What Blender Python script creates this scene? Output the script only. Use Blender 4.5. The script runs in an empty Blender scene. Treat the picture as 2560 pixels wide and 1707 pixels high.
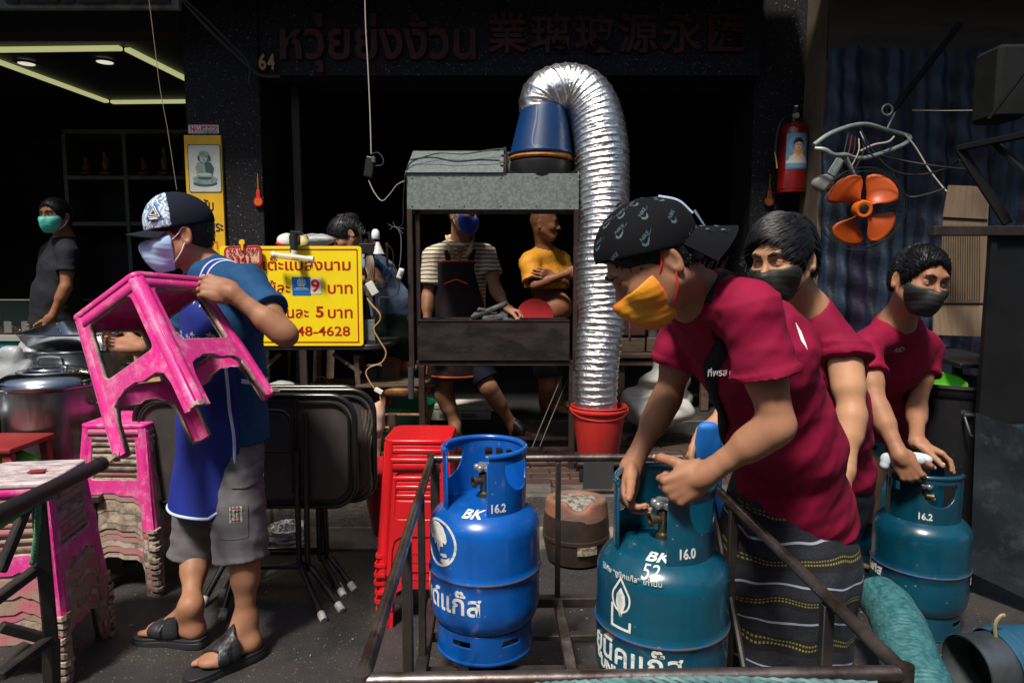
import bpy, bmesh, math, random
import numpy as np
from mathutils import Vector, Matrix
from mathutils.bvhtree import BVHTree
random.seed(7); rng = np.random.default_rng(7)
SC = bpy.context.scene
C = SC.collection
R = math.radians
# ------------------------------------------------------------------ camera
FPX, PITCH, CAMH = 1700.0, R(6.0), 1.35
cd = bpy.data.cameras.new('camera'); cam = bpy.data.objects.new('camera', cd); C.objects.link(cam)
cd.sensor_width = 36.0; cd.lens = 36.0 * FPX / 2560.0; cd.clip_start = 0.02; cd.clip_end = 200
cam.location = (0, 0, CAMH); cam.rotation_euler = (R(90) - PITCH, 0, 0)
SC.camera = cam
# ------------------------------------------------------------------ world, sun, exposure
W_ = bpy.data.worlds.new('World'); SC.world = W_; W_.use_nodes = True
nt = W_.node_tree; nt.nodes.clear()
sky = nt.nodes.new('ShaderNodeTexSky'); sky.sky_type = 'NISHITA'; sky.sun_disc = False
SUN_EL, SUN_AZ = R(58), R(206)          # azimuth clockwise from +Y (the way the camera looks)
sky.sun_elevation = SUN_EL; sky.sun_rotation = SUN_AZ; sky.air_density = 1.0; sky.dust_density = 2.5
bgn = nt.nodes.new('ShaderNodeBackground'); bgn.inputs['Strength'].default_value = 0.06
wo = nt.nodes.new('ShaderNodeOutputWorld')
nt.links.new(sky.outputs[0], bgn.inputs[0]); nt.links.new(bgn.outputs[0], wo.inputs[0])
sl = bpy.data.lights.new('sun', 'SUN'); sl.energy = 3.2; sl.angle = R(9); sl.color = (1.0, 0.93, 0.84)
so = bpy.data.objects.new('sun', sl); C.objects.link(so)
sd = Vector((math.sin(SUN_AZ) * math.cos(SUN_EL), math.cos(SUN_AZ) * math.cos(SUN_EL), math.sin(SUN_EL)))
so.rotation_euler = sd.to_track_quat('Z', 'Y').to_euler(); so.location = (0, -2, 9)
SC.view_settings.view_transform = 'Standard'; SC.view_settings.look = 'None'
SC.view_settings.exposure = 0.8; SC.view_settings.gamma = 1.0
# ------------------------------------------------------------------ picture point -> place
cp, sp_ = math.cos(PITCH), math.sin(PITCH)
def ray(u, v):
    a = (u - 1280) / FPX; b = -(v - 853.5) / FPX
    return np.array([a, cp + b * sp_, -sp_ + b * cp])
def P(u, v, Y):
    d = ray(u, v); return np.array([0, 0, CAMH]) + d * (Y / d[1])
def G(u, v, z):
    d = ray(u, v); return np.array([0, 0, CAMH]) + d * ((z - CAMH) / d[2])
V = lambda *a: np.array(a, float)
def nrm(a): a = np.asarray(a, float); return a / (np.linalg.norm(a) + 1e-12)
def perp(a, ref):
    a = nrm(a); r = np.asarray(ref, float) - a * np.dot(ref, a); return nrm(r)
# ------------------------------------------------------------------ materials
MATS = {}
def mat(name, col, rough=0.6, metal=0.0, col2=None, scale=6.0, mix=(0.4, 0.6), bump=0.0, bscale=40.0, bdist=0.002,
        emit=None, estr=1.0, spec=0.5, spk=None, rvar=0.0, sss=0.0, rand=False, coat=0.0, extra=None, stretch=(1, 1, 1), trans=0.0, alpha=1.0, dirt=None):
    if name in MATS: return MATS[name]
    m = bpy.data.materials.new(name); m.use_nodes = True; n = m.node_tree; N = n.nodes; L = n.links
    b = N['Principled BSDF']
    b.inputs['Base Color'].default_value = (*col, 1); b.inputs['Roughness'].default_value = rough
    b.inputs['Metallic'].default_value = metal; b.inputs['Specular IOR Level'].default_value = spec
    if coat: b.inputs['Coat Weight'].default_value = coat; b.inputs['Coat Roughness'].default_value = 0.12
    if trans: b.inputs['Transmission Weight'].default_value = trans
    if alpha < 1: b.inputs['Alpha'].default_value = alpha
    if sss:
        b.inputs['Subsurface Weight'].default_value = sss; b.inputs['Subsurface Radius'].default_value = (0.01, 0.004, 0.002)
        b.inputs['Subsurface Scale'].default_value = 0.6
    if emit: b.inputs['Emission Color'].default_value = (*emit, 1); b.inputs['Emission Strength'].default_value = estr
    tc = N.new('ShaderNodeTexCoord'); mp = N.new('ShaderNodeMapping'); mp.inputs['Scale'].default_value = stretch
    L.new(tc.outputs['Object'], mp.inputs[0])
    if rand:
        oi = N.new('ShaderNodeObjectInfo'); mu = N.new('ShaderNodeMath'); mu.operation = 'MULTIPLY'; mu.inputs[1].default_value = 37.0
        cx = N.new('ShaderNodeCombineXYZ'); L.new(oi.outputs['Random'], mu.inputs[0])
        for i in range(3): L.new(mu.outputs[0], cx.inputs[i])
        L.new(cx.outputs[0], mp.inputs['Location'])
    co = mp.outputs[0]
    last = None
    def noise(sc, det=5, ro=0.6):
        t = N.new('ShaderNodeTexNoise'); t.inputs['Scale'].default_value = sc; t.inputs['Detail'].default_value = det
        t.inputs['Roughness'].default_value = ro; L.new(co, t.inputs['Vector']); return t.outputs[0]
    def ramp(src, lo, hi, c1, c2):
        r = N.new('ShaderNodeValToRGB'); r.color_ramp.elements[0].position = lo; r.color_ramp.elements[1].position = hi
        r.color_ramp.elements[0].color = (*c1, 1); r.color_ramp.elements[1].color = (*c2, 1); L.new(src, r.inputs[0]); return r.outputs[0]
    def mixc(fac, a, bb):
        x = N.new('ShaderNodeMix'); x.data_type = 'RGBA'; L.new(fac, x.inputs[0])
        for s, i in ((a, 6), (bb, 7)):
            if isinstance(s, tuple): x.inputs[i].default_value = (*s, 1)
            else: L.new(s, x.inputs[i])
        return x.outputs[2]
    cur = col
    if col2 is not None:
        fac = ramp(noise(scale), mix[0], mix[1], (0, 0, 0), (1, 1, 1)); cur = mixc(fac, col, col2)
    if dirt is not None:      # (colour, scale, lo, hi)
        fac = ramp(noise(dirt[1], 8, 0.75), dirt[2], dirt[3], (0, 0, 0), (1, 1, 1)); cur = mixc(fac, cur, dirt[0])
    if spk is not None:       # speckles (colour, scale, threshold)
        vo = N.new('ShaderNodeTexVoronoi'); vo.inputs['Scale'].default_value = spk[1]; L.new(co, vo.inputs['Vector'])
        fac = ramp(vo.outputs['Distance'], spk[2], spk[2] + 0.06, (1, 1, 1), (0, 0, 0))
        f2 = ramp(noise(spk[1] * 0.6, 2), 0.5, 0.62, (0, 0, 0), (1, 1, 1))
        mm = N.new('ShaderNodeMath'); mm.operation = 'MULTIPLY'; L.new(fac, mm.inputs[0]); L.new(f2, mm.inputs[1])
        cur = mixc(mm.outputs[0], cur, spk[0])
    if extra is not None: cur = extra(N, L, co, cur, mixc, ramp, noise, b)
    if not isinstance(cur, tuple): L.new(cur, b.inputs['Base Color'])
    if rvar:
        mr = N.new('ShaderNodeMapRange'); L.new(noise(scale * 2.3), mr.inputs[0])
        mr.inputs['To Min'].default_value = max(0.02, rough - rvar); mr.inputs['To Max'].default_value = min(1, rough + rvar)
        L.new(mr.outputs[0], b.inputs['Roughness'])
    if bump:
        bp = N.new('ShaderNodeBump'); bp.inputs['Strength'].default_value = bump; bp.inputs['Distance'].default_value = bdist
        L.new(noise(bscale, 6), bp.inputs['Height']); L.new(bp.outputs[0], b.inputs['Normal'])
    MATS[name] = m; return m
# ------------------------------------------------------------------ mesh building
class B:
    def __init__(s): s.v = []; s.f = []; s.n = 0; s.mi = []
    def add(s, v, f, mi=0):
        v = np.asarray(v, float).reshape(-1, 3); s.v.append(v); s.f += [tuple(int(i) + s.n for i in q) for q in f]; s.mi += [mi] * len(f); s.n += len(v); return s
    def box(s, c, size, rot=None, bev=0.0, seg=1, mi=0):
        bm = bmesh.new(); bmesh.ops.create_cube(bm, size=1)
        for v in bm.verts: v.co = Vector([v.co[i] * size[i] for i in range(3)])
        if bev > 0: bmesh.ops.bevel(bm, geom=list(bm.edges), offset=min(bev, min(size) * 0.49), segments=seg, affect='EDGES', profile=0.5)
        v = np.array([x.co[:] for x in bm.verts]); bm.verts.index_update(); f = [[x.index for x in q.verts] for q in bm.faces]; bm.free()
        if rot is not None: v = v @ np.asarray(rot, float).T
        return s.add(v + np.asarray(c, float), f, mi)
    def bb(s, x0, x1, y0, y1, z0, z1, bev=0.0, mi=0):
        return s.box(((x0 + x1) / 2, (y0 + y1) / 2, (z0 + z1) / 2), (abs(x1 - x0), abs(y1 - y0), abs(z1 - z0)), None, bev, 1, mi)
    def bar(s, a, b, w, h, up=(0, 0, 1), bev=0.0, mi=0):
        a = np.asarray(a, float); b = np.asarray(b, float); d = b - a; L = np.linalg.norm(d); y = d / L
        if abs(np.dot(y, up)) > 0.98: up = (0, 1, 0.01)
        z = perp(y, up); x = np.cross(y, z)
        return s.box((a + b) / 2, (w, L, h), np.stack([x, y, z], 1), bev, 1, mi)
    def tube(s, pts, r, seg=10, cap=True, closed=False, mi=0):
        pts = np.asarray(pts, float); n = len(pts); r = np.broadcast_to(np.asarray(r, float), (n,))
        t = np.gradient(pts, axis=0) if not closed else (np.roll(pts, -1, 0) - np.roll(pts, 1, 0))
        t = t / (np.linalg.norm(t, axis=1)[:, None] + 1e-12)
        ref = np.array([0, 0, 1.0]) if abs(t[0][2]) < 0.9 else np.array([1.0, 0, 0])
        u = perp(t[0], ref); V_ = []
        a = np.linspace(0, 2 * np.pi, seg, endpoint=False)
        for i in range(n):
            u = u - t[i] * np.dot(u, t[i]); u /= (np.linalg.norm(u) + 1e-12); w = np.cross(t[i], u)
            V_.append(pts[i] + r[i] * (np.cos(a)[:, None] * u + np.sin(a)[:, None] * w))
        f = []
        m = n if closed else n - 1
        for i in range(m):
            j = (i + 1) % n
            for k in range(seg):
                k2 = (k + 1) % seg; f.append((i * seg + k, i * seg + k2, j * seg + k2, j * seg + k))
        if cap and not closed: f.append(tuple(range(seg))[::-1]); f.append(tuple((n - 1) * seg + k for k in range(seg)))
        return s.add(np.concatenate(V_), f, mi)
    def lathe(s, prof, seg=32, c=(0, 0, 0), M=None, a0=0.0, a1=2 * math.pi, mi=0):
        prof = np.asarray(prof, float); full = abs(a1 - a0 - 2 * math.pi) < 1e-6
        a = np.linspace(a0, a1, seg, endpoint=False) if full else np.linspace(a0, a1, seg + 1); na = len(a)
        V_ = np.stack([prof[:, None, 0] * np.cos(a), prof[:, None, 0] * np.sin(a), np.broadcast_to(prof[:, None, 1], (len(prof), na))], -1).reshape(-1, 3)
        f = []
        for i in range(len(prof) - 1):
            for k in range(seg):
                k2 = (k + 1) % na if full else k + 1
                f.append((i * na + k, i * na + k2, (i + 1) * na + k2, (i + 1) * na + k))
        if M is not None: V_ = V_ @ np.asarray(M, float).T
        return s.add(V_ + np.asarray(c, float), f, mi)
    def mesh(s, name, smooth=True, ang=40):
        me = bpy.data.meshes.new(name)
        me.from_pydata((np.concatenate(s.v) if s.v else np.zeros((0, 3))).tolist(), [], s.f)
        if any(s.mi): me.polygons.foreach_set('material_index', s.mi)
        fin(me, smooth, ang); return me
def fin(me, smooth=True, ang=40):
    if smooth:
        bm = bmesh.new(); bm.from_mesh(me); bmesh.ops.remove_doubles(bm, verts=bm.verts, dist=1e-6)
        bmesh.ops.recalc_face_normals(bm, faces=bm.faces); ca = math.radians(ang)
        for f in bm.faces: f.smooth = True
        for e in bm.edges:
            if len(e.link_faces) == 2 and e.calc_face_angle(0) > ca: e.smooth = False
        bm.to_mesh(me); bm.free()
    me.update()
def curve(pts, n=8):          # Catmull-Rom through points
    p = [np.asarray(q, float) for q in pts]; p = [2 * p[0] - p[1]] + p + [2 * p[-1] - p[-2]]; out = []
    for i in range(1, len(p) - 2):
        for t in np.linspace(0, 1, n, endpoint=False):
            a, b, c, d = p[i - 1:i + 3]
            out.append(0.5 * ((2 * b) + (-a + c) * t + (2 * a - 5 * b + 4 * c - d) * t * t + (-a + 3 * b - 3 * c + d) * t ** 3))
    out.append(p[-2]); return np.array(out)
# ------------------------------------------------------------------ objects
def link(name, me, m=None, parent=None):
    o = bpy.data.objects.new(name, me); C.objects.link(o)
    if m is not None and me is not None and len(me.materials) == 0:
        for x in (m if isinstance(m, (list, tuple)) else [m]): me.materials.append(x)
    if parent is not None: o.parent = parent
    return o
def tag(o, label=None, cat=None, group=None, kind=None):
    if label: o['label'] = label
    if cat: o['category'] = cat
    if group: o['group'] = group
    if kind: o['kind'] = kind
    return o
def thing(name, label, cat, loc=(0, 0, 0), rz=0.0, group=None):
    o = bpy.data.objects.new(name, None); C.objects.link(o); o.empty_display_size = 0.1
    o.location = tuple(float(a) for a in loc); o.rotation_euler = (0, 0, rz); return tag(o, label, cat, group)
def part(name, b, m, parent=None, smooth=True, ang=40, world=True, label=None):
    """b: B builder or mesh in WORLD coordinates (world=True) re-based on its thing, else local."""
    me = b.mesh(name, smooth, ang) if isinstance(b, B) else b
    top = parent
    while top is not None and top.parent is not None: top = top.parent
    if world and top is not None and (top.location.length > 0): me.transform(Matrix.Translation(-top.location))
    o = link(name, me, m, parent)
    if label: o['label'] = label
    return o
def solo(name, b, m, label, cat, group=None, smooth=True, ang=40):
    me = b.mesh(name, smooth, ang) if isinstance(b, B) else b
    co = np.array([v.co[:] for v in me.vertices]); c = Vector(((co[:, 0].min() + co[:, 0].max()) / 2, (co[:, 1].min() + co[:, 1].max()) / 2, co[:, 2].min()))
    me.transform(Matrix.Translation(-c)); o = link(name, me, m); o.location = c; return tag(o, label, cat, group)
def struct(name, b, m, parent=None, smooth=False):
    o = link(name, b.mesh(name, smooth), m, parent)
    if parent is None: o['kind'] = 'structure'
    return o
def copy_tree(o, parent=None):
    c = o.copy(); C.objects.link(c); c.parent = parent
    for ch in o.children: copy_tree(ch, c)
    return c
# ------------------------------------------------------------------ flat shapes and text
def tmp_mesh(o):
    dg = bpy.context.evaluated_depsgraph_get(); me = bpy.data.meshes.new_from_object(o.evaluated_get(dg)); return me
def curve2d(loops, ext=0.0, bev=0.0, text=None, size=1.0, align='CENTER', shear=0.0, off=0.0, spacing=1.0, xs=1.0):
    if text is not None:
        c = bpy.data.curves.new('t', 'FONT'); c.body = text; c.size = size; c.align_x = align; c.align_y = 'CENTER'; c.shear = shear; c.offset = off; c.space_character = spacing
        c.resolution_u = 3
    else:
        c = bpy.data.curves.new('t', 'CURVE'); c.dimensions = '2D'; c.fill_mode = 'BOTH'
        for lp in loops:
            s = c.splines.new('POLY'); s.points.add(len(lp) - 1)
            for i, q in enumerate(lp): s.points[i].co = (q[0], q[1], 0, 1)
            s.use_cyclic_u = True
    c.extrude = ext; c.bevel_depth = bev; c.bevel_resolution = 1
    o = bpy.data.objects.new('t', c); C.objects.link(o); me = tmp_mesh(o); bpy.data.objects.remove(o); bpy.data.curves.remove(c)
    me.materials.clear()
    if xs != 1.0: me.transform(Matrix.Scale(xs, 4, (1, 0, 0)))
    return me
def mv(me): a = np.empty(len(me.vertices) * 3); me.vertices.foreach_get('co', a); return a.reshape(-1, 3)
def setv(me, a): me.vertices.foreach_set('co', np.asarray(a, float).ravel()); me.update(); return me
def slice_x(me, axis, step):   # cut a flat mesh into strips so that it can bend
    bm = bmesh.new(); bm.from_mesh(me); xs = [v.co[axis] for v in bm.verts]
    if xs:
        n = Vector((0, 0, 0)); n[axis] = 1; x = min(xs) + step
        while x < max(xs):
            p = Vector((0, 0, 0)); p[axis] = x
            bmesh.ops.bisect_plane(bm, geom=bm.verts[:] + bm.edges[:] + bm.faces[:], plane_co=p, plane_no=n, dist=1e-5); x += step
    bm.to_mesh(me); bm.free(); return me
def place2d(me, o, x, y, n=None):    # 2D mesh -> plane at o with axes x, y
    x = nrm(x); y = nrm(y); n = np.cross(x, y); a = mv(me); return setv(me, np.asarray(o) + a[:, :1] * x + a[:, 1:2] * y + a[:, 2:] * n)
def text_part(txt, o, x, y, size, m, parent=None, ext=0.0006, name='lettering', **kw):
    me = curve2d(None, ext, text=txt, size=size, **kw); place2d(me, o, x, y); return part(name, me, m, parent)
def rrect(w, h, r, n=5, cx=0, cy=0):
    out = []
    for (sx, sy, a0) in ((1, 1, 0), (-1, 1, 90), (-1, -1, 180), (1, -1, 270)):
        for k in range(n + 1):
            a = R(a0 + 90 * k / n); out.append((cx + sx * (w / 2 - r) + r * math.cos(a), cy + sy * (h / 2 - r) + r * math.sin(a)))
    return out
def rpoly(pts, r, n=4):      # rounded polygon
    out = []; N_ = len(pts)
    for i in range(N_):
        p = V(*pts[i]); a = V(*pts[i - 1]); b = V(*pts[(i + 1) % N_]); da = nrm(a - p); db = nrm(b - p)
        rr = min(r, 0.45 * np.linalg.norm(a - p), 0.45 * np.linalg.norm(b - p)); s = p + da * rr; e = p + db * rr
        for t in np.linspace(0, 1, n + 1): out.append(tuple((1 - t) ** 2 * s + 2 * t * (1 - t) * p + t * t * e))
    return out
def decal(me2, o, x, y, target, off=0.0012, far=0.3):   # lay a flat mesh on a curved surface along the plane's normal
    x = nrm(x); y = nrm(y); n = np.cross(x, y); a = mv(me2); Q = np.asarray(o) + a[:, :1] * x + a[:, 1:2] * y; out = []
    k = 0.0
    for q in Q:
        h = target.ray_cast(Vector(q + n * far), Vector(-n), far * 2.2)
        if h[0] is not None: k = (np.array(h[0]) - q) @ n + off
        out.append(q + n * k)
    return setv(me2, out)
# ------------------------------------------------------------------ distance fields -> smooth bodies
def smin(a, b, k):
    if k <= 0: return np.minimum(a, b)
    h = np.clip(0.5 + 0.5 * (b - a) / k, 0, 1); return b * (1 - h) + a * h - k * h * (1 - h)
class F:
    def __init__(s, items=None): s.p = list(items or [])
    def __add__(s, o): return F(s.p + o.p)
    def _a(s, lo, hi, fn, k, op): s.p.append((np.asarray(lo, float), np.asarray(hi, float), fn, k, op)); return s
    def cap(s, a, b, r1, r2=None, k=0.02, op='+'):
        a = np.asarray(a, float); b = np.asarray(b, float); r2 = r1 if r2 is None else r2; ab = b - a; L2 = ab @ ab + 1e-12; m = max(r1, r2)
        def fn(X, Y, Z):
            t = np.clip(((X - a[0]) * ab[0] + (Y - a[1]) * ab[1] + (Z - a[2]) * ab[2]) / L2, 0, 1)
            return np.sqrt((X - a[0] - t * ab[0]) ** 2 + (Y - a[1] - t * ab[1]) ** 2 + (Z - a[2] - t * ab[2]) ** 2) - (r1 + (r2 - r1) * t)
        return s._a(np.minimum(a, b) - m, np.maximum(a, b) + m, fn, k, op)
    def ell(s, c, ax, rad, k=0.02, op='+'):
        c = np.asarray(c, float); ax = np.stack([nrm(q) for q in ax]); r = np.asarray(rad, float); m = max(r)
        def fn(X, Y, Z):
            q = [(X - c[0]) * ax[i][0] + (Y - c[1]) * ax[i][1] + (Z - c[2]) * ax[i][2] for i in range(3)]
            k0 = np.sqrt(sum((q[i] / r[i]) ** 2 for i in range(3))); k1 = np.sqrt(sum((q[i] / r[i] ** 2) ** 2 for i in range(3))) + 1e-9
            return k0 * (k0 - 1) / k1
        return s._a(c - m, c + m, fn, k, op)
    def loft(s, a, b, side, ra, rb, k=0.02, op='+', flat=False, e=2.0):
        """elliptical tapering body from a to b; radii (along side, across)."""
        a = np.asarray(a, float); b = np.asarray(b, float); ab = b - a; L = np.linalg.norm(ab); z = ab / L; x = perp(z, side); y = np.cross(z, x); m = max(*ra, *rb)
        def fn(X, Y, Z):
            qx = (X - a[0]) * x[0] + (Y - a[1]) * x[1] + (Z - a[2]) * x[2]; qy = (X - a[0]) * y[0] + (Y - a[1]) * y[1] + (Z - a[2]) * y[2]
            qz = (X - a[0]) * z[0] + (Y - a[1]) * z[1] + (Z - a[2]) * z[2]; t = np.clip(qz / L, 0, 1)
            rx = ra[0] + (rb[0] - ra[0]) * t; ry = ra[1] + (rb[1] - ra[1]) * t
            ax_ = np.maximum(np.maximum(-qz, qz - L), 0)
            if flat:
                k0 = ((np.abs(qx) / rx) ** e + (np.abs(qy) / ry) ** e) ** (1 / e) + 1e-9
                dr = (k0 - 1) * np.sqrt(qx * qx + qy * qy) / k0
                return np.maximum(dr, np.maximum(-qz, qz - L))
            k0 = np.sqrt((qx / rx) ** 2 + (qy / ry) ** 2 + (ax_ / np.minimum(rx, ry)) ** 2) + 1e-9
            return (k0 - 1) * np.sqrt(qx * qx + qy * qy + ax_ * ax_) / k0
        e_ = m if not flat else m
        return s._a(np.minimum(a, b) - e_, np.maximum(a, b) + e_, fn, k, op)
    def plane(s, p, n, k=0.0, op='&'):      # keeps the side opposite to n
        p = np.asarray(p, float); n = nrm(n)
        return s._a([-99] * 3, [99] * 3, lambda X, Y, Z: (X - p[0]) * n[0] + (Y - p[1]) * n[1] + (Z - p[2]) * n[2], k, op)
    def mesh(s, h, lo=None, hi=None, smooth=2, disp=None):
        adds = [q for q in s.p if q[4] == '+']
        l = np.min([q[0] for q in adds], 0) - 0.02; u = np.max([q[1] for q in adds], 0) + 0.02
        if lo is not None: l = np.maximum(l, lo)
        if hi is not None: u = np.minimum(u, hi)
        n = np.ceil((u - l) / h).astype(int) + 1
        xs = [(l[i] + h * np.arange(n[i])).astype(np.float32) for i in range(3)]
        D = np.full(tuple(n), 0.5, np.float32)
        for (pl, pu, fn, k, op) in s.p:
            m = k + 4 * h + 0.006
            i0 = np.clip(np.floor((pl - m - l) / h).astype(int), 0, n); i1 = np.clip(np.ceil((pu + m - l) / h).astype(int) + 1, 0, n)
            if np.any(i1 <= i0): continue
            sl_ = tuple(slice(a, b) for a, b in zip(i0, i1))
            d = fn(xs[0][sl_[0]][:, None, None], xs[1][sl_[1]][None, :, None], xs[2][sl_[2]][None, None, :]).astype(np.float32)
            if op == '+': D[sl_] = smin(D[sl_], d, k)
            elif op == '-': D[sl_] = -smin(-D[sl_], d, k)
            else: D[sl_] = -smin(-D[sl_], -d, k)
        v, f = nets(D, l, h)
        for _ in range(smooth): v = relax(v, f)
        if disp is not None: v = v + vnorm(v, f) * disp(v)[:, None]
        return v, f
def nets(D, lo, h):
    S = D < 0; c = np.zeros(tuple(np.array(D.shape) - 1), np.uint8)
    for i in (0, 1):
        for j in (0, 1):
            for k in (0, 1): c += S[i:i + c.shape[0], j:j + c.shape[1], k:k + c.shape[2]]
    idx = np.argwhere((c > 0) & (c < 8)); nid = np.full(c.shape, -1, np.int64); nid[tuple(idx.T)] = np.arange(len(idx))
    acc = np.zeros((len(idx), 3)); cnt = np.zeros(len(idx)); corners = [(i, j, k) for i in (0, 1) for j in (0, 1) for k in (0, 1)]
    for a in corners:
        for ax in range(3):
            if a[ax]: continue
            b = list(a); b[ax] = 1; ia = idx + a; ib = idx + b; da = D[tuple(ia.T)]; db = D[tuple(ib.T)]; m = (da < 0) != (db < 0)
            t = np.where(m, da / np.where(m, da - db, 1), 0); p = np.array(a) + np.zeros((len(idx), 3)); p[:, ax] += t
            acc[m] += p[m]; cnt[m] += 1
    v = (idx + acc / cnt[:, None]) * h + lo; fs = []
    for ax in range(3):
        o1, o2 = [(1, 2), (2, 0), (0, 1)][ax]; n = D.shape
        sa = [slice(None)] * 3; sb = [slice(None)] * 3; sa[ax] = slice(0, n[ax] - 1); sb[ax] = slice(1, n[ax])
        for o in (o1, o2): sa[o] = slice(1, n[o] - 1); sb[o] = slice(1, n[o] - 1)
        A = S[tuple(sa)]; Bb = S[tuple(sb)]; e = np.argwhere(A != Bb)
        if not len(e): continue
        flip = A[tuple(e.T)]; off = np.zeros(3, int); off[o1] = 1; off[o2] = 1; e = e + off
        def cell(d1, d2): q = e.copy(); q[:, o1] -= d1; q[:, o2] -= d2; return nid[tuple(q.T)]
        q = np.stack([cell(1, 1), cell(0, 1), cell(0, 0), cell(1, 0)], 1); q[~flip] = q[~flip][:, ::-1]; fs.append(q)
    return v, np.concatenate(fs) if fs else np.zeros((0, 4), int)
def relax(v, f, lam=0.5):
    s = np.zeros_like(v); c = np.zeros(len(v))
    for a, b in ((0, 1), (1, 2), (2, 3), (3, 0)):
        for p, q in ((a, b), (b, a)):
            for i in range(3): s[:, i] += np.bincount(f[:, p], v[f[:, q], i], len(v))
            c += np.bincount(f[:, p], minlength=len(v))
    return v + lam * (s / np.maximum(c, 1)[:, None] - v)
def vnorm(v, f):
    n = np.cross(v[f[:, 2]] - v[f[:, 0]], v[f[:, 3]] - v[f[:, 1]]); o = np.zeros_like(v)
    for k in range(4):
        for i in range(3): o[:, i] += np.bincount(f[:, k], n[:, i], len(v))
    return o / (np.linalg.norm(o, axis=1)[:, None] + 1e-12)
def sdf_mesh(name, pieces):
    vs = []; fs = []; n = 0
    for v, f in pieces: vs.append(v); fs.append(f + n); n += len(v)
    v = np.concatenate(vs); f = np.concatenate(fs); me = bpy.data.meshes.new(name)
    me.vertices.add(len(v)); me.vertices.foreach_set('co', v.ravel()); me.loops.add(f.size); me.loops.foreach_set('vertex_index', f.ravel().astype(np.int32))
    me.polygons.add(len(f)); me.polygons.foreach_set('loop_start', np.arange(0, f.size, 4, dtype=np.int32))
    me.update(calc_edges=True); me.polygons.foreach_set('use_smooth', np.ones(len(f), bool)); me.update(); return me
def bvh_of(me): return BVHTree.FromPolygons([v.co[:] for v in me.vertices], [tuple(p.vertices) for p in me.polygons])
def folds(seed, amp, freq, axis=None, sharp=1.5, n=4):
    """creases that run across `axis`; returns a displacement function."""
    r = np.random.default_rng(seed); ws = []
    for i in range(n):
        d = r.normal(size=3)
        if axis is not None: d = nrm(np.asarray(axis, float)) * (1 + 0.3 * r.normal()) + 0.38 * nrm(d)
        ws.append((nrm(d) * freq * (0.6 + 0.9 * r.random()), r.random() * 6.3, nrm(r.normal(size=3)) * freq * 0.35, r.random() * 6.3, nrm(r.normal(size=3)) * freq * 0.22, r.random() * 6.3))
    def fn(v):
        o = np.zeros(len(v))
        for k, p, wd, wp, md, mp in ws:
            s = np.sin(v @ k + p + 1.6 * np.sin(v @ wd + wp)); m = 0.5 + 0.5 * np.sin(v @ md + mp)
            o += (((0.5 + 0.5 * s) ** sharp) - 0.35) * m
        return amp * o / n * 2
    return fn
# ================================================================== SETTING
ux = lambda u, v, Y: float(P(u, v, Y)[0])
vz = lambda v, Y: float(P(1280, v, Y)[2])
M_asph = mat('asphalt', (0.020, 0.020, 0.022), 0.58, col2=(0.036, 0.032, 0.030), scale=3.5, bump=0.9, bscale=130, bdist=0.004, spk=((0.22, 0.20, 0.18), 90, 0.16), rvar=0.18, dirt=((0.040, 0.031, 0.022), 1.6, 0.52, 0.75))
M_conc = mat('gutter_concrete', (0.20, 0.175, 0.14), 0.8, col2=(0.11, 0.095, 0.08), scale=5, bump=0.9, bscale=90, bdist=0.004, spk=((0.3, 0.26, 0.2), 70, 0.2), dirt=((0.04, 0.035, 0.03), 2.5, 0.48, 0.66))
M_kerb = mat('kerb_stone', (0.05, 0.045, 0.04), 0.7, col2=(0.10, 0.09, 0.08), scale=8, bump=1.0, bscale=60, bdist=0.006)
M_pave = mat('paver', (0.075, 0.035, 0.025), 0.6, col2=(0.045, 0.026, 0.022), scale=7, bump=0.6, bscale=90, rand=True, dirt=((0.03, 0.025, 0.022), 6, 0.45, 0.7))
M_joint = mat('paver_bed', (0.02, 0.017, 0.015), 0.9, bump=0.5)
M_terr = mat('black_terrazzo', (0.004, 0.004, 0.005), 0.65, spec=.2, dirt=((0.03, 0.028, 0.026), 2.2, .60, .85), bump=0.2, bscale=200, spk=((0.13, 0.14, 0.145), 52, 0.21), col2=(0.014, 0.014, 0.016), scale=60)
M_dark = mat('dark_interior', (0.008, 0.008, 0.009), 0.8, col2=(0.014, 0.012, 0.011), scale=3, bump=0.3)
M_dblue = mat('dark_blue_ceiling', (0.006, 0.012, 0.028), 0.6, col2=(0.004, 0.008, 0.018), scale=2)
M_plaster = mat('plaster', (0.17, 0.16, 0.145), 0.85, col2=(0.10, 0.095, 0.085), scale=2, bump=0.5)
M_beam = mat('threshold_stone', (0.05, 0.045, 0.038), 0.55, col2=(0.025, 0.022, 0.02), scale=6, bump=0.5)
g = B(); g.bb(-14, 14, -9, 3.16, -0.3, 0.0); struct('ground', g, M_asph)
g = B(); g.bb(-14, 14, 3.163, 3.447, -0.3, 0.012); struct('gutter', g, M_conc)
kb = struct('kerb', B().bb(-14, 14, 3.46, 3.62, -0.3, 0.166), M_kerb)
x = -3.2
while x < 3.4:
    L_ = 0.44 + 0.16 * random.random()
    part('kerb_block', B().box((x + L_ / 2, 3.53, 0.09), (L_ - 0.012, 0.165, 0.19), None, 0.012), M_kerb, kb, smooth=False); x += L_
sw = struct('sidewalk', B().bb(-14, 14, 3.62, 4.84, -0.3, 0.165), M_joint)
tile = B().box((0, 0, 0), (0.214, 0.104, 0.03), None, 0.004).mesh('brick', False); tile.materials.append(M_pave)
for j in range(11):
    for i in range(25):
        xx = -2.75 + i * 0.22 + (0.11 if j % 2 else 0); yy = 3.68 + j * 0.11
        o = link('brick', tile, None, sw); o.location = (xx, yy, 0.165 + random.uniform(-0.002, 0.003)); o.rotation_euler = (R(random.uniform(-1, 1)), R(random.uniform(-1, 1)), R(random.uniform(-1.2, 1.2)))
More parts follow.
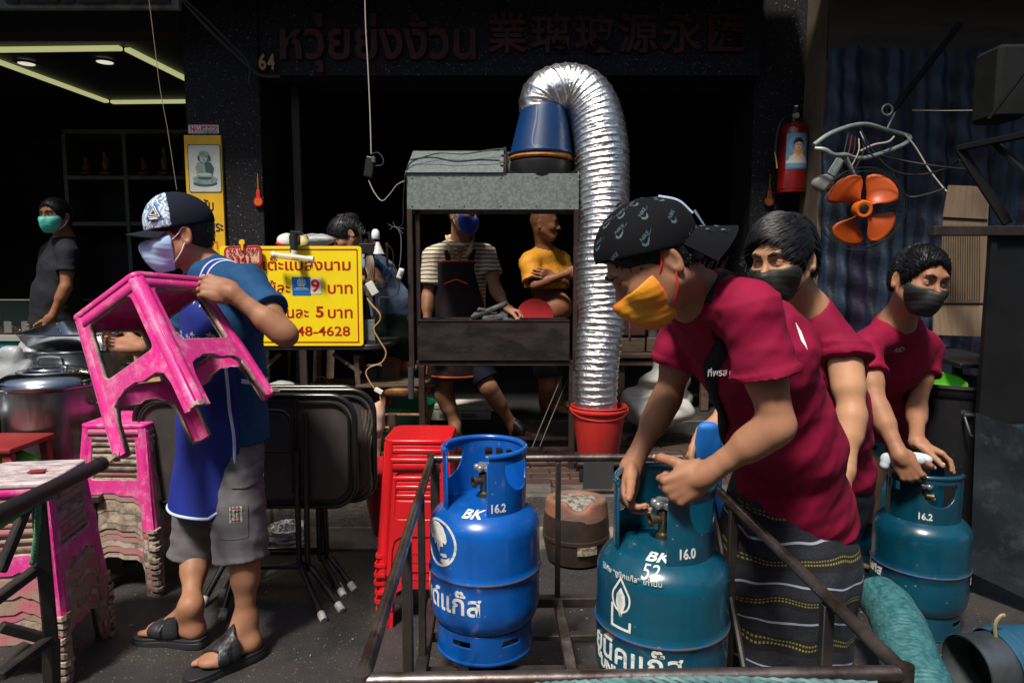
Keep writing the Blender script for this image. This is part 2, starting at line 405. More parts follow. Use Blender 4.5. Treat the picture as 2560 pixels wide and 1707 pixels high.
struct('threshold', B().bb(-1.9, 3.0, 4.86, 5.02, 0.0, 0.262, 0.01), M_beam)
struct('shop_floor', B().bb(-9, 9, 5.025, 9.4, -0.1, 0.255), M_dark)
# facade: pillars, lintel, upper wall
PX0, PX1 = ux(470, 400, 4.78), ux(655, 400, 4.78)
QX0, QX1 = ux(1880, 400, 4.9), ux(2032, 400, 4.9)
pil = tag(link('pillar', B().bb(PX0, PX1, 4.78, 5.3, 0.0, 3.9, 0.004).mesh('pillar', False), M_terr), 'black speckled terrazzo pillar behind the yellow amulet board', 'pillar')
pil2 = tag(link('pillar', B().bb(QX0, QX1, 4.9, 5.35, 0.0, 3.9, 0.004).mesh('pillar', False), M_terr), 'dark terrazzo pillar behind the red fire extinguisher', 'pillar')
LZ = vz(190, 4.8)
lin = tag(link('lintel', B().bb(PX1 - 0.0, QX0, 4.8, 5.3, LZ, 3.9, 0.004).mesh('lintel', False), M_terr), 'black terrazzo lintel with raised dark red shop lettering', 'lintel')
struct('upper_wall', B().bb(-14, 14, 4.9, 5.4, 3.905, 9.0), M_plaster)
# centre shop interior
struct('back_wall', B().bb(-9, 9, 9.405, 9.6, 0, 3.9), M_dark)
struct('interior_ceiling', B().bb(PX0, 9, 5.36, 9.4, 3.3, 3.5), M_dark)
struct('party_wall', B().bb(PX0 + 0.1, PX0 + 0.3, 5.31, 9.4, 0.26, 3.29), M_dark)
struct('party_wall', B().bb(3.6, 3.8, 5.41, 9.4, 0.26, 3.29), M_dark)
# opposite alley side, out of frame; both awnings unseen, added to shape the light
M_awn = mat('awning_canvas', (0.05, 0.055, 0.06), 0.8, col2=(0.03, 0.035, 0.04), scale=2)
tag(link('opposite_building', B().bb(-14, 14, -4.6, -4.2, 0, 5.2).mesh('w', False), M_plaster), 'plain plaster shop building on the opposite side of the alley', 'building')
tag(link('awning', B().bb(-14, 14, -4.19, -3.3, 2.7, 2.74).mesh('w', False), M_awn), 'unseen grey canvas awning over the opposite pavement, added to shape the light', 'awning')
tag(link('awning', B().bb(-14, 1.9, 4.02, 4.77, 3.30, 3.34).bb(1.6, 14, 3.42, 4.49, 3.345, 3.385).mesh('w', False), M_awn), 'unseen grey canvas awning over the shop fronts, shaped to shade them', 'awning')
# left shop: header panel, ceiling, walls
M_head = mat('shop_header', (0.16, 0.18, 0.15), 0.7, col2=(0.07, 0.08, 0.07), scale=9, bump=0.4, stretch=(1, 1, 0.4))
hz = vz(28, 4.5)
hd = tag(link('header_panel', B().bb(-5, ux(455, 15, 4.5), 4.46, 4.5, hz, hz + 0.5, 0.003).mesh('w', False), M_head), 'grey weathered header panel above the left shop opening', 'panel')
M_hl = mat('header_letters', (0.015, 0.015, 0.015), 0.6)
for k in range(9):
    part('letter', B().box((ux(30 + k * 46, 4, 4.44), 4.445, vz(2, 4.44) + 0.05), (0.09 + 0.02 * (k % 3), 0.02, 0.13), None, 0.03, 2), M_hl, hd, world=False)
struct('left_shop_ceiling', B().bb(-9, PX0, 4.95, 9.4, 3.04, 3.2), M_dblue)
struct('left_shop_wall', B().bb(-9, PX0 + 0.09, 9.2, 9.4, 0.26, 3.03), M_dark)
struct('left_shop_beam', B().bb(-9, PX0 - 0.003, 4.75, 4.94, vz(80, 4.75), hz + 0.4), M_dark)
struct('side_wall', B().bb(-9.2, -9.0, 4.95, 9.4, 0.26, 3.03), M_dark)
M_strip = mat('light_strip', (0.5, 0.55, 0.25), 0.4, emit=(0.55, 0.58, 0.26), estr=0.42)
zc = 3.02
a_, b_, c_ = G(312, 121, zc), G(575, 253, zc), G(272, 256, zc)
d_ = a_ + (c_ - b_)
for k, (p, q) in enumerate(((a_, b_), (b_, c_), (c_, d_), (d_, a_))):
    t = nrm(q - p); lab = ['ceiling light strip running back along the right side of the cove', 'ceiling light strip across the far end of the cove', 'ceiling light strip running back along the left side of the cove', 'ceiling light strip across the near end of the cove'][k]
    solo('light_strip', B().bar(p + t * 0.03, q - t * 0.03, 0.055, 0.03, bev=0.006), M_strip, 'yellow green ' + lab, 'light strip', 'cove light strips on the left shop ceiling', smooth=False)
M_down = mat('downlight_glass', (0.6, 0.58, 0.5), 0.3, emit=(0.9, 0.85, 0.72), estr=0.45)
M_ring = mat('downlight_ring', (0.03, 0.035, 0.04), 0.4)
for k, (u, v) in enumerate(((66, 157), (262, 153))):
    c = G(u, v, 3.03); t = thing('downlight', ['round downlight at the far left of the shop ceiling', 'round downlight nearer the pillar in the shop ceiling'][k], 'ceiling light', c, 0, 'downlights in the left shop ceiling')
    part('diffuser', B().lathe([(0.0, -0.012), (0.06, -0.012), (0.062, 0)], 20), M_down, t, world=False)
    part('trim_ring', B().lathe([(0.062, 0), (0.066, -0.012), (0.10, -0.006), (0.10, 0)], 20), M_ring, t, world=False)
# dim shelf unit with figures at the back of the left shop
M_shelf = mat('shelf_frame', (0.055, 0.065, 0.045), 0.5, col2=(0.035, 0.04, 0.03), scale=6)
M_gold = mat('dull_gold', (0.10, 0.06, 0.015), 0.4, metal=0.6)
Ys = 6.6
sh = thing('display_shelf', 'dim glazed shelf unit with dark figures at the back of the left shop', 'shelf', (ux(300, 400, Ys), Ys, 0.26))
X0, X1, Z0, Z1 = ux(165, 400, Ys), ux(520, 400, Ys), vz(445, Ys), vz(330, Ys)
part('panel', B().bb(X0, X1, Ys + 0.3, Ys + 0.32, 0.27, Z1), M_dark, sh, smooth=False)
for z, nm in ((Z1, 'rail'), (Z0, 'rail'), (vz(560, Ys), 'rail')): part(nm, B().bb(X0, X1, Ys - 0.02, Ys + 0.29, z - 0.02, z + 0.02, 0.003), M_shelf, sh, smooth=False)
for u in (165, 315, 515): part('upright', B().bb(ux(u, 400, Ys) - 0.02, ux(u, 400, Ys) + 0.02, Ys - 0.025, Ys + 0.285, 0.27, Z1 - 0.021, 0.003), M_shelf, sh, smooth=False)
for k, (u, h_) in enumerate(((345, .2), (400, .3), (455, .22), (200, .2), (250, .26))):
    x = ux(u, 400, Ys); f = F().ell((x, Ys + .1, Z0 + .05), np.eye(3), (.085, .06, .035)).ell((x, Ys + .1, Z0 + .03 + h_ * .45), np.eye(3), (.045, .035, h_ * .3)).ell((x, Ys + .09, Z0 + .02 + h_ * .85), np.eye(3), (.028, .028, .036), k=.01)
    solo('statuette', sdf_mesh('s', [f.mesh(0.012)]), M_gold, ['small seated gilt figure at the left of the right shelf bay', 'tallest seated gilt figure in the middle of the right shelf bay', 'seated gilt figure nearest the pillar on the back shelf', 'small seated figure in the left shelf bay', 'taller seated figure in the left shelf bay'][k], 'statuette', 'gilt figures on the back shelf')
# ================================================================== GAS CYLINDERS
def gas_cylinder(base, rot, col, mname, label, group, z_h=0.614, number='16.2', collar_cut=None, turn=0.0, brand=None, r=0.165):
    M = mat(mname, col, 0.27, col2=tuple(c * 0.72 for c in col), scale=5, bump=0.22, bscale=26, bdist=0.0016, rvar=0.12, spec=0.5, coat=0.4,
            spk=(tuple(min(1, c * 1.0 + 0.16) for c in col), 27, 0.05), dirt=((0.045, 0.032, 0.024), 11, 0.64, 0.72))
    M_w = mat('white_stencil', (0.72, 0.72, 0.66), 0.6, col2=(0.45, 0.47, 0.45), scale=60, mix=(0.5, 0.62))
    M_rust = mat('weld_rust', (0.09, 0.055, 0.035), 0.7, col2=tuple(c * 0.6 for c in col), scale=30, bump=0.5)
    M_br = mat('valve_brass', (0.20, 0.16, 0.10), 0.35, metal=0.9); M_al = mat('valve_wheel', (0.35, 0.36, 0.36), 0.4, metal=0.7)
    t = thing('gas_cylinder', label, 'gas cylinder', base, rot, group)
    zb0, zb1 = 0.075, z_h - 0.165            # shell bottom / shoulder end
    zm = (zb0 + zb1) / 2 - 0.01
    pr = [(0.0, zb0 - 0.02), (r * .5, zb0 - 0.016), (r * .8, zb0 + 0.002), (r * .94, zb0 + 0.03), (r * .99, zb0 + 0.055), (r, zb0 + 0.075)]
    pr += [(r, z) for z in np.linspace(zb0 + 0.09, zm - 0.008, 4)]
    pr += [(r + .0025, zm - .005), (r + .0035, zm), (r + .0025, zm + .005), (r, zm + 0.008)]
    pr += [(r, z) for z in np.linspace(zm + 0.02, zb1 - 0.075, 4)]
    for a in np.linspace(8, 90, 10): pr.append((r - 0.10 + 0.10 * math.cos(R(a)), zb1 - 0.075 + 0.075 * math.sin(R(a))))
    pr += [(0.035, zb1 + 0.004), (0.02, zb1 + 0.006), (0.0, zb1 + 0.006)]
    part('shell', B().lathe(pr, 72), M, t, world=False, ang=60)
    part('weld_seam', B().lathe([(r + .0028, zm - .0035), (r + .0046, zm - .001), (r + .0046, zm + .001), (r + .0028, zm + .0035)], 72), M_rust, t, world=False)
    # bent plates: foot ring with slots, collar with hand holes
    def bent(loops, th, rad, zo=0.0, nm='p', lean=0.0):
        me = curve2d(loops, th / 2, 0.0015); slice_x(me, 0, 0.012); a = mv(me); ang = a[:, 0] / rad; rr = rad + a[:, 2] + lean * a[:, 1]
        return setv(me, np.stack([rr * np.sin(ang), -rr * np.cos(ang), a[:, 1] + zo], 1))
    rf = r * 0.86; c_ = 2 * math.pi * rf
    lo = [rpoly([(-c_ / 2 + .002, 0), (c_ / 2 - .002, 0), (c_ / 2 - .002, .088), (-c_ / 2 + .002, .088)], .002)]
    for k in range(6):
        xx = -c_ / 2 + (k + .5) * c_ / 6 + .01; lo.append(rpoly([(xx - .032, .052), (xx + .032, .052), (xx + .028, .072), (xx - .028, .072)], .004)[::-1])
    part('foot_ring', bent(lo, .003, rf), M, t, world=False, smooth=True)
    part('foot_rim', B().tube([(rf * math.cos(a), rf * math.sin(a), .006) for a in np.linspace(0, 2 * math.pi, 48, endpoint=False)], .006, 8, closed=True), M, t, world=False)
    rc = r * 0.735; zc0 = zb1 - 0.032; H_ = z_h - zc0; c_ = 2 * math.pi * rc
    gap = collar_cut or 62.0; half = R(180 - gap / 2) * rc
    T = R(turn)                       # turn places the opening
    cut = .34 * half
    def hand(x0, x1):
        zt = H_ - .032; zb = H_ - .105; xm = (x0 + x1) / 2
        p = [(x0, zt), (x1, zt)] + [(xm + (x1 - x0) / 2 * math.cos(a), zt - .012 - (zt - zb) * math.sin(a)) for a in np.linspace(0.1, math.pi - 0.1, 12)]
        return p[::-1]
    lo = [rpoly([(-half, 0), (half, 0), (half, H_ - .008), (-half, H_ - .008)], .006)]
    lo.append(hand(-half + .045, -half + .045 + .13)); lo.append(hand(half - .045 - .13, half - .045))
    for k in range(4): lo.append(rpoly([(-.06 + k * .036 - .013, H_ - .075), (-.06 + k * .036 + .013, H_ - .075), (-.06 + k * .036 + .013, H_ - .04), (-.06 + k * .036 - .013, H_ - .04)], .006)[::-1])
    col_o = part('collar', bent(lo, .0035, rc, zc0), M, t, world=False); col_o.rotation_euler = (0, 0, T)
    aa = np.linspace(-half / rc, half / rc, 60)
    rm = part('collar_rim', B().tube([(rc * math.sin(a), -rc * math.cos(a), z_h - .008) for a in aa], .0085, 10), M, t, world=False); rm.rotation_euler = (0, 0, T)
    for sgn in (-1, 1):
        a = sgn * half / rc; p0 = V(rc * math.sin(a), -rc * math.cos(a), zc0 + .01); p1 = p0 + V(0, 0, H_ - .03)
        fl = part('collar_edge', B().bar(p0, p1, .012, .007, up=(math.sin(a), -math.cos(a), 0), bev=.003), M, t, world=False); fl.rotation_euler = (0, 0, T)
    # valve
    va = part('valve', B().lathe([(0, 0), (.020, 0), (.020, .016), (.013, .02), (.013, .045), (.017, .05), (.017, .075), (.009, .08), (.006, .09), (0, .09)], 16, c=(0, 0, zb1 + .002)).lathe([(0, 0), (.014, 0), (.014, .026), (.017, .028), (.017, .038), (.011, .038), (.011, .02), (0, .02)], 16, c=(0, 0, zb1 + .055), M=[[1, 0, 0], [0, 0, -1], [0, 1, 0]]), M_br, t, world=False)
    va.rotation_euler = (0, 0, T + math.pi - R(35))
    whl = [(0.0, .0), (.026, .0), (.03, .004), (.03, .013), (.024, .017), (0, .019)]
    wb = B(); 
    for k in range(6): wb.lathe([(0, 0), (.009, 0), (.011, .004), (.011, .012), (.008, .016), (0, .016)], 10, c=(.022 * math.cos(k * 1.047), .022 * math.sin(k * 1.047), zb1 + .088))
    wb.lathe([(0, 0), (.02, 0), (.02, .017), (0, .018)], 16, c=(0, 0, zb1 + .088)); part('handwheel', wb, M_al, va, world=False)
    # stencils
    def wrap(me, rad, ang0, z0):
        slice_x(me, 0, 0.01); a = mv(me); an = a[:, 0] / rad + ang0; rr = rad + a[:, 2]
        return setv(me, np.stack([rr * np.sin(an), -rr * np.cos(an), a[:, 1] + z0], 1))
    def stencil(txt, size, ang, z, rad=r, xs=1.0, off=0.0, nm='lettering', ry=0):
        me = curve2d(None, .0004, text=txt, size=size, xs=xs, off=off)
        if ry: me.transform(Matrix.Rotation(ry, 4, 'Z'))
        part(nm, wrap(me, rad + .0008, R(ang) - rot, z), M_w, t, world=False)
    return t, stencil, wrap, M_w, dict(zb1=zb1, zm=zm, zc0=zc0, rc=rc, r=r, rot=rot)
def shape(wrap, t, loops, ang, z, rad, m, nm='emblem', rot=0.0, th=.0004):
    me = curve2d(loops, th); part(nm, wrap(me, rad + .0008, R(ang) - rot, z), m, t, world=False)
def top_text(t, d, txt, size, ang, frac, m, shear=0.25, off=.0012):
    """lettering lying on the domed shoulder"""
    me = curve2d(None, .0004, text=txt, size=size, shear=shear, off=off); slice_x(me, 0, .012); a = mv(me); r = d['r']; out = []
    for x, y, z in a:
        rr = r * frac - y; k = x / max(rr, .02) + R(ang) - d['rot']
        cc = max(0, rr - (r - .10)) / .10; zz = d['zb1'] - .075 + .075 * math.sqrt(max(0, 1 - cc * cc)) + .0012 + z
        if rr < r - .1: zz = d['zb1'] + .0025 + z
        out.append((rr * math.sin(k), -rr * math.cos(k), zz))
    part('lettering', setv(me, out), m, t, world=False)
BLUE = (0.003, 0.095, 0.42); TEAL = (0.003, 0.070, 0.120)
cb = G(1213, 1600, 0.222)
CYL1 = (float(cb[0]), float(cb[1]), 0.222)
t, st, wr, mw, d = gas_cylinder(CYL1, 0, BLUE, 'cylinder_paint_blue', 'bright blue gas cylinder with white globe emblem standing in the cart', 'gas cylinders', turn=153, collar_cut=70)
st('16.2', .034, 20, d['zc0'] + .04, d['rc'] + .003, xs=.85, off=.0008)
top_text(t, d, 'BK', .048, -16, .70, mw)
st('เวิลด์แก๊ส', .080, -52, d['zm'] - .065, off=.0012)
ring = [(.070 * math.cos(a), .070 * math.sin(a)) for a in np.linspace(0, 2 * math.pi, 40, endpoint=False)]
ring2 = [(.063 * math.cos(a) - .001, .063 * math.sin(a)) for a in np.linspace(0, 2 * math.pi, 40, endpoint=False)][::-1]
shape(wr, t, [ring, ring2], -50, d['zm'] + .105, d['r'], mw)
asia = [(-.052, .035), (-.03, .056), (.0, .058), (.02, .048), (.03, .03), (.036, .012), (.03, .0), (.018, .004), (.02, -.008), (.006, -.012), (.004, -.03), (-.004, -.022), (-.01, -.004), (-.02, -.012), (-.026, .004), (-.04, .002), (-.046, .012), (-.058, .012)]
shape(wr, t, [asia], -50, d['zm'] + .105, d['r'], mw)
shape(wr, t, [[(.002, -.034), (.02, -.04), (.036, -.036), (.03, -.028), (.014, -.03)], [(.01, -.046), (.03, -.044), (.046, -.034), (.04, -.05), (.022, -.06), (.006, -.054)]], -50, d['zm'] + .105, d['r'], mw)
cb = G(1656, 1722, 0.222)
CYL2 = (ux(1656, 1400, 1.66), 1.66, 0.222)
t, st, wr, mw, d = gas_cylinder(CYL2, 0, TEAL, 'cylinder_paint_teal', 'teal gas cylinder in the cart gripped by the man in the printed cap', 'gas cylinders', turn=138, collar_cut=72)
st('16.0', .034, 14, d['zc0'] + .045, d['rc'] + .003, xs=.8, off=.0008)
top_text(t, d, 'BK', .046, -20, .62, mw); top_text(t, d, '52', .044, -24, .86, mw, 0.1, 0)
st('ยูนิคแก๊ส', .075, -40, d['zm'] - .048, off=.001); st('UNIQUE', .036, -50, d['zm'] - .095, off=.001)
st('ใช้กับ “ยูนิคแก๊ส” เท่านั้น', .018, -42, d['zm'] + .155)
drop = [(0, .062)] + [(.028 * math.cos(a), .006 + .034 * math.sin(a)) for a in np.linspace(.5, -math.pi - .5, 20)]
dropi = [(0, .052)] + [(.0235 * math.cos(a), .006 + .029 * math.sin(a)) for a in np.linspace(.45, -math.pi - .45, 20)]
box_o = [(-.030, -.012), (-.030, -.07), (.030, -.07), (.030, -.045), (.024, -.045), (.024, -.064), (-.024, -.064), (-.024, -.012)]
leaf = [(0, .034), (.012, .016), (.014, -.004), (.002, -.04), (.0, -.012), (-.002, -.04), (-.014, -.006), (-.012, .016)]
for lp in ([drop, dropi[::-1]], [box_o], [leaf]): shape(wr, t, lp, -48, d['zm'] + .09, d['r'], mw)
CYL3 = (ux(2298, 1400, 2.49), 2.49, 0.0)
t, st, wr, mw, d = gas_cylinder(CYL3, 0, (0.002, 0.055, 0.095), 'cylinder_paint_dark_teal', 'dark teal gas cylinder on the ground held down by the man on the right', 'gas cylinders', turn=-98, collar_cut=72)
st('16.2', .034, -28, d['zc0'] + .045, d['rc'] + .003, xs=.85, off=.0008)
st('ถังแก๊ส', .05, 78, d['zm'] - .04, off=.001); st('สยาม', .045, 80, d['zm'] - .085, off=.001); st('แก๊ส', .05, -92, d['zm'] - .03, off=.001)
CYL4 = (ux(2150, 1100, 3.05), 3.05, 0.0)
t, st, wr, mw, d = gas_cylinder(CYL4, 0, (0.002, 0.055, 0.095), 'cylinder_paint_dark_teal', 'far gas cylinder half hidden behind the man in the sleeveless shirt', 'gas cylinders', turn=60, collar_cut=88)
# ================================================================== CART
M_steel = mat('worn_brown_steel', (0.20, 0.17, 0.16), 0.36, metal=0.85, col2=(0.07, 0.05, 0.042), scale=10, bump=0.5, bscale=70, bdist=0.0012, rvar=0.15, dirt=((0.06, 0.03, 0.018), 22, 0.55, 0.72))
M_post = mat('black_steel', (0.022, 0.02, 0.02), 0.5, metal=0.4, col2=(0.045, 0.036, 0.03), scale=14, bump=0.4, bscale=60)
zr = 0.716
cA, cB_, cC, cD = G(1078, 1146, zr), G(1712, 1143, zr), G(2262, 1682, zr), G(905, 1702, zr)
t = thing('cart', 'brown steel pipe cart with open sides holding two gas cylinders', 'cart', ((cA[0] + cB_[0]) / 2, 1.6, 0.0))
for nm, p, q in (('back_rail', cA, cB_), ('side_rail', cB_, cC), ('front_rail', cC, cD), ('side_rail', cD, cA)): part(nm, B().tube([p, q], .0125, 14), M_steel, t)
for p in (cA, cB_, cC, cD): part('joint', B().tube([p + V(0, 0, -.016), p + V(0, 0, .0142)], .0135, 14), M_steel, t)
zb = 0.208
def dn(p, k=1.0): return V(p[0], p[1], zb)
for k, (p, w) in enumerate([(cA + V(.012, .0, 0), .03), (cB_ - V(.014, 0, 0), .03), (cA * .5 + cB_ * .5, .018), (cA * .72 + cD * .28, .02), (cA * .45 + cD * .55, .024), (cB_ * .62 + cC * .38, .022), (cB_ * .2 + cC * .8, .022), (cD + V(.02, .02, 0), .024), (cC + V(-.02, .02, 0), .024)]):
    q = p.copy(); q[2] = zr - .013
    part('post', B().bar(dn(p), q, w, w, bev=.002), M_post, t)
part('post', B().tube([cB_ * .78 + cC * .22 - V(0, 0, .014), dn(cB_ * .45 + cC * .55)], .009, 8), M_post, t)
for p, q in ((cA, cB_), (cB_, cC), (cC, cD), (cD, cA)): part('bed_rail', B().bar(dn(p), dn(q), .034, .034, bev=.003), M_post, t)
mid = lambda a, b, k: a * (1 - k) + b * k
for k in (.14, .5, .86): part('bed_slat', B().bar(dn(mid(cA, cB_, k)) + V(0, 0, .004), dn(mid(cD, cC, k)) + V(0, 0, .004), .032, .02, bev=.002), M_steel, t)
for k in (.15, .3, .55, .8): part('cross_bar', B().bar(dn(mid(cA, cD, k)) - V(0, 0, .022), dn(mid(cB_, cC, k)) - V(0, 0, .022), .03, .018, bev=.002), M_post, t)
M_tyre = mat('tyre_rubber', (0.012, 0.012, 0.012), 0.7, bump=0.3)
for x in (cA[0] + .02, cB_[0] - .02):
    w = part('wheel', B().lathe([(.05, -.02), (.085, -.022), (.095, -.01), (.095, .01), (.085, .022), (.05, .02)], 28, c=(x, 1.75, .096), M=[[0, 0, 1], [1, 0, 0], [0, 1, 0]]), M_tyre, t)
    part('rim', B().lathe([(0, -.015), (.05, -.019), (.05, .019), (0, .015)], 20, c=(x, 1.75, .096), M=[[0, 0, 1], [1, 0, 0], [0, 1, 0]]), M_steel, w, world=True)
part('axle', B().tube([(cA[0] + .02, 1.75, .096), (cB_[0] - .02, 1.75, .096)], .01, 8), M_post, t)
for x in (cA[0] + .1, cB_[0] - .1): part('bracket', B().bar((x, 1.75, .09), (x, 1.75, zb - .0), .03, .01), M_post, t)
for p in (mid(cD, cC, .06), mid(cD, cC, .94)): part('prop', B().bar((p[0], p[1] + .05, 0), (p[0], p[1] + .05, zb), .03, .03, bev=.002), M_post, t)
# wire rope lying over the front rail
M_rope = mat('teal_rope', (0.05, 0.12, 0.13), 0.6, col2=(0.10, 0.2, 0.2), scale=40)
rp = curve([G(1330, 1712, zr), G(1500, 1702, zr + .004), G(1700, 1694, zr + .008), G(1960, 1700, zr + .004), G(2180, 1708, zr - .004)], 14)
b = B()
for k in range(3):
    s_ = np.linspace(0, 60, len(rp)); off = np.stack([0 * s_, .0045 * np.cos(s_ + k * 2.09), .0045 * np.sin(s_ + k * 2.09)], 1); b.tube(rp + off + V(0, -.017, .006), .0045, 6)
solo('rope', b, M_rope, 'twisted teal rope lying along the front rail of the cart', 'rope')
# ================================================================== PLASTIC STOOLS
PINK = (0.72, 0.022, 0.26)
def wear(dirtc, amt):
    def ex(N, L, co, cur, mixc, ramp, noise, b):
        f = ramp(noise(15, 9, 0.75), 0.54 - amt, 0.74, (0, 0, 0), (0.85, 0.85, 0.85)); cur = mixc(f, cur, dirtc)
        g_ = ramp(noise(55, 6, 0.8), 0.56, 0.72, (0, 0, 0), (0.7, 0.7, 0.7)); return mixc(g_, cur, (0.05, 0.03, 0.03))
    return ex
M_pink = mat('pink_plastic', PINK, 0.42, col2=(0.62, 0.05, 0.25), scale=4, rand=True, bump=0.25, bscale=60, extra=wear((0.70, 0.38, 0.46), 0.04), rvar=0.12)
M_pinkd = mat('grimy_pink_plastic', (0.50, 0.09, 0.16), 0.6, col2=(0.32, 0.21, 0.16), scale=7, rand=True, bump=0.5, bscale=60, mix=(0.38, 0.55), extra=wear((0.26, 0.20, 0.15), 0.07))
M_grime = mat('grimy_plastic_lip', (0.42, 0.34, 0.26), 0.7, col2=(0.15, 0.115, 0.085), scale=22, rand=True, bump=0.6, bscale=70, dirt=((0.5, 0.42, 0.34), 30, 0.56, 0.7))
M_pale = mat('pale_scuffed_seat', (0.62, 0.50, 0.52), 0.55, col2=(0.30, 0.27, 0.28), scale=16, rand=True, bump=0.3, stretch=(1, 3, 1))
M_red = mat('red_plastic', (0.60, 0.006, 0.012), 0.32, col2=(0.48, 0.008, 0.012), scale=5, rand=True, bump=0.15, bscale=50, coat=0.15, rvar=0.1)
M_redd = mat('red_plastic_lip', (0.62, 0.012, 0.016), 0.4, rand=True, col2=(0.45, 0.01, 0.01), scale=12)
M_yel = mat('yellow_stool_plastic', (0.42, 0.26, 0.01), 0.5, col2=(0.2, 0.13, 0.03), scale=10, rand=True)
def stool_meshes(a, b, h, chips=0, cham=False):
    """one-piece injection moulded stool, local frame: floor z=0, seat top z=h"""
    w = lambda t: b + (a - b) * t
    out = {}
    rs = np.random.default_rng(40 + chips)
    lt, cb0, cb1, wt = 0.050, .335, .475, .885
    def L2(x_in, t): return (x_in, t * h)
    # side panel outline in (x, z)
    left = lambda t, ins: -w(t) + ins
    arch = [(left(0, lt), 0.0), (left(.22, lt - .002), .22 * h), (left(.30, lt + .006), .30 * h), (left(.335, lt + .03), .335 * h)]
    archr = [(-x, z) for x, z in arch[::-1]]
    if chips:       # broken edge along the bottom of the cross bar
        xs = np.linspace(arch[-1][0] + .01, -arch[-1][0] - .01, 7); mid_ = [(x, .335 * h + rs.choice([0, .0, .0, .011]) * (1 if 0 < i < 6 else 0)) for i, x in enumerate(xs)]
    else: mid_ = []
    foot = lambda s: [(s * (w(0) - .004), 0), (s * (w(1) - .004), h - .014)]
    outer = [(-w(0) + .004, 0)] + arch + mid_ + archr + [(w(0) - .004, 0), (w(1) - .004, h - .014), (-w(1) + .004, h - .014)]
    win = rpoly([(left(cb1, lt), cb1 * h), (-left(cb1, lt), cb1 * h), (-left(wt, lt - .004), wt * h), (left(wt, lt - .004), wt * h)], .022, 4)
    def onside(me, k, off=0.0):
        v = mv(me); t = v[:, 1] / h; sl = (b - a) / h
        y = -(b + (a - b) * t) - v[:, 2] - off
        q = np.stack([v[:, 0], y, v[:, 1]], 1); an = k * math.pi / 2; c, s = round(math.cos(an)), round(math.sin(an))
        return setv(me, np.stack([q[:, 0] * c - q[:, 1] * s, q[:, 0] * s + q[:, 1] * c, q[:, 2]], 1))
    for k in range(4):
        out['side_panel%d' % k] = onside(curve2d([outer, win[::-1]], .0012, .001), k, -.004)
        # raised frame line and inward lips
        bb_ = B()
        def lip(loop, depth, closed=True):
            n = len(loop); P0 = []; 
            for x, z in loop:
                y = -w(z / h) + .003; P0 += [(x, y, z), (x * (1 - .0), y + depth, z)]
            f = [(2 * i, 2 * ((i + 1) % n), 2 * ((i + 1) % n) + 1, 2 * i + 1) for i in range(n if closed else n - 1)]
            bb_.add(P0, f)
        lip(win, .013); lip(arch + mid_ + archr, .013, False)
        me = bb_.mesh('lip'); md = mv(me); an = k * math.pi / 2; c, s = round(math.cos(an)), round(math.sin(an))
        # give the lip a thickness
        bm = bmesh.new(); bm.from_mesh(me); bmesh.ops.solidify(bm, geom=bm.faces[:], thickness=0.0022); bm.to_mesh(me); bm.free(); md = mv(me)
        out['lip%d' % k] = setv(me, np.stack([md[:, 0] * c - md[:, 1] * s, md[:, 0] * s + md[:, 1] * c, md[:, 2]], 1))
        # fluted corner leg
        lg = B(); sx, sy = [(-1, -1), (1, -1), (1, 1), (-1, 1)][k]
        prof = [(.000, .030), (.003, .020), (-.001, .012), (.006, .004), (.004, .006), (.012, -.001), (.020, .003), (.030, .000)]
        prof = [(0.001, .034), (-.0035, .026), (-.0035, .016), (.0005, .010), (.0035, .0035), (.010, .0005), (.016, -.0035), (.026, -.0035), (.034, .001)]
        ts = [0, .004, .03, .3, .6, .9, .965]
        Vv = []
        for t in ts:
            fl = .004 if t < .02 else 0.0
            for (px, py) in prof: Vv.append((sx * (w(t) + fl - px), sy * (w(t) + fl - py), t * h))
        n = len(prof); ff = [(i * n + j, i * n + j + 1, (i + 1) * n + j + 1, (i + 1) * n + j) for i in range(len(ts) - 1) for j in range(n - 1)]
        lg.add(Vv, ff); me = lg.mesh('leg', True, 60); bm = bmesh.new(); bm.from_mesh(me); bmesh.ops.solidify(bm, geom=bm.faces[:], thickness=0.003); bm.to_mesh(me); bm.free(); fin(me, True, 50)
        out['leg%d' % k] = me
        fb = B(); q = [(sx * (w(0) + .007 - px), sy * (w(0) + .007 - py), z) for z in (-.001, .012) for px, py in ((.001, .038), (.001, .008), (.008, .001), (.038, .001))]
        fb.add(q, [(0, 1, 5, 4), (1, 2, 6, 5), (2, 3, 7, 6)]); me = fb.mesh('foot_rim', False); bm = bmesh.new(); bm.from_mesh(me); bmesh.ops.solidify(bm, geom=bm.faces[:], thickness=0.006)
        if chips:
            for v in bm.verts: v.co.z += rs.normal() * .003
        bm.to_mesh(me); bm.free(); out['foot%d' % k] = me
    ch = .035 if cham else .02
    hole = rrect(.05, .008, .003, 2)
    lo = [rrect(2 * a + .002, 2 * a + .002, ch, 2 if cham else 5), hole[::-1]]
    me = curve2d(lo, .004, .005); me.transform(Matrix.Translation((0, 0, h - .010))); out['seat'] = me
    # apron band under the seat
    lp = rrect(2 * a + .002, 2 * a + .002, ch, 2 if cham else 5); Vv = []
    for z, e in ((h - .012, 1.0), (h - .05, 1 + .05 * (b - a) / (h * a) * 1.0)): Vv += [(x * e, y * e, z) for x, y in lp]
    n = len(lp); me = B().add(Vv, [(i, (i + 1) % n, n + (i + 1) % n, n + i) for i in range(n)]).mesh('apron', True, 50)
    bm = bmesh.new(); bm.from_mesh(me); bmesh.ops.solidify(bm, geom=bm.faces[:], thickness=0.003); bm.to_mesh(me); bm.free(); out['apron'] = me
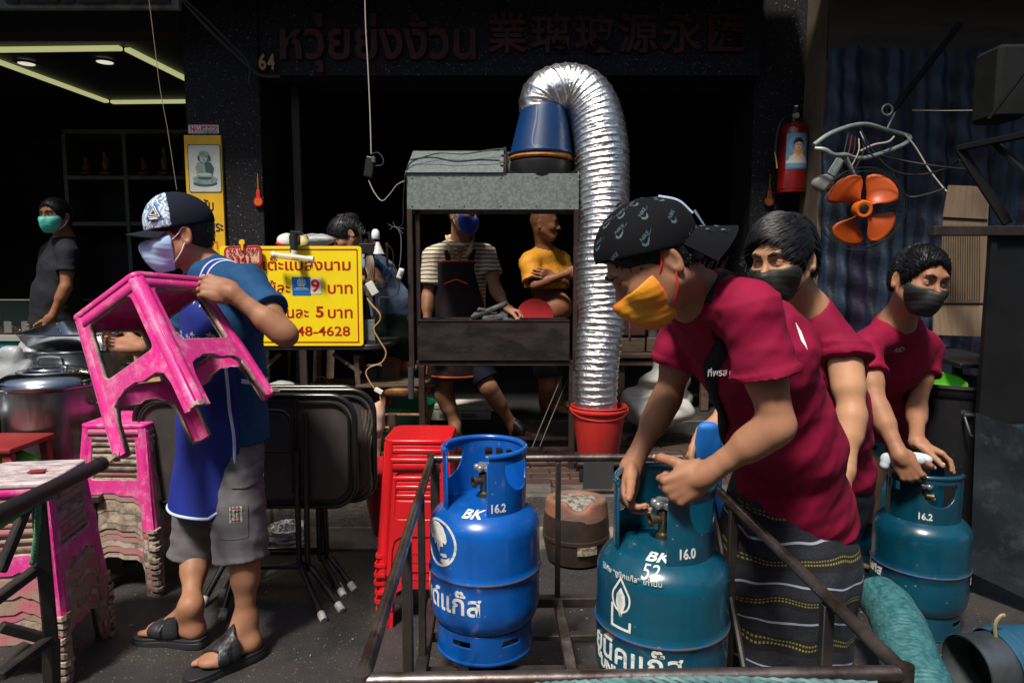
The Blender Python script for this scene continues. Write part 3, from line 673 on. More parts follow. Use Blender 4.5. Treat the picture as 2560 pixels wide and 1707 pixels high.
    if not cham:
        gb = B()
        for i in range(-4, 5): gb.bb(-.10, .10, i * .022 - .0012, i * .022 + .0012, h - .0012, h + .0008)
        out['seat_rib'] = gb.mesh('seat_rib', False)
    return out
def make_stool(meshes, label, group, m_main, m_lip, m_seat=None, cham=False):
    t = thing('plastic_stool', label, 'stool', (0, 0, 0), 0, group)
    for k in range(4):
        p = link('side_panel', meshes['side_panel%d' % k], m_main, t); link('lip', meshes['lip%d' % k], m_lip, p)
        l = link('leg', meshes['leg%d' % k], m_main, t); link('foot_rim', meshes['foot%d' % k], m_lip, l)
    link('seat', meshes['seat'], m_seat or m_main, t); link('apron', meshes['apron'], m_main, t)
    if 'seat_rib' in meshes: link('seat_rib', meshes['seat_rib'], m_seat or m_main, t)
    return t
def recolor(t, m_main, m_lip):
    for c in [t] + list(t.children_recursive):
        if c.type == 'MESH':
            isl = c.name.startswith(('lip', 'foot')); c.material_slots[0].link = 'OBJECT'; c.material_slots[0].material = m_lip if isl else m_main
def stack(proto, x, y, yaw, z0, n, dz, names, group, mats_, seed=0):
    r = random.Random(seed)
    for i in range(n):
        s = proto if (i == n - 1) else copy_tree(proto)
        s.location = (x + r.uniform(-.003, .003), y + r.uniform(-.003, .003), z0 + dz * i); s.rotation_euler = (0, 0, yaw + R(r.uniform(-.8, .8)) + (0 if i == n - 1 else r.choice((0, 1, 2, 3)) * math.pi / 2))
        s['label'] = names(i, n); s['group'] = group
        if i < n - 1: recolor(s, *mats_(r))
    return
ORD = ['lowest', 'second', 'third', 'fourth', 'fifth', 'sixth', 'seventh', 'eighth', 'ninth', 'tenth', 'eleventh', 'twelfth', 'thirteenth', 'fourteenth']
def namer(color, where):
    def f(i, n):
        return (f'{color} stool, topmost of the {where}' if i == n - 1 else f'{color} stool, {ORD[i]}{"" if i == 0 else " from the bottom"} of the {where}')
    return f
sm1 = stool_meshes(.1322, .1706, .4457, 1); sm2 = stool_meshes(.1322, .1706, .4457, 2); sm3 = stool_meshes(.120, .150, .4457, 0, True)
def pinkmats(r): return r.choice([(M_pinkd, M_grime), (M_grime, M_grime), (M_grime, M_grime), (M_pinkd, M_grime)]) if r.random() > .04 else (M_yel, M_yel)
# held stool (pose solved from its seven visible corners)
held = make_stool(sm1, 'worn bright pink plastic stool carried tilted by the man in the blue apron', None, M_pink, M_grime)
Rm = np.array([[0.2955, -0.8316, -0.4703], [0.9524, 0.2177, 0.2134], [-0.0751, -0.511, 0.8563]]); Tm = np.array([-1.1483, 2.0989, 1.2701]) - Rm @ V(0, 0, .4457)
Mw = Matrix.Identity(4)
for i in range(3):
    for j in range(3): Mw[i][j] = Rm[i][j]
    Mw[i][3] = Tm[i]
held.rotation_mode = 'QUATERNION'; held.location = Mw.to_translation(); held.rotation_quaternion = Mw.to_quaternion()
HELD = Mw
def col_label(c): return c
p1 = make_stool(sm2, 'x', 'g', M_pink, M_grime, M_pale)
yaw1 = R(8.5); c1 = G(112, 1203, .68) + (G(214, 1144, .68) - G(112, 1203, .68)) / 2 + V(-.1322 * math.cos(yaw1), -.1322 * math.sin(yaw1), 0)
stack(p1, c1[0], c1[1], yaw1, .0, 10, .0258, namer('worn pink', 'near left stack beside the cart handle'), 'near left stack of pink stools', pinkmats, 3)
p2 = make_stool(sm1, 'x', 'g', M_pink, M_grime)
stack(p2, ux(346, 1300, 2.88), 2.88, R(-1), .0, 12, .0250, namer('worn pink', 'middle stack behind the carried stool'), 'middle stack of pink stools', pinkmats, 8)
p3 = make_stool(sm3, 'x', 'g', M_red, M_redd, cham=True)
stack(p3, -.352, 2.60, R(-1.5), .0, 9, .0345, namer('glossy red', 'stack left of the cart'), 'stack of red stools left of the cart', lambda r: (M_red, M_redd), 5)
# small red paper on the near pale seat
solo('paper_scrap', B().box((float(G(92, 1177, .684)[0]), float(G(92, 1177, .684)[1]), .6835), (.048, .034, .003), [[.96, -.28, 0], [.28, .96, 0], [0, 0, 1]]), mat('dark_red_paper', (0.20, 0.015, 0.02), .7), 'dark red scrap lying on the pale seat of the near stool', 'paper')
# ================================================================== GRILL STALL WITH HOOD
M_galv = mat('galvanised_sheet', (0.30, 0.34, 0.33), 0.42, metal=0.55, col2=(0.20, 0.235, 0.23), scale=55, mix=(0.42, 0.58), rvar=0.1, dirt=((0.12, 0.12, 0.11), 3, 0.56, 0.75))
M_brn = mat('brown_frame_steel', (0.045, 0.026, 0.022), 0.5, metal=0.3, col2=(0.022, 0.014, 0.013), scale=9, bump=0.3, dirt=((0.07, 0.045, 0.03), 20, 0.58, 0.7))
M_char = mat('sooty_steel', (0.035, 0.026, 0.026), 0.5, metal=0.35, col2=(0.012, 0.010, 0.010), scale=5, stretch=(1, 1, 2.4), bump=0.4, dirt=((0.07, 0.05, 0.045), 9, 0.56, 0.75), rvar=0.1)
M_screw = mat('screw_zinc', (0.4, 0.42, 0.42), 0.3, metal=0.9)
M_blk = mat('black_plastic', (0.012, 0.012, 0.013), 0.4, bump=0.1)
M_blub = mat('blue_bucket_plastic', (0.002, 0.030, 0.11), 0.38, col2=(0.002, 0.022, 0.08), scale=5, rvar=0.1, bump=0.1)
M_org = mat('orange_yellow_ring', (0.55, 0.20, 0.01), 0.5, col2=(0.3, 0.1, 0.01), scale=20)
Yf, Yb = 3.9, 4.22
xl, xr = ux(1017, 480, Yf), ux(1447, 480, Yf); z1, z0_ = vz(434, Yf), vz(524, Yf)
hood = thing('hood', 'galvanised sheet metal smoke hood standing over the charcoal grill', 'smoke hood', ((xl + xr) / 2, 4.15, z0_))
part('front_panel', B().bb(xl, xr, Yf, Yf + .004, z0_, z1, .001), M_galv, hood, smooth=False)
for u in (1030, 1098, 1160, 1252, 1340, 1425):
    for v in (444, 515): part('screw', B().lathe([(0, .004), (.004, .003), (.005, 0)], 10, c=(ux(u, v, Yf), Yf - .0005, vz(v, Yf)), M=[[1, 0, 0], [0, 0, -1], [0, 1, 0]]), M_screw, hood)
zt = vz(377, Yb - .05) + .0
part('side_panel', B().add([(xl + .001, Yf + .005, z0_), (xl + .001, Yb, z0_), (xl + .001, Yb, zt), (xl + .001, Yf + .005, z1), (xl + .004, Yf + .005, z0_), (xl + .004, Yb, z0_), (xl + .004, Yb, zt), (xl + .004, Yf + .005, z1)], [(0, 1, 2, 3), (7, 6, 5, 4), (0, 3, 7, 4), (1, 5, 6, 2), (3, 2, 6, 7), (0, 4, 5, 1)]), M_galv, hood, smooth=False)
part('side_panel', B().add([(xr - .004, Yf + .005, z0_), (xr - .004, Yb, z0_), (xr - .004, Yb, zt), (xr - .004, Yf + .005, z1), (xr - .001, Yf + .005, z0_), (xr - .001, Yb, z0_), (xr - .001, Yb, zt), (xr - .001, Yf + .005, z1)], [(0, 1, 2, 3), (7, 6, 5, 4), (0, 3, 7, 4), (1, 5, 6, 2), (3, 2, 6, 7), (0, 4, 5, 1)]), M_galv, hood, smooth=False)
xm = ux(1258, 430, Yf)
def slab(x0, x1, y0, zA, y1, zB, th): return B().add([(x0, y0, zA), (x1, y0, zA), (x1, y1, zB), (x0, y1, zB), (x0, y0, zA + th), (x1, y0, zA + th), (x1, y1, zB + th), (x0, y1, zB + th)], [(3, 2, 1, 0), (4, 5, 6, 7), (0, 1, 5, 4), (1, 2, 6, 5), (2, 3, 7, 6), (3, 0, 4, 7)])
part('top_sheet', slab(xl - .006, xm, Yf - .012, z1 + .004, Yb, zt + .004, .003), M_galv, hood, smooth=False)
part('back_panel', B().bb(xl + .005, xr - .005, Yb - .004, Yb - .001, z0_, zt), M_galv, hood, smooth=False)
part('top_tray', slab(xm + .012, xr - .005, Yf + .006, z1 - .02, Yb - .006, zt - .06, .004), mat('dark_tray', (0.02, 0.022, 0.026), 0.25, metal=0.6, dirt=((0.05, 0.03, 0.02), 12, .5, .7)), hood, smooth=False)
part('tray_edge', slab(xm + .002, xm + .016, Yf - .008, z1 + .002, Yb - .01, zt, .028), M_brn, hood, smooth=False)
for k in (.25, .8): part('hinge', B().box((xm - .008, Yf + k * .28, z1 + k * (zt - z1) + .03), (.03, .04, .008), None, .002), M_screw, hood, smooth=False)
# exhaust fan under the upside-down bucket
bx, by = ux(1352, 400, 4.07), 4.07; zb_ = vz(404, 4.02); ztp = vz(272, 4.1)
fn_ = thing('blower', 'black round blower base with orange rim under the blue bucket', 'blower', (bx, by, zb_ - .06))
part('casing', B().lathe([(0, -.10), (.17, -.10), (.18, -.07), (.18, -.005), (.165, .01), (0, .01)], 40, c=(bx, by, zb_)), M_blk, fn_)
part('rim', B().lathe([(.150, .011), (.179, .011), (.186, .022), (.182, .036), (.160, .037)], 40, c=(bx, by, zb_)), M_org, fn_)
bk = thing('bucket', 'dark blue bucket turned upside down on top of the smoke hood', 'bucket', (bx, by, zb_ + .038))
hb = ztp - zb_ - .038
Lx = [[1, 0, .06], [0, 1, -.02], [0, 0, 1]]
part('wall', B().lathe([(.186, 0), (.192, .006), (.192, .014), (.182, .018), (.178, .03), (.135, hb - .02), (.129, hb), (.124, hb), (.173, .03), (.184, .002)], 48, c=(bx, by, zb_ + .038), M=Lx), M_blub, bk)
part('string', B().tube(curve([(bx - .03, by - .155, ztp - .02), (bx - .035, by - .165, ztp - .1), (bx - .055, by - .18, zb_ + .12), (bx - .05, by - .195, zb_ + .065), (bx - .02, by - .2, zb_ + .07)]), .0013, 5), mat('pale_wire', (.35, .4, .45), .5), bk)
# silver flexible duct
M_foil = mat('crinkled_foil', (0.80, 0.80, 0.78), 0.33, metal=1.0, bump=.7, bscale=55, bdist=0.006, stretch=(1, 1, 1), rvar=0.08)
def duct(path, rad, pitch, amp, seg=72, crk=.0014, seed=1, tw=True):
    pth = curve(path, 40); L = np.concatenate([[0], np.cumsum(np.linalg.norm(np.diff(pth, axis=0), axis=1))]); n = int(L[-1] / .0048); s = np.linspace(0, L[-1], n)
    pts = np.stack([np.interp(s, L, pth[:, i]) for i in range(3)], 1)
    for _ in range(30): pts[1:-1] = .5 * pts[1:-1] + .25 * (pts[:-2] + pts[2:])
    t = np.gradient(pts, axis=0); t /= np.linalg.norm(t, axis=1)[:, None]; rr = np.interp(s / L[-1], rad[0], rad[1])
    a = np.linspace(0, 2 * math.pi, seg, endpoint=False); u = perp(t[0], (0, 1, .1)); out = []; r_ = np.random.default_rng(seed)
    nz = r_.normal(size=(n, seg)); 
    for _ in range(2): nz = (nz + np.roll(nz, 1, 1) + np.roll(nz, 1, 0)) / 3
    nz /= nz.std()
    curv = np.linalg.norm(np.gradient(t, axis=0), axis=1)
    for i in range(n):
        u = u - t[i] * (u @ t[i]); u /= np.linalg.norm(u); w_ = np.cross(t[i], u)
        ph = (s[i] / pitch - a / (2 * math.pi)) % 1.0; prof = np.exp(-((ph - .5) / .11) ** 2) * 1.0 - .35 * np.abs(np.sin(ph * math.pi)) * 0
        wob = 1 + .02 * np.sin(a * 2 + s[i] * 7) + .012 * np.sin(3 * a - s[i] * 13)
        r2 = rr[i] * wob + amp * prof + crk * nz[i] * (1 - prof)
        out.append(pts[i] + r2[:, None] * (np.cos(a)[:, None] * u + np.sin(a)[:, None] * w_))
    f = [(i * seg + k, i * seg + (k + 1) % seg, (i + 1) * seg + (k + 1) % seg, (i + 1) * seg + k) for i in range(n - 1) for k in range(seg)]
    b = B(); b.add(np.concatenate(out), f); me = bpy.data.meshes.new('duct'); me.from_pydata(np.concatenate(out).tolist(), [], f); me.polygons.foreach_set('use_smooth', [True] * len(f)); me.update(); return me
zr_ = vz(1012, 3.78)
dp = [P(1352, 290, 4.07), P(1356, 250, 4.07), P(1380, 231, 4.07), P(1420, 224, 4.09), P(1460, 240, 4.07), P(1488, 285, 4.04), P(1501, 350, 4.0), P(1508, 430, 3.97), P(1511, 510, 3.94), P(1509, 590, 3.91), P(1504, 660, 3.89), P(1503, 740, 3.87), P(1505, 790, 3.85), P(1499, 840, 3.83), P(1494, 900, 3.80), P(1490, 960, 3.78), P(1489, 1010, 3.77), P(1488, 1045, 3.77)]
solo('duct', duct(dp, ([0, .06, .2, .45, .8, .94, 1], [.124, .14, .150, .145, .126, .118, .116]), .036, .0065), M_foil, 'long silver spiral foil duct arching from the blue bucket down into the red bucket', 'duct')
M_redb = mat('faded_red_bucket', (0.48, 0.022, 0.018), 0.42, col2=(0.36, 0.02, 0.016), scale=4, bump=0.2, rvar=0.1, dirt=((0.25, 0.05, 0.04), 14, .55, .75))
def bucket(c, r0, r1, h, label, m, group=None, handle=True):
    t = thing('bucket', label, 'bucket', c, 0, group)
    part('wall', B().lathe([(0, 0), (r0, 0), (r0 + .002, .004), (r1 - .004, h - .03), (r1 + .008, h - .028), (r1 + .010, h - .018), (r1 + .002, h - .014), (r1, h - .004), (r1 + .006, h), (r1 + .001, h + .003), (r1 - .005, h - .004), (r0 - .003, .008), (0, .008)], 56), m, t, world=False)
    if handle:
        a = np.linspace(0, math.pi, 20); pts = [((r1 + .012) * math.cos(q), -(r1 + .01) * math.sin(q) * .9, h - .012 - .05 * math.sin(q)) for q in a]
        part('handle', B().tube(pts, .003, 7), m, t, world=False)
    return t
zb2 = zr_ - .30
bucket((ux(1497, 1012, 3.78), 3.78, zb2), .112, .152, .30, 'red bucket on a low stand with the silver duct ending in it', M_redb)
t = thing('stand', 'low dark block under the red duct bucket', 'stand', (ux(1497, 1100, 3.78), 3.78, .185))
part('top', B().box((0, 0, zb2 - .185 - .012), (.26, .24, .02), None, .004), M_char, t, world=False, smooth=False)
for sx in (-1, 1):
    for sy in (-1, 1): part('leg', B().box((sx * .11, sy * .10, (zb2 - .185 - .022) / 2), (.02, .02, zb2 - .185 - .023), None, .002), M_char, t, world=False, smooth=False)
solo('metal_plate', B().box((ux(1497, 1175, 3.40), 3.42, .30), (.155, .004, .17), [[1, 0, 0], [0, .97, -.24], [0, .24, .97]], .001), mat('grey_plate', (.09, .092, .095), .5, metal=.3, bump=.2), 'plain grey metal plate leaning at the kerb below the red bucket', 'plate', smooth=False)
# frame and fire box
gr = thing('grill_frame', 'brown steel frame stall carrying the charcoal fire box and the hood posts', 'grill stand', ((xl + xr) / 2, 4.15, .18))
zq1, zq0 = vz(803, Yf), vz(902, Yf); w = .03
def post(u, Y, zA, zB, ww=.028, m=M_brn, nm='post'): part(nm, B().bar((ux(u, 700, Y), Y, zA), (ux(u, 700, Y), Y, zB), ww, ww, bev=.002), m, gr, smooth=False)
post(1027, Yf + .016, vz(925, Yf), z0_ - .001, .030); post(1046, Yf + .05, zq0, z0_ + .05, .026); post(1439, Yf + .016, vz(925, Yf), z0_ - .001, .026)
post(1027, Yb - .02, vz(925, Yf), z0_ - .001, .03); post(1439, Yb - .02, vz(925, Yf), z0_ - .001, .03)
for u in (1051, 1426):
    for Y in (Yf + .03, Yb - .03): post(u if u < 1200 else 1432, Y, .182, zq0 - .032, .034, nm='leg')
for x0, x1, ya, yb in ((1040, 1437, Yf + .03, Yf + .03), (1040, 1437, Yb - .03, Yb - .03)): part('frame_rail', B().bar((ux(x0, 900, Yf), ya, zq0 - .016), (ux(x1, 900, Yf), yb, zq0 - .016), .034, .03, bev=.002), M_brn, gr, smooth=False)
for u in (1048, 1430): part('frame_rail', B().bar((ux(u, 900, Yf), Yf + .05, zq0 - .016), (ux(u, 900, Yf), Yb - .05, zq0 - .016), .03, .03, bev=.002), M_brn, gr, smooth=False)
M_slv = mat('grey_sleeve', (.12, .12, .13), .35, metal=.7)
for u, va, vb in ((1027, 918, 995), (1439, 928, 1000)): part('sleeve', B().tube([(ux(u, 950, Yf - .02), Yf - .006, vz(va, Yf)), (ux(u, 950, Yf - .02), Yf - .006, vz(vb, Yf))], .018, 12), M_slv, gr)
for u, v0, v1 in ((1440, 1180, 1215),): pass
for Y in (Yf + .03, Yb - .03): part('low_rail', B().bar((ux(1053, 1060, Yf), Y, .30), (ux(1430, 1060, Yf), Y, .30), .02, .02), M_brn, gr, smooth=False)
fx0, fx1 = ux(1044, 850, Yf), ux(1424, 850, Yf)
fb = thing('fire_box', 'long sooty black steel charcoal fire box under the hood', 'grill', ((fx0 + fx1) / 2, 4.12, zq0))
part('front_wall', B().bb(fx0, fx1, Yf + .0, Yf + .004, zq0 + .002, zq1, .001), M_char, fb, smooth=False)
part('back_wall', B().bb(fx0, fx1, Yf + .28, Yf + .284, zq0 + .002, zq1 + .002, .001), M_char, fb, smooth=False)
for x in (fx0, fx1 - .004): part('end_wall', B().bb(x, x + .004, Yf + .005, Yf + .279, zq0 + .002, zq1 - .001), M_char, fb, smooth=False)
part('floor', B().bb(fx0 + .005, fx1 - .005, Yf + .005, Yf + .279, zq0 + .06, zq0 + .07), M_char, fb, smooth=False)
part('rim', B().bar((fx0, Yf + .001, zq1 + .004), (fx1, Yf + .001, zq1 + .004), .012, .008), M_brn, fb, smooth=False)
M_coal = mat('charcoal', (0.035, 0.033, 0.034), 0.75, col2=(0.10, 0.10, 0.105), scale=16, bump=0.8, bscale=70)
cz = zq1 + .0
for k, (u0, v0, u1, v1, r_) in enumerate(((1185, 792, 1262, 760, .020), (1190, 790, 1225, 796, .024), (1250, 775, 1266, 802, .022), (1215, 798, 1262, 790, .026), (1165, 806, 1210, 800, .018), (1235, 805, 1288, 806, .022), (1200, 775, 1238, 783, .018), (1262, 800, 1300, 808, .016))):
    a_, b_ = P(u0, v0, Yf + .12 + .02 * (k % 3)), P(u1, v1, Yf + .14 + .02 * (k % 2)); f = F().cap(a_, b_, r_, r_ * .85, 0); rr = np.random.default_rng(k)
    for _ in range(5): n_ = perp(b_ - a_, rr.normal(size=3)); c0 = a_ + (b_ - a_) * rr.random(); f.plane(c0 + n_ * r_ * .8, n_)
    tag(solo('charcoal', sdf_mesh('c', [f.mesh(.0045, smooth=1)]), M_coal, ['long charcoal stick lying uppermost and pointing right', 'short charcoal lump at the left of the pile', 'charcoal lump nearest the vendor’s hand', 'charcoal lump in the middle of the pile', 'low charcoal lump at the far left of the pile', 'low charcoal lump at the right of the pile', 'small charcoal piece on top of the left lumps', 'small charcoal piece at the far right of the pile'][k], 'charcoal', 'charcoal heaped on the fire box'), None)
# wires and power blocks
M_wire = mat('black_wire', (0.01, 0.01, 0.01), 0.5); M_wirew = mat('pale_wire2', (0.35, 0.30, 0.24), 0.5); M_beige = mat('beige_cord', (0.42, 0.24, 0.09), 0.5)
def cord(pts, r, m, label, cat='cord', n=8): return solo('cord', B().tube(curve(pts, n), r, 6), m, label, cat)
cord([P(912, -30, 4.0), P(914, 60, 4.0), P(920, 170, 3.99), P(925, 280, 3.98), P(928, 385, 3.96)], .0035, M_wirew, 'thin pale cord hanging from above to the black socket block')
sb = thing('socket_block', 'black extension socket hanging from the pale cord left of the hood', 'socket', P(924, 448, 3.95))
part('body', B().box(P(924, 418, 3.95), (.05, .035, .115), [[.98, 0, .17], [0, 1, 0], [-.17, 0, .98]], .006, 2), M_blk, sb, smooth=False)
part('plug', B().box(P(934, 400, 3.93), (.022, .03, .035), None, .004, 1), mat('grey_green_plug', (.06, .08, .06), .5), sb, smooth=False)
part('cable', B().tube(curve([P(926, 386, 3.94), P(945, 382, 3.93), P(958, 398, 3.92), P(955, 412, 3.92), P(938, 415, 3.93)]), .003, 6), mat('blue_wire', (.02, .04, .08), .5), sb)
cord([P(921, 450, 3.95), P(935, 480, 3.94), P(955, 502, 3.93), P(975, 485, 3.92), P(992, 463, 3.9), P(1012, 452, 3.89)], .003, M_wirew, 'pale cord looping from the socket block to the hood corner')
cord([P(1012, 440, 3.88), P(1024, 410, 3.95), P(1048, 397, 4.0), P(1100, 383, 4.05), P(1160, 385, 4.05), P(1215, 377, 4.08), P(1262, 372, 4.1)], .0045, M_wire, 'black cable running across the upper part of the hood roof')
cord([P(1026, 400, 3.98), P(1080, 394, 3.98), P(1140, 404, 3.97), P(1200, 400, 3.98), P(1250, 402, 4.0)], .0045, M_wire, 'black cable lying across the lower part of the hood roof')
cord([P(1012, 440, 3.88), P(1008, 500, 3.88), P(1006, 560, 3.87), P(985, 568, 3.87)], .002, M_wire, 'thin black cord hanging down the left hood post')
cord([P(990, 566, 3.86), P(1002, 590, 3.86), P(1002, 640, 3.85), P(998, 668, 3.85)], .0025, mat('greenish_wire', (.10, .12, .12), .5), 'thin grey cord down to the white switch')
for k, (du, dv) in enumerate(((-22, -6), (22, 2), (-16, 8), (20, 12))): pass
solo('wire_knot', B().tube(curve([P(970, 560, 3.86), P(985, 568, 3.86), P(1010, 572, 3.86)]), .0015, 5).tube(curve([P(975, 574, 3.86), P(988, 566, 3.86), P(1008, 584, 3.86)]), .0015, 5).tube(curve([P(982, 555, 3.86), P(990, 569, 3.86), P(1004, 580, 3.86)]), .0015, 5), mat('greenish_wire', (.10, .12, .12), .5), 'knotted wire ends tied beside the left hood post', 'wire')
M_wht = mat('white_plastic', (0.62, 0.62, 0.58), 0.4, col2=(0.5, 0.49, 0.45), scale=8)
sw_ = thing('cord_switch', 'white in-line cord switch hanging beside the left hood post', 'switch', P(1001, 702, 3.85))
part('body', B().box(P(1001, 684, 3.85), (.032, .02, .062), [[.94, 0, .34], [0, 1, 0], [-.34, 0, .94]], .008, 3), M_wht, sw_)
part('rocker', B().box(P(1003, 682, 3.845) + V(0, -.009, 0), (.012, .006, .025), [[.94, 0, .34], [0, 1, 0], [-.34, 0, .94]], .002), mat('grey_rocker', (.3, .3, .28), .5), sw_, smooth=False)
cord([P(996, 700, 3.85), P(997, 725, 3.85), P(980, 742, 3.84), P(950, 744, 3.84), P(948, 760, 3.83), P(949, 775, 3.83)], .004, M_wire, 'black cable hanging below the white switch')
# ================================================================== FOOD TABLE, SIGN AND WHAT STANDS ON IT
M_tab = mat('dark_table_top', (0.045, 0.042, 0.04), 0.45, col2=(0.02, 0.02, 0.02), scale=8, dirt=((0.10, 0.08, 0.06), 14, .55, .75))
M_leg = mat('tan_steel_leg', (0.16, 0.11, 0.075), 0.5, metal=0.4, col2=(0.08, 0.05, 0.035), scale=12)
Yt = 3.98; zt_ = vz(868, Yt)
x0, x1 = ux(560, 870, Yt), ux(965, 870, Yt)
ft = thing('food_table', 'dark folding food table behind the yellow price sign', 'table', ((x0 + x1) / 2, Yt + .3, .185))
me = curve2d([rrect(x1 - x0, .62, .12, 6)], .010, .006); place2d(me, ((x0 + x1) / 2, Yt + .31, zt_), (1, 0, 0), (0, 1, 0)); part('table_top', me, M_tab, ft)
for (ua, va, ub, vb, dy) in ((890, 885, 908, 1100, .06), (645, 885, 640, 1100, .06), (905, 885, 920, 1100, .52), (650, 885, 655, 1100, .52)):
    a_ = P(ua, va, Yt + dy); b_ = P(ub, vb, Yt + dy); b_ = a_ + (b_ - a_) * ((a_[2] - .185) / (a_[2] - b_[2])); part('leg', B().bar(a_ - V(0, 0, .0), b_, .03, .022, bev=.002), M_leg, ft, smooth=False)
for (ua, va, ub, vb) in ((832, 884, 902, 932), (700, 884, 650, 932)): part('brace', B().bar(P(ua, va, Yt + .055), P(ub, vb, Yt + .055), .006, .022, up=(0, 0, 1)), M_leg, ft, smooth=False)
for (u, v) in ((897, 893), (902, 932), (867, 907)): part('bolt', B().lathe([(0, .006), (.005, .005), (.007, 0)], 8, c=P(u, v, Yt + .04), M=[[1, 0, 0], [0, 0, -1], [0, 1, 0]]), M_screw, ft)
M_yel_s = mat('yellow_board', (0.85, 0.66, 0.004), 0.42, col2=(0.80, 0.60, 0.01), scale=3, rvar=.05)
M_rlet = mat('red_vinyl', (0.36, 0.008, 0.006), 0.45); M_rlet2 = mat('bright_red_vinyl', (0.62, 0.012, 0.008), 0.45)
Ysn = Yt - .012; sx0, sx1 = ux(556, 740, Ysn), ux(906, 740, Ysn); sz1, sz0 = vz(616, Ysn), vz(864, Ysn)
sg = thing('price_sign', 'bright yellow price board with dark red Thai lettering on the food table', 'sign', ((sx0 + sx1) / 2, Ysn, sz0))
me = curve2d([rrect(sx1 - sx0, sz1 - sz0, .018, 4)], .003, .001); place2d(me, ((sx0 + sx1) / 2, Ysn, (sz0 + sz1) / 2), (1, 0, 0), (0, 0, 1)); part('board', me, M_yel_s, sg)
def strip(u0, v0, u1, v1, wd=.007): part('border_line', B().bar(P(u0, v0, Ysn) + V(0, -.0048, 0), P(u1, v1, Ysn) + V(0, -.0048, 0), .001, wd, up=(0, 0, 1)) if abs(u1 - u0) > abs(v1 - v0) else B().bar(P(u0, v0, Ysn) + V(0, -.0048, 0), P(u1, v1, Ysn) + V(0, -.0048, 0), wd, .001, up=(0, 1, 0)), M_rlet, sg, smooth=False)
strip(566, 624, 893, 624); strip(893, 624, 897, 854); strip(566, 855, 899, 855)
def stext(txt, u0, u1, v, size, m=M_rlet, off=.0018, par=sg, Y=Ysn, yo=-.0045, thick=.0004, center=False, xs=None):
    me = curve2d(None, thick, text=txt, size=size, align='LEFT', off=off); a = mv(me); wd = a[:, 0].max() - a[:, 0].min(); tgt = ux(u1, v, Y) - ux(u0, v, Y); sc = tgt / wd
    a[:, 0] = (a[:, 0] - a[:, 0].min()) * sc; setv(me, a); place2d(me, (ux(u0, v, Y), Y + yo, vz(v, Y)), (1, 0, 0), (0, 0, 1)); return part('lettering', me, m, par)
stext('หมูสะเต๊ะแปลงนาม', 566, 877, 664, .088); stext('ไม้ละ', 655, 726, 722, .088); stext('บาท', 820, 882, 722, .088)
stext('ขนมปังแผ่นละ', 560, 772, 783, .088); stext('5', 790, 810, 781, .088, off=.003); stext('บาท', 820, 882, 783, .088)
stext('โทร.0', 580, 662, 829, .078, off=.0014); stext('48-4628', 742, 876, 829, .078, off=.0014); 
M_stk = mat('blue_sticker', (0.006, 0.14, 0.42), 0.4); M_w = mat('white_print', (0.75, 0.75, 0.72), 0.5)
st_ = thing('award_sticker', 'square blue award sticker with white laurel in the middle of the yellow board', 'sticker', (0, 0, 0)); st_.location = P(754, 738, Ysn)
part('backing', B().bb(ux(731, 715, Ysn), ux(777, 715, Ysn), Ysn - .0062, Ysn - .0045, vz(738, Ysn), vz(692, Ysn)), M_stk, st_, smooth=False)
stext("USERS'", 745, 764, 703, .02, M_w, .0004, st_, yo=-.0066); stext('CHOICE', 744, 765, 708, .02, M_w, .0004, st_, yo=-.0066); stext('2020', 748, 761, 713, .016, M_w, .0003, st_, yo=-.0066)
for v_, w__ in ((720, 13), (723.5, 18)): part('small_print', B().box(P(754, v_, Ysn) + V(0, -.0066, 0), (w__ * .0048, .0006, .0022)), M_w, st_, smooth=False)
for s in (-1, 1):
    for k in range(6):
        a = R(-60 + k * 26); c = P(754.5, 706, Ysn) + V(s * .024 * math.cos(a), -.0064, .024 * math.sin(a) - .002)
        part('laurel_leaf', B().box(c, (.007, .0005, .003), [[math.cos(a + 1.2) * s, 0, -math.sin(a + 1.2)], [0, 1, 0], [math.sin(a + 1.2), 0, math.cos(a + 1.2) * s]]), M_w, st_, smooth=False)
nb = thing('number_card', 'small white card with a red nine on the yellow board', 'card', P(790, 734, Ysn))
me = curve2d([rrect(.063, .092, .006, 3)], .0008); place2d(me, P(790, 715, Ysn) + V(0, -.0052, 0), (1, 0, 0), (0, 0, 1)); part('backing', me, mat('card_white', (.7, .7, .66), .5), nb)
stext('9', 778, 800, 716, .10, M_rlet2, .0025, nb, yo=-.0064)
# handwritten red card with yellow clip
cdt = thing('phone_card', 'scalloped dark red card with handwritten numbers clipped to the sign', 'card', P(605, 667, Ysn - .03))
cc_ = P(608, 641, Ysn - .035)
me = curve2d([rpoly([(x * 1.0, y) for x, y in rrect(.215, .118, .03, 4)], .01)], .003, .002); place2d(me, cc_, (1, 0, .03), (0, .05, 1)); part('backing', me, mat('dark_red_card', (.32, .012, .03), .5), cdt)
sc = []
for (x, y) in rrect(.190, .094, .02, 5): sc.append((x, y))
me = curve2d([sc], .0008); place2d(me, cc_ + V(0, -.006, 0), (1, 0, .03), (0, .05, 1)); part('sheet', me, mat('salmon_card', (.62, .34, .24), .6, col2=(.5, .25, .18), scale=30), cdt)
stext('52 00297', 570, 645, 627, .06, M_rlet, .0006, cdt, Ysn - .045, -.003); stext('2341', 572, 626, 650, .06, M_rlet, .0008, cdt, Ysn - .045, -.003); stext('เจ้าแรก', 622, 643, 657, .03, mat('ink', (.03, .02, .02), .6), 0, cdt, Ysn - .045, -.003)
cl = thing('clip', 'yellow plastic clip holding the red card on the sign', 'clip', P(605, 620, Ysn - .05)); M_cy = mat('clip_yellow', (.85, .5, .01), .4)
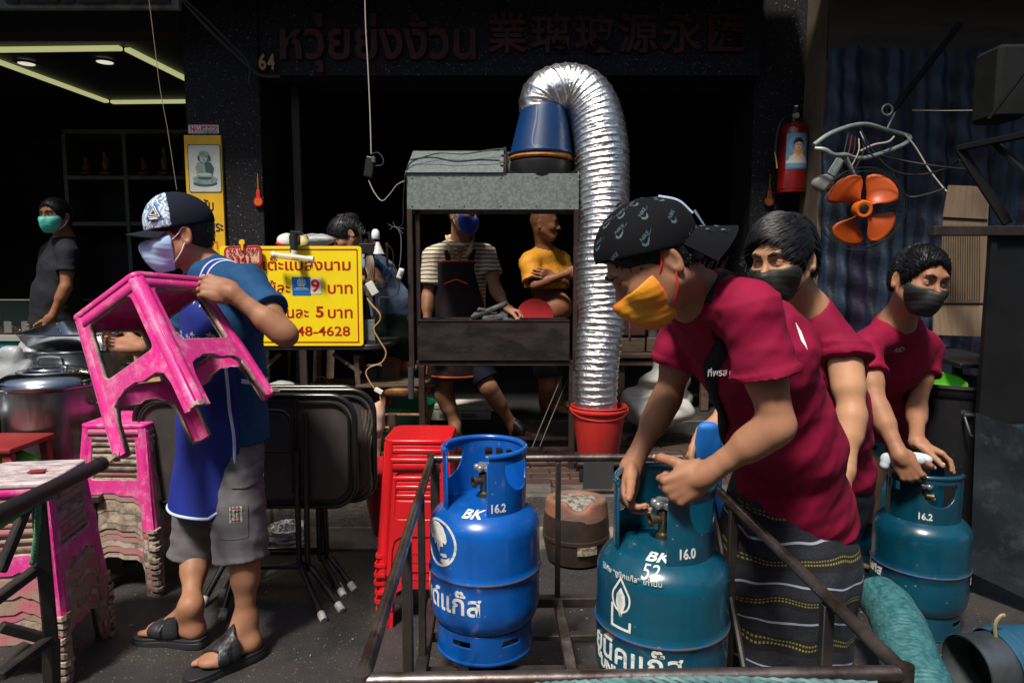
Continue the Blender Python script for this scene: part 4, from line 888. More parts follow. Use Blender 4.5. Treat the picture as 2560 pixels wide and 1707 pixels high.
part('jaw', B().bar(P(605, 606, Ysn - .05), P(607, 627, Ysn - .05), .014, .012, bev=.003), M_cy, cl); part('grip', B().lathe([(0, -.006), (.016, -.006), (.017, 0), (.016, .006), (0, .006)], 20, c=P(605, 606, Ysn - .05), M=[[1, 0, 0], [0, 0, -1], [0, 1, 0]]), M_cy, cl)
# clamp lamp with tube
lp_ = thing('tube_lamp', 'black clamp lamp with a short clear tube in front of the sign', 'lamp', P(735, 650, Ysn - .08))
part('clamp', B().box(P(737, 600, Ysn - .03), (.05, .06, .06), None, .006), M_blk, lp_, smooth=False); part('arm', B().tube([P(735, 585, Ysn - .06), P(735, 632, Ysn - .07)], .022, 14), M_blk, lp_)
part('joint', B().tube([P(736, 626, Ysn - .08), P(735, 642, Ysn - .08)], .018, 14), M_wht, lp_); part('bracket', B().bar(P(728, 582, Ysn - .05), P(756, 584, Ysn - .05), .05, .02, bev=.003), M_blk, lp_, smooth=False)
M_tube = mat('frosted_tube', (.75, .62, .40), .25, alpha=.62); ta, tb = P(682, 637, Ysn - .09), P(780, 649, Ysn - .09)
part('tube', B().tube([ta, tb], .018, 16), M_tube, lp_)
for p, q in ((ta - (tb - ta) * .02, ta + (tb - ta) * .06), (tb - (tb - ta) * .08, tb + (tb - ta) * .04)): part('end_cap', B().tube([p, q], .0205, 16), M_wht, lp_)
# bags and jar behind the sign
def lump(name, c, rad, m, label, cat, seed, h=.008, amp=.01, fq=60, par=None, ax=None, sharp=1.5, k=6, group=None):
    f = F(); r_ = np.random.default_rng(seed)
    for i in range(k):
        o_ = r_.normal(size=3) * np.array(rad) * .35; f.ell(np.asarray(c) + o_, np.eye(3), np.array(rad) * (.6 + .3 * r_.random()), k=.03)
    me = sdf_mesh(name, [f.mesh(h, disp=folds(seed, amp, fq, ax, sharp))])
    return solo(name, me, m, label, cat, group) if par is None else part(name, me, m, par)
M_film = mat('thin_plastic_film', (0.40, 0.42, 0.42), 0.18, alpha=0.75, bump=0.6, bscale=30, bdist=.01)
lump('plastic_bag', P(770, 603, Yt + .2), (.12, .06, .04), M_film, 'clear plastic bag lying on top behind the yellow sign', 'bag', 3)
lump('plastic_bag', P(724, 606, Yt + .16), (.05, .05, .045), M_wht, 'crumpled white bag behind the clamp lamp', 'bag', 4)
solo('red_lid', B().box(P(702, 611, Yt + .1), (.05, .05, .015), [[.96, 0, .25], [0, 1, 0], [-.25, 0, .96]], .004), M_red, 'small red lid poking up behind the top edge of the sign', 'lid', smooth=False)
jb = P(761, 614, Yt + .1); solo('jar', B().lathe([(0, 0), (.028, 0), (.03, .005), (.03, .03), (.02, .045), (.02, .06), (.0, .062)], 16, c=(jb[0], jb[1], jb[2] - .0)), mat('pale_yellow_plastic', (.6, .5, .2), .4), 'pale yellow jar top behind the clamp lamp', 'jar')
# glass cabinet on the right of the table
M_glass = mat('smoky_glass', (0.04, 0.045, 0.05), 0.08, alpha=0.45)
gx0, gx1 = ux(908, 700, Yt + .05), ux(936, 700, Yt + .05); gz1 = vz(608, Yt + .05)
gc = thing('glass_cabinet', 'narrow glass cabinet standing on the table right of the yellow sign', 'cabinet', (gx0, Yt + .2, zt_ + .018))
part('glass', B().bb(gx1 - .004, gx1, Yt + .05, Yt + .5, zt_ + .02, gz1), M_glass, gc, smooth=False)
for y in (Yt + .045, Yt + .5): part('upright', B().bb(gx1 - .012, gx1 + .004, y - .008, y + .008, zt_ + .018, gz1 + .02, .001), M_brn, gc, smooth=False)
part('upright', B().bb(ux(911, 700, Yt) - .005, ux(911, 700, Yt) + .01, Yt + .04, Yt + .055, zt_ + .018, gz1 + .02), M_brn, gc, smooth=False)
part('base_plate', B().bb(gx0, gx1, Yt + .03, Yt + .04, zt_ + .018, zt_ + .16, .001), M_galv, gc, smooth=False)
part('base_rail', B().bb(gx0, gx1 + .01, Yt + .015, Yt + .03, zt_ + .018, zt_ + .04), M_brn, gc, smooth=False)
tp = B()
for k, (u, v0, v1) in enumerate(((903, 578, 625), (924, 580, 628), (917, 598, 622))): tp.bar(P(u - 2, v0, Yt + .04), P(u + 3, v1, Yt + .04), .014, .012, bev=.002)
tp.bar(P(898, 622, Yt + .04), P(936, 622, Yt + .04), .05, .06, bev=.004); solo('tripod_head', tp, M_blk, 'black clamp bracket on top of the glass cabinet', 'bracket', smooth=False)
wl = thing('spot_bulb', 'small white bulb and socket clipped above the glass cabinet', 'lamp', P(938, 640, Yt + .06))
part('bulb', B().lathe([(0, .045), (.012, .043), (.02, .032), (.024, .015), (.024, -.01), (.02, -.015), (0, -.015)], 18, c=P(939, 592, Yt + .05)), mat('opal_bulb', (.75, .78, .8), .3), wl)
part('reflector', B().lathe([(.012, .04), (.018, .02), (.035, -.02), (.04, -.03), (.032, -.02), (.01, .03)], 20, c=P(944, 622, Yt + .05)), M_wht, wl); part('bracket', B().tube(curve([P(935, 600, Yt + .05), P(937, 612, Yt + .04), P(940, 618, Yt + .05)]), .008, 8), mat('reddish', (.10, .02, .02), .5), wl)
ads = thing('power_adapter', 'white boxy plug adapter hanging beside the glass cabinet', 'adapter', P(934, 745, Yt + .0)); Rz = [[.87, 0, .5], [0, 1, 0], [-.5, 0, .87]]
part('body', B().box(P(931, 721, Yt - .01), (.045, .04, .082), [[.87, 0, -.5], [0, 1, 0], [.5, 0, .87]], .004), M_wht, ads, smooth=False); part('plug', B().box(P(944, 716, Yt - .0), (.03, .035, .04), [[.87, 0, -.5], [0, 1, 0], [.5, 0, .87]], .006), M_blk, ads, smooth=False)
bun = B()
for k in range(7): bun.tube(curve([P(918 + k * 2, 636, Yt + .03), P(914 + k * 3.4, 665, Yt + .02 - .004 * k), P(920 + (k % 4) * 5, 690 + k * 3, Yt), P(915 + k, 708, Yt + .01), P(916 + k, 740, Yt + .02)]), .0042, 6)
solo('cord_bundle', bun, mat('brown_cord', (.14, .09, .05), .5), 'looped bundle of brown cords hanging on the glass cabinet', 'cord')
cord([P(945, 690, Yt), P(960, 700, Yt - .01), P(962, 715, Yt - .01), P(950, 722, Yt)], .004, M_wire, 'black cable looping right of the cord bundle')
cord([P(966, 608, Yt + .02), P(982, 630, Yt + .02), P(980, 670, Yt + .02), P(965, 705, Yt + .02), P(948, 722, Yt)], .0028, M_wire, 'thin black cable coming down from the bulb')
cord([P(918, 745, Yt + .0), P(926, 758, Yt - .01), P(948, 782, Yt - .03), P(950, 800, Yt - .03), P(935, 822, Yt - .03), P(948, 850, Yt - .03), P(965, 880, Yt - .03), P(955, 905, Yt - .03), P(925, 918, Yt - .03), P(915, 932, Yt - .03), P(925, 955, Yt - .03), P(942, 978, Yt - .03)], .0045, M_beige, 'long beige cord winding down from the table to the taped plug')
pl = thing('taped_plug', 'cord joint wrapped in white paper hanging below the beige cord', 'plug', P(948, 985, Yt - .03)); part('paper', B().box(P(947, 977, Yt - .035), (.05, .02, .028), [[.85, 0, .5], [0, 1, 0], [-.5, 0, .85]], .004), mat('taped_paper', (.7, .62, .58), .6, bump=.4), pl, smooth=False)
part('tail', B().tube([P(950, 985, Yt - .03), P(956, 1030, Yt - .03)], .005, 6), M_beige, pl)
# ------------------------------------------------ black folded tables
M_ft = mat('black_table_board', (0.040, 0.036, 0.035), 0.5, col2=(0.055, 0.048, 0.045), scale=7, bump=0.35, bscale=220, bdist=.0008); M_ftm = mat('black_enamel_tube', (0.010, 0.010, 0.011), 0.28, bump=0.1, coat=0.2)
def folded_table(uR, vT, vB, Y, length, label, legs, lean=.03):
    zT, zB = vz(vT, Y), vz(vB, Y); xR = ux(uR, 1100, Y); w_, h_ = length, zT - zB; c = V(xR - w_ / 2, Y, (zT + zB) / 2)
    t = thing('folding_table', label, 'folding table', (c[0], Y, 0), 0, 'folded black tables')
    me = curve2d([rrect(w_ - .02, h_ - .02, .085, 8)], .006); place2d(me, c, (1, 0, 0), (0, lean, 1)); part('board', me, M_ft, t)
    rim = [c + V(x, lean * z, z) for x, z in rrect(w_, h_, .10, 9)]; part('rim', B().tube(np.array(rim) + V(0, -.004, 0), .0125, 10, closed=True), M_ftm, t)
    rim = [c + V(x, lean * z - .018, z) for x, z in rrect(w_ - .045, h_ - .045, .085, 9)]; part('inner_rim', B().tube(np.array(rim), .006, 8, closed=True), M_ftm, t)
    for pts, r_ in legs(Y, zT, zB): 
        lg = part('leg', B().tube(curve(pts, 8), r_, 12), M_ftm, t); e = pts[-1]; d_ = nrm(np.asarray(pts[-1]) - np.asarray(pts[-2]))
        if r_ > .01 and e[2] < .08: part('foot_cap', B().tube([e - d_ * .03, e + d_ * .004, e + d_ * .010], [r_ + .003, r_ + .003, r_ + .0005], 12), mat('white_rubber_cap', (.55, .55, .52), .6, col2=(.3, .3, .29), scale=40, rand=True), lg)
    return t
def gnd(u, v): p = G(u, v, .012); return p
def legsA(Y, zT, zB):
    y = Y - .035
    def lg(u0, v0, ub, vb, uf, vf): g_ = gnd(uf, vf); k = P(ub, vb, y); return ([P(u0, v0, y), P((u0 + ub) / 2, (v0 + vb) / 2, y), k, k + (g_ - k) * .12 + V(0, 0, .0), k + (g_ - k) * .55, g_], .0125)
    return [lg(742, 1122, 748, 1405, 808, 1546), lg(763, 1033, 770, 1405, 853, 1522), lg(565, 1300, 562, 1405, 506, 1510), lg(595, 1300, 592, 1405, 556, 1541),
            ([P(600, 1416, y - .01), P(748, 1416, y - .01)], .0095), ([P(580, 1428, y + .01), P(770, 1404, y + .01)], .0095),
            ([P(560, 1026, y - .005), P(690, 1027, y - .005), P(717, 1037, y - .005), P(726, 1062, y - .005), P(728, 1150, y - .005), P(729, 1232, y - .005)], .0085), ([P(560, 1131, y - .005), P(722, 1129, y - .005)], .007), ([P(738, 1004, y + .01), P(740, 1120, y + .01)], .007)]
def legsB(Y, zT, zB):
    y = Y - .03
    def lg(u0, v0, ub, vb, uf, vf): g_ = gnd(uf, vf); k = P(ub, vb, y); return ([P(u0, v0, y), k, k + (g_ - k) * .12, k + (g_ - k) * .55, g_], .0125)
    return [lg(796, 1262, 800, 1385, 858, 1486), lg(812, 1262, 818, 1380, 884, 1471), lg(612, 1262, 610, 1385, 556, 1492), lg(640, 1262, 636, 1385, 596, 1500), ([P(612, 1371, y), P(800, 1371, y)], .0095), ([P(636, 1382, y + .01), P(818, 1380, y + .01)], .0095)]
folded_table(888, 990, 1262, 2.80, .92, 'black folding table standing folded on edge, nearest the camera', legsA)
folded_table(936, 976, 1248, 2.93, .95, 'black folding table standing folded behind the nearer one, with clear film', legsB)
folded_table(915, 968, 1240, 3.02, .92, 'rearmost black folded table, only its top edge showing', lambda Y, a, b: [([P(620, 1230, Y), P(616, 1380, Y), gnd(600, 1482)], .012), ([P(800, 1230, Y), P(806, 1380, Y), gnd(850, 1470)], .012)])
fm = B(); r_ = np.random.default_rng(4); cx_ = 920
gu = np.linspace(0, 1, 14); gv = np.linspace(0, 1, 40); vv = []
for j in gv:
    for i in gu: vv.append(P(903 + i * 26 + 3 * math.sin(j * 9), 1025 + j * 215, 2.90 - .012 - .008 * abs(math.sin(i * 9 + j * 14)) - .004 * r_.random()))
fm.add(vv, [(a * 14 + b, a * 14 + b + 1, (a + 1) * 14 + b + 1, (a + 1) * 14 + b) for a in range(39) for b in range(13)])
solo('plastic_film', fm, mat('clear_film', (.20, .17, .14), .12, alpha=.38, bump=.5, bscale=25, bdist=.01), 'crumpled clear film stuck to the right end of the second table', 'film')
# foil disc on the gutter, red bucket behind the red stools
def foil_coil(c, r0, h, label, seed):
    t = thing('foil_duct_end', label, 'duct', c); path = [V(c[0], c[1], c[2] + z) for z in (0.0, h * .4, h * .8, h)]
    me = duct(path, ([0, 1], [r0, r0 * .96]), .02, .004, seg=48, crk=.003, seed=seed); part('coil', me, M_foil, t)
    n = 26; vv = [V(c[0], c[1], c[2] + h + .004)]; rr = np.random.default_rng(seed)
    ff = []
    for k in range(1, n):
        for j in range(40): a = j * math.pi / 20; q = r0 * .98 * k / (n - 1); vv.append(V(c[0] + q * math.cos(a), c[1] + q * math.sin(a), c[2] + h + .006 * math.sin(q * math.sin(a) * 420 + 1.3 * math.sin(q * math.cos(a) * 60)) * (1 - (k / n) ** 6) + .002 * rr.normal()))
    for j in range(40): ff.append((0, 1 + j, 1 + (j + 1) % 40))
    for k in range(n - 2):
        for j in range(40): ff.append((1 + k * 40 + j, 1 + (k + 1) * 40 + j, 1 + (k + 1) * 40 + (j + 1) % 40, 1 + k * 40 + (j + 1) % 40))
    part('crumpled_top', B().add(vv, ff), M_foil, t)
pc = G(722, 1352, .012); foil_coil((pc[0], pc[1], .014), .098, .075, 'short coil of crumpled foil duct on the gutter behind the folded tables', 5)
M_redb2 = mat('deep_red_bucket', (0.38, 0.006, 0.012), 0.35, col2=(0.28, 0.006, 0.012), scale=4, coat=.2)
pb = G(985, 1352, .0); bk2 = bucket((float(pb[0]) - .02, float(pb[1]) + .1, .013), .10, .165, .335, 'deep red lidded bucket standing behind the red stools', M_redb2)
part('lid', B().lathe([(0, .335), (.15, .34), (.175, .352), (.178, .34), (.17, .325)], 40), M_redb2, bk2, world=False)
# ------------------------------------------------ clay stove on the kerb side
M_clay = mat('fired_clay', (0.26, 0.10, 0.05), 0.75, col2=(0.16, 0.09, 0.07), scale=9, bump=0.8, bscale=50, bdist=.004); M_ash = mat('grey_ash', (0.30, 0.27, 0.22), 0.95, col2=(0.07, 0.065, 0.06), scale=38, bump=1.0, bscale=60, bdist=.012); M_tin = mat('rusty_tin', (0.030, 0.024, 0.021), 0.55, metal=0.4, col2=(0.06, 0.035, 0.025), scale=7, bump=.4)
pb = G(1440, 1400, .013); cs = V(float(pb[0]), 3.08, .014)
cs[0] = ux(1440, 1300, 3.08)
cst = thing('charcoal_stove', 'round clay charcoal stove with grey ash in a dark tin jacket', 'stove', cs)
hs = vz(1262, 3.08) - cs[2]
part('tin_jacket', B().lathe([(0, 0), (.135, 0), (.15, hs * .3), (.155, hs * .62), (.147, hs * .9), (.14, hs * .9), (.13, .02)], 40, c=cs), M_tin, cst)
part('band', B().lathe([(.152, 0), (.157, .002), (.157, .018), (.152, .02)], 40, c=cs + V(0, 0, hs * .42)), M_tin, cst)
f = F().cap(cs + V(0, 0, hs * .75), cs + V(0, 0, hs * 1.12), .150, .142, k=.01); f.plane(cs + V(0, 0, hs * 1.17), (0, .1, 1), .02); f.cap(cs + V(0, 0, hs * 1.18), cs + V(0, 0, hs * 1.5), .098, .12, k=.02, op='-'); f.cap(cs + V(.0, -.15, hs * 1.26), cs + V(0, -.04, hs * 1.24), .05, .05, k=.02, op='-'); f.plane(cs + V(0, 0, hs * .80), (0, 0, -1), .01)
part('clay_rim', sdf_mesh('r', [f.mesh(.006, disp=folds(5, .005, 40))]), M_clay, cst)
f = F().ell(cs + V(0, 0, hs * 1.02), np.eye(3), (.115, .115, .035)); part('ash', sdf_mesh('a', [f.mesh(.005, disp=folds(6, .010, 150, n=6))]), M_ash, cst)
part('label_patch', B().add([cs + V(.158 * math.sin(a), -.158 * math.cos(a), z) for z in (hs * .26, hs * .42) for a in np.linspace(-.05, .55, 6)], [(i, i + 1, i + 7, i + 6) for i in range(5)]), mat('worn_paper', (.35, .30, .22), .8, col2=(.1, .08, .06), scale=40), cst)
# ================================================================== BACK AND SIDES
# pillar notices
Yp = 4.775
yb = thing('amulet_board', 'tall yellow board with a framed statue picture and Thai words on the pillar', 'sign board', (ux(515, 640, Yp), Yp - .012, vz(640, Yp)))
M_ybo = mat('yellow_paint_board', (0.72, 0.42, 0.006), 0.5, col2=(0.6, 0.34, 0.01), scale=5, dirt=((0.25, 0.14, 0.02), 12, .60, .8))
bx0, bx1 = ux(471, 500, Yp), ux(562, 500, Yp)
part('board', B().bb(bx0, bx1, Yp - .024, Yp, vz(700, Yp), vz(340, Yp), .002), M_ybo, yb, smooth=False)
pcx, pcz, pw, ph = (ux(475, 423, Yp) + ux(557, 423, Yp)) / 2, (vz(363, Yp) + vz(483, Yp)) / 2, ux(557, 423, Yp) - ux(475, 423, Yp), vz(363, Yp) - vz(483, Yp)
Yo = Yp - .0245
def flat(loops, m, nm, c, dy, par, th=.0006, xz=((1, 0, 0), (0, 0, 1))):
    me = curve2d(loops, th); place2d(me, (c[0], Yo - dy, c[1]), *xz); return part(nm, me, m, par)
fr = flat([rrect(pw, ph, .016, 4)], mat('green_frame', (.01, .09, .05), .4), 'picture_frame', (pcx, pcz), .001, yb)
flat([rrect(pw - .012, ph - .012, .012, 4)], mat('picture_ground', (.50, .52, .47), .4, col2=(.42, .45, .42), scale=10), 'picture', (pcx, pcz), .0022, yb)
M_p1 = mat('print_grey_green', (.12, .19, .17), .4, col2=(.22, .30, .27), scale=34); M_p2 = mat('print_dark_green', (.045, .085, .08), .4); M_p3 = mat('print_light_green', (.34, .42, .38), .4)
el = lambda cx, cy, a, b, n=24: [(cx + a * math.cos(t), cy + b * math.sin(t)) for t in np.linspace(0, 2 * math.pi, n, endpoint=False)]
q0 = (pcx, pcz - .012)
for lp, m, d_ in ((el(0, -.088, .083, .022), M_p2, .0030), (el(0, -.072, .078, .022), M_p1, .0036), (el(0, -.058, .086, .022), M_p1, .0042), (el(0, -.05, .05, .014), M_p2, .0047),
                  ([(-.05, -.045), (-.062, .02), (-.045, .05), (-.02, .062), (.02, .062), (.045, .05), (.064, .015), (.05, -.045)], M_p1, .0052), ([(.0, .06), (.02, .062), (.045, .05), (.064, .015), (.05, -.03), (.01, -.02), (.005, .03)], M_p2, .0057), (el(0, -.028, .05, .011), M_p3, .0062),
                  (el(0, .088, .034, .040), M_p1, .0066), (el(-.004, .084, .024, .03), M_p3, .007), (el(0, .108, .033, .022), M_p1, .0073), (el(-.036, .082, .007, .018), M_p2, .0073), (el(.036, .082, .007, .018), M_p2, .0073),
                  (el(-.012, .088, .006, .003), M_p2, .0077), (el(.012, .088, .006, .003), M_p2, .0077), (el(0, .068, .009, .003), M_p2, .0077), (el(0, .076, .004, .006), M_p1, .0079)): flat([lp], m, 'print', q0, d_, yb)
M_bl = mat('black_letter', (.01, .01, .01), .5); M_ol = mat('orange_letter', (.60, .10, .008), .5)
def wtext(txt, u0, u1, v, size, m, par, Y, off=.001, th=.0004, sh=0.0, name='lettering'):
    me = curve2d(None, th, text=txt, size=size, align='LEFT', off=off); a = mv(me); a[:, 0] = (a[:, 0] - a[:, 0].min()) / (np.ptp(a[:, 0])) * (ux(u1, v, Y) - ux(u0, v, Y)); setv(me, a); place2d(me, (ux(u0, v, Y), Y, vz(v, Y)), (1, 0, 0), (0, 0, 1)); return part(name, me, m, par)
wtext('รับ', 507, 534, 516, .10, M_bl, yb, Yo - .001, .002); wtext('เลี่ยมพระ', 474, 558, 568, .095, M_bl, yb, Yo - .001, .002); wtext('จัดทำ', 484, 545, 612, .095, M_ol, yb, Yo - .001, .002)
ns = thing('no_smoking_sticker', 'small white sticker reading no smoking above the yellow board', 'sticker', (ux(508, 330, Yp), Yp - .002, vz(334, Yp)))
w_, h_ = ux(547, 323, Yp) - ux(471, 323, Yp), vz(313, Yp) - vz(334, Yp); cc2 = (ux(509, 323, Yp), vz(323.5, Yp))
Yo = Yp - .001
flat([rrect(w_, h_, .006, 3)], M_w, 'backing', cc2, .0005, ns); flat([rrect(w_ - .008, h_ - .008, .004, 3), rrect(w_ - .013, h_ - .013, .003, 3)[::-1]], mat('thin_border', (.02, .08, .06), .5), 'border', cc2, .0013, ns)
Yo = Yp - .003
wtext('N', 476, 486, 324, .055, M_rlet2, ns, Yo, .003); flat([el(0, 0, .019, .019), el(0, 0, .0145, .0145)[::-1]], M_rlet2, 'ring', (ux(493.5, 324, Yp), vz(324, Yp)), .0, ns)
flat([[(-.013, .010), (-.010, .013), (.013, -.010), (.010, -.013)]], M_rlet2, 'bar', (ux(493.5, 324, Yp), vz(324, Yp)), .0004, ns); flat([[(-.012, -.002), (.010, -.002), (.010, .002), (-.012, .002)]], M_bl, 'cigarette', (ux(493.5, 324, Yp), vz(325, Yp)), .0002, ns)
wtext('SMOKING', 501, 543, 319, .026, M_rlet2, ns, Yo, .0012); wtext('ห้ามสูบบุหรี่', 502, 542, 327, .034, M_bl, ns, Yo, .0006)
hn = thing('house_number', 'dull gold house number sixty four on the pillar', 'number', (ux(667, 158, 4.78), 4.775, vz(166, 4.78)))
wtext('6', 647, 666, 158, .14, mat('old_gold', (.28, .15, .03), .4, metal=.3), hn, 4.772, .004, .006, name='digit'); wtext('4', 669, 687, 158, .14, mat('old_gold', (.28, .15, .03), .4), hn, 4.772, .004, .006, name='digit')
# raised lettering on the lintel
M_rl = mat('raised_red_letter', (0.05, 0.003, 0.002), 0.5, spec=.3, col2=(0.03, 0.002, 0.002), scale=14, dirt=((.10, .035, .006), 20, .64, .75))
ls = thing('shop_lettering', 'raised dark red Thai and Chinese shop name on the black lintel', 'shop sign', (ux(1250, 150, 4.79), 4.79, vz(150, 4.79)))
me = curve2d(None, .012, .003, text='หวุ่ยย่งง้วน', size=.33, align='LEFT', off=.006); a = mv(me); a[:, 0] = (a[:, 0] - a[:, 0].min()) / np.ptp(a[:, 0]) * (ux(1190, 110, 4.78) - ux(700, 110, 4.78)); setv(me, a); place2d(me, (ux(700, 110, 4.78), 4.785, vz(108, 4.78)), (1, 0, 0), (0, 0, 1)); part('lettering', me, M_rl, ls)
for k, ch in enumerate('業璃玻源永匯'):
    me = curve2d(None, .012, .002, text=ch, size=.27, off=.004); u = 1268 + k * 109; place2d(me, (ux(u, 95, 4.78), 4.785, vz(92, 4.78)), (1, 0, 0), (0, 0, 1)); part('character', me, M_rl, ls)
# red amulet hanging on the pillar
M_rch = mat('lucky_red', (.62, .02, .01), .4); M_gch = mat('lucky_gold', (.7, .25, .02), .4)
def charm(u, v, Y, s, label, m, m2):
    t = thing('lucky_charm', label, 'charm', P(u, v + 20, Y)); c = P(u, v, Y)
    me = curve2d([[(-.008 * s, .075 * s), (.008 * s, .075 * s), (.012 * s, .03 * s)] + [(.03 * s * math.cos(a), -.002 * s + .03 * s * math.sin(a)) for a in np.linspace(.9, -math.pi - .9, 20)] + [(-.012 * s, .03 * s)]], .003, .002); place2d(me, c, (1, 0, 0), (0, 0, 1)); part('gourd', me, m, t)
    me = curve2d([el(0, 0, .02 * s, .02 * s), el(0, 0, .015 * s, .015 * s)[::-1]], .0005); place2d(me, c + V(0, -.006, -.002 * s), (1, 0, 0), (0, 0, 1)); part('ring', me, m2, t)
    me = curve2d(None, .0005, text='福', size=.026 * s); place2d(me, c + V(0, -.006, -.002 * s), (1, 0, 0), (0, 0, 1)); part('character', me, m2, t)
    part('string', B().tube([c + V(-.004, 0, .07 * s), c + V(.001, 0, .19 * s)], .0015, 5).tube([c + V(.004, 0, .07 * s), c + V(.0015, 0, .19 * s)], .0015, 5), m2, t)
charm(646, 504, 4.76, 1.0, 'red gourd charm with gold character hanging on the terrazzo pillar', M_rch, M_gch)
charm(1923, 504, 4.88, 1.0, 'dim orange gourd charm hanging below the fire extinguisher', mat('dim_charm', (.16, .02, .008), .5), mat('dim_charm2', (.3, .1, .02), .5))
# cables on pillar
cord([P(440, -20, 4.4), P(500, 50, 4.5), P(560, 110, 4.6), P(610, 155, 4.68), P(650, 188, 4.7), P(700, 192, 4.72)], .012, M_wire, 'thick black cable sloping down across the left pillar top')
cord([P(452, -10, 4.4), P(515, 48, 4.5), P(575, 108, 4.6), P(622, 160, 4.68), P(622, 212, 4.7)], .008, M_wire, 'second black cable bending down beside the house number')
cord([P(370, -20, 4.0), P(385, 100, 4.05), P(400, 220, 4.1), P(420, 330, 4.15), P(442, 475, 4.2)], .002, M_wirew, 'thin pale wire hanging slanting behind the cap of the man')
# left shop counter and goods
M_teal = mat('teal_laminate', (0.008, 0.14, 0.17), 0.5, col2=(0.012, 0.20, 0.22), scale=60, bump=.1); M_ctop = mat('counter_top', (0.32, 0.33, 0.28), 0.35)
Yc = 5.25; cz = vz(838, Yc)
ct = thing('counter', 'teal fronted glass jewellery counter in the left shop', 'counter', (-3.1, Yc + .3, .18))
part('front', B().bb(-6, PX0 - .25, Yc + .02, Yc + .05, .19, cz - .05), M_teal, ct, smooth=False); part('top', B().bb(-6, PX0 - .24, Yc, Yc + .6, cz - .048, cz, .004), M_ctop, ct, smooth=False)
part('red_lining', B().bb(-5.9, PX0 - .3, Yc + .06, Yc + .55, cz + .001, cz + .02), mat('red_velvet', (.12, .01, .008), .8), ct, smooth=False)
part('glass_pane', B().bb(-5.9, PX0 - .26, Yc + .012, Yc + .016, cz + .001, cz + .26), mat('case_glass', (.06, .09, .08), .05, alpha=.16), ct, smooth=False); part('glass_pane', B().bb(-5.9, PX0 - .26, Yc + .012, Yc + .55, cz + .262, cz + .268), mat('case_glass', (.06, .09, .08), .05, alpha=.16), ct, smooth=False)
part('edge_trim', B().bb(-5.9, PX0 - .26, Yc + .006, Yc + .018, cz + .269, cz + .278), M_ctop, ct, smooth=False)
gld = B(); r_ = np.random.default_rng(2)
for k in range(260): x, y = r_.uniform(-4.6, PX0 - .35), r_.uniform(Yc + .1, Yc + .45); gld.lathe([(.006, -.002), (.010, 0), (.006, .002)], 7, c=(x, y, cz + .026 + r_.uniform(0, .012)), M=np.linalg.qr(r_.normal(size=(3, 3)))[0])
o = part('gold_trinkets', gld, mat('jewellery_gold', (.75, .40, .08), .3, metal=.9), None); o.name = 'gold_trinkets'; tag(o, 'heap of small gold trinkets under the counter glass', 'jewellery', kind='stuff')
for k, u in enumerate((18, 62)): solo('price_card', B().box((ux(u, 795, Yc + .05), Yc + .05, cz + .06), (.06, .003, .09), None), mat('card_grey', (.3, .3, .26), .6), ['small grey price card at the left end inside the counter', 'small grey price card nearer the man in black inside the counter'][k], 'card', smooth=False)
# shelf with wrapped packets seen through the carried stool
M_wood = mat('pale_wood', (0.42, 0.28, 0.13), 0.5, col2=(0.30, 0.19, 0.09), scale=4, stretch=(1, 8, 8)); Yw = 4.25; wz = vz(950, Yw)
ws = thing('packet_shelf', 'pale wooden shelf case of wrapped packets behind the pink stool', 'shelf', (ux(330, 950, Yw), Yw, .18))
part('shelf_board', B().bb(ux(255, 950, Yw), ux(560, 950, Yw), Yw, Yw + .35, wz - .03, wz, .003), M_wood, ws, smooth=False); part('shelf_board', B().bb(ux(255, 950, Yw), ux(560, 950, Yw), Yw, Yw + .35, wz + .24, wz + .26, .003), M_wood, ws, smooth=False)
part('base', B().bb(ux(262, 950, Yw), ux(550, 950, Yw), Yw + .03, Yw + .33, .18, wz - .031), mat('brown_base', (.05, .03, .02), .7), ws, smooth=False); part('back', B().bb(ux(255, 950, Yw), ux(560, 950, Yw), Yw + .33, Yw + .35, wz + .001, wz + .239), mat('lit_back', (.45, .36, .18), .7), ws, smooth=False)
for k, (u, v, w_, h_, m_, lb) in enumerate(((285, 930, .1, .10, M_film, 'clear wrapped packet at the left end of the packet shelf'), (318, 932, .12, .06, M_wht, 'flat white packet in the middle of the packet shelf'), (345, 925, .03, .10, M_redb2, 'small red box on the packet shelf'), (362, 922, .07, .11, M_wht, 'white box with blue print at the right of the packet shelf'))):
    b_ = B().box((ux(u, v, Yw + .1), Yw + .1, wz + .002 + h_ / 2), (w_, .08, h_), None, .006); solo('packet', b_, m_, lb, 'packet', smooth=False)
# ------------------------------------------------ pots at the left
M_alu = mat('brushed_steel_pot', (0.42, 0.43, 0.44), 0.32, metal=1.0, col2=(0.26, 0.27, 0.28), scale=5, stretch=(1, 1, .25), bump=.15, rvar=.12, dirt=((.10, .09, .09), 4, .52, .72)); M_lid = mat('polished_lid', (0.50, 0.52, 0.55), 0.16, metal=1.0, rvar=.08, bump=.1, bscale=8)
ps = (ux(134, 1000, 2.95), 2.95); pz = vz(948, 2.95)
tb_ = thing('pot_table', 'low dark table carrying the big steel pots', 'table', (ps[0], ps[1] + .1, 0))
part('top', B().bb(-2.9, ps[0] + .33, 2.70, 3.7, .40, .43, .004), M_tin, tb_, smooth=False)
for x in (-2.8, ps[0] + .28):
    for y in (2.74, 3.64): part('leg', B().bb(x - .02, x + .02, y - .02, y + .02, 0.013, .399), M_tin, tb_, smooth=False)
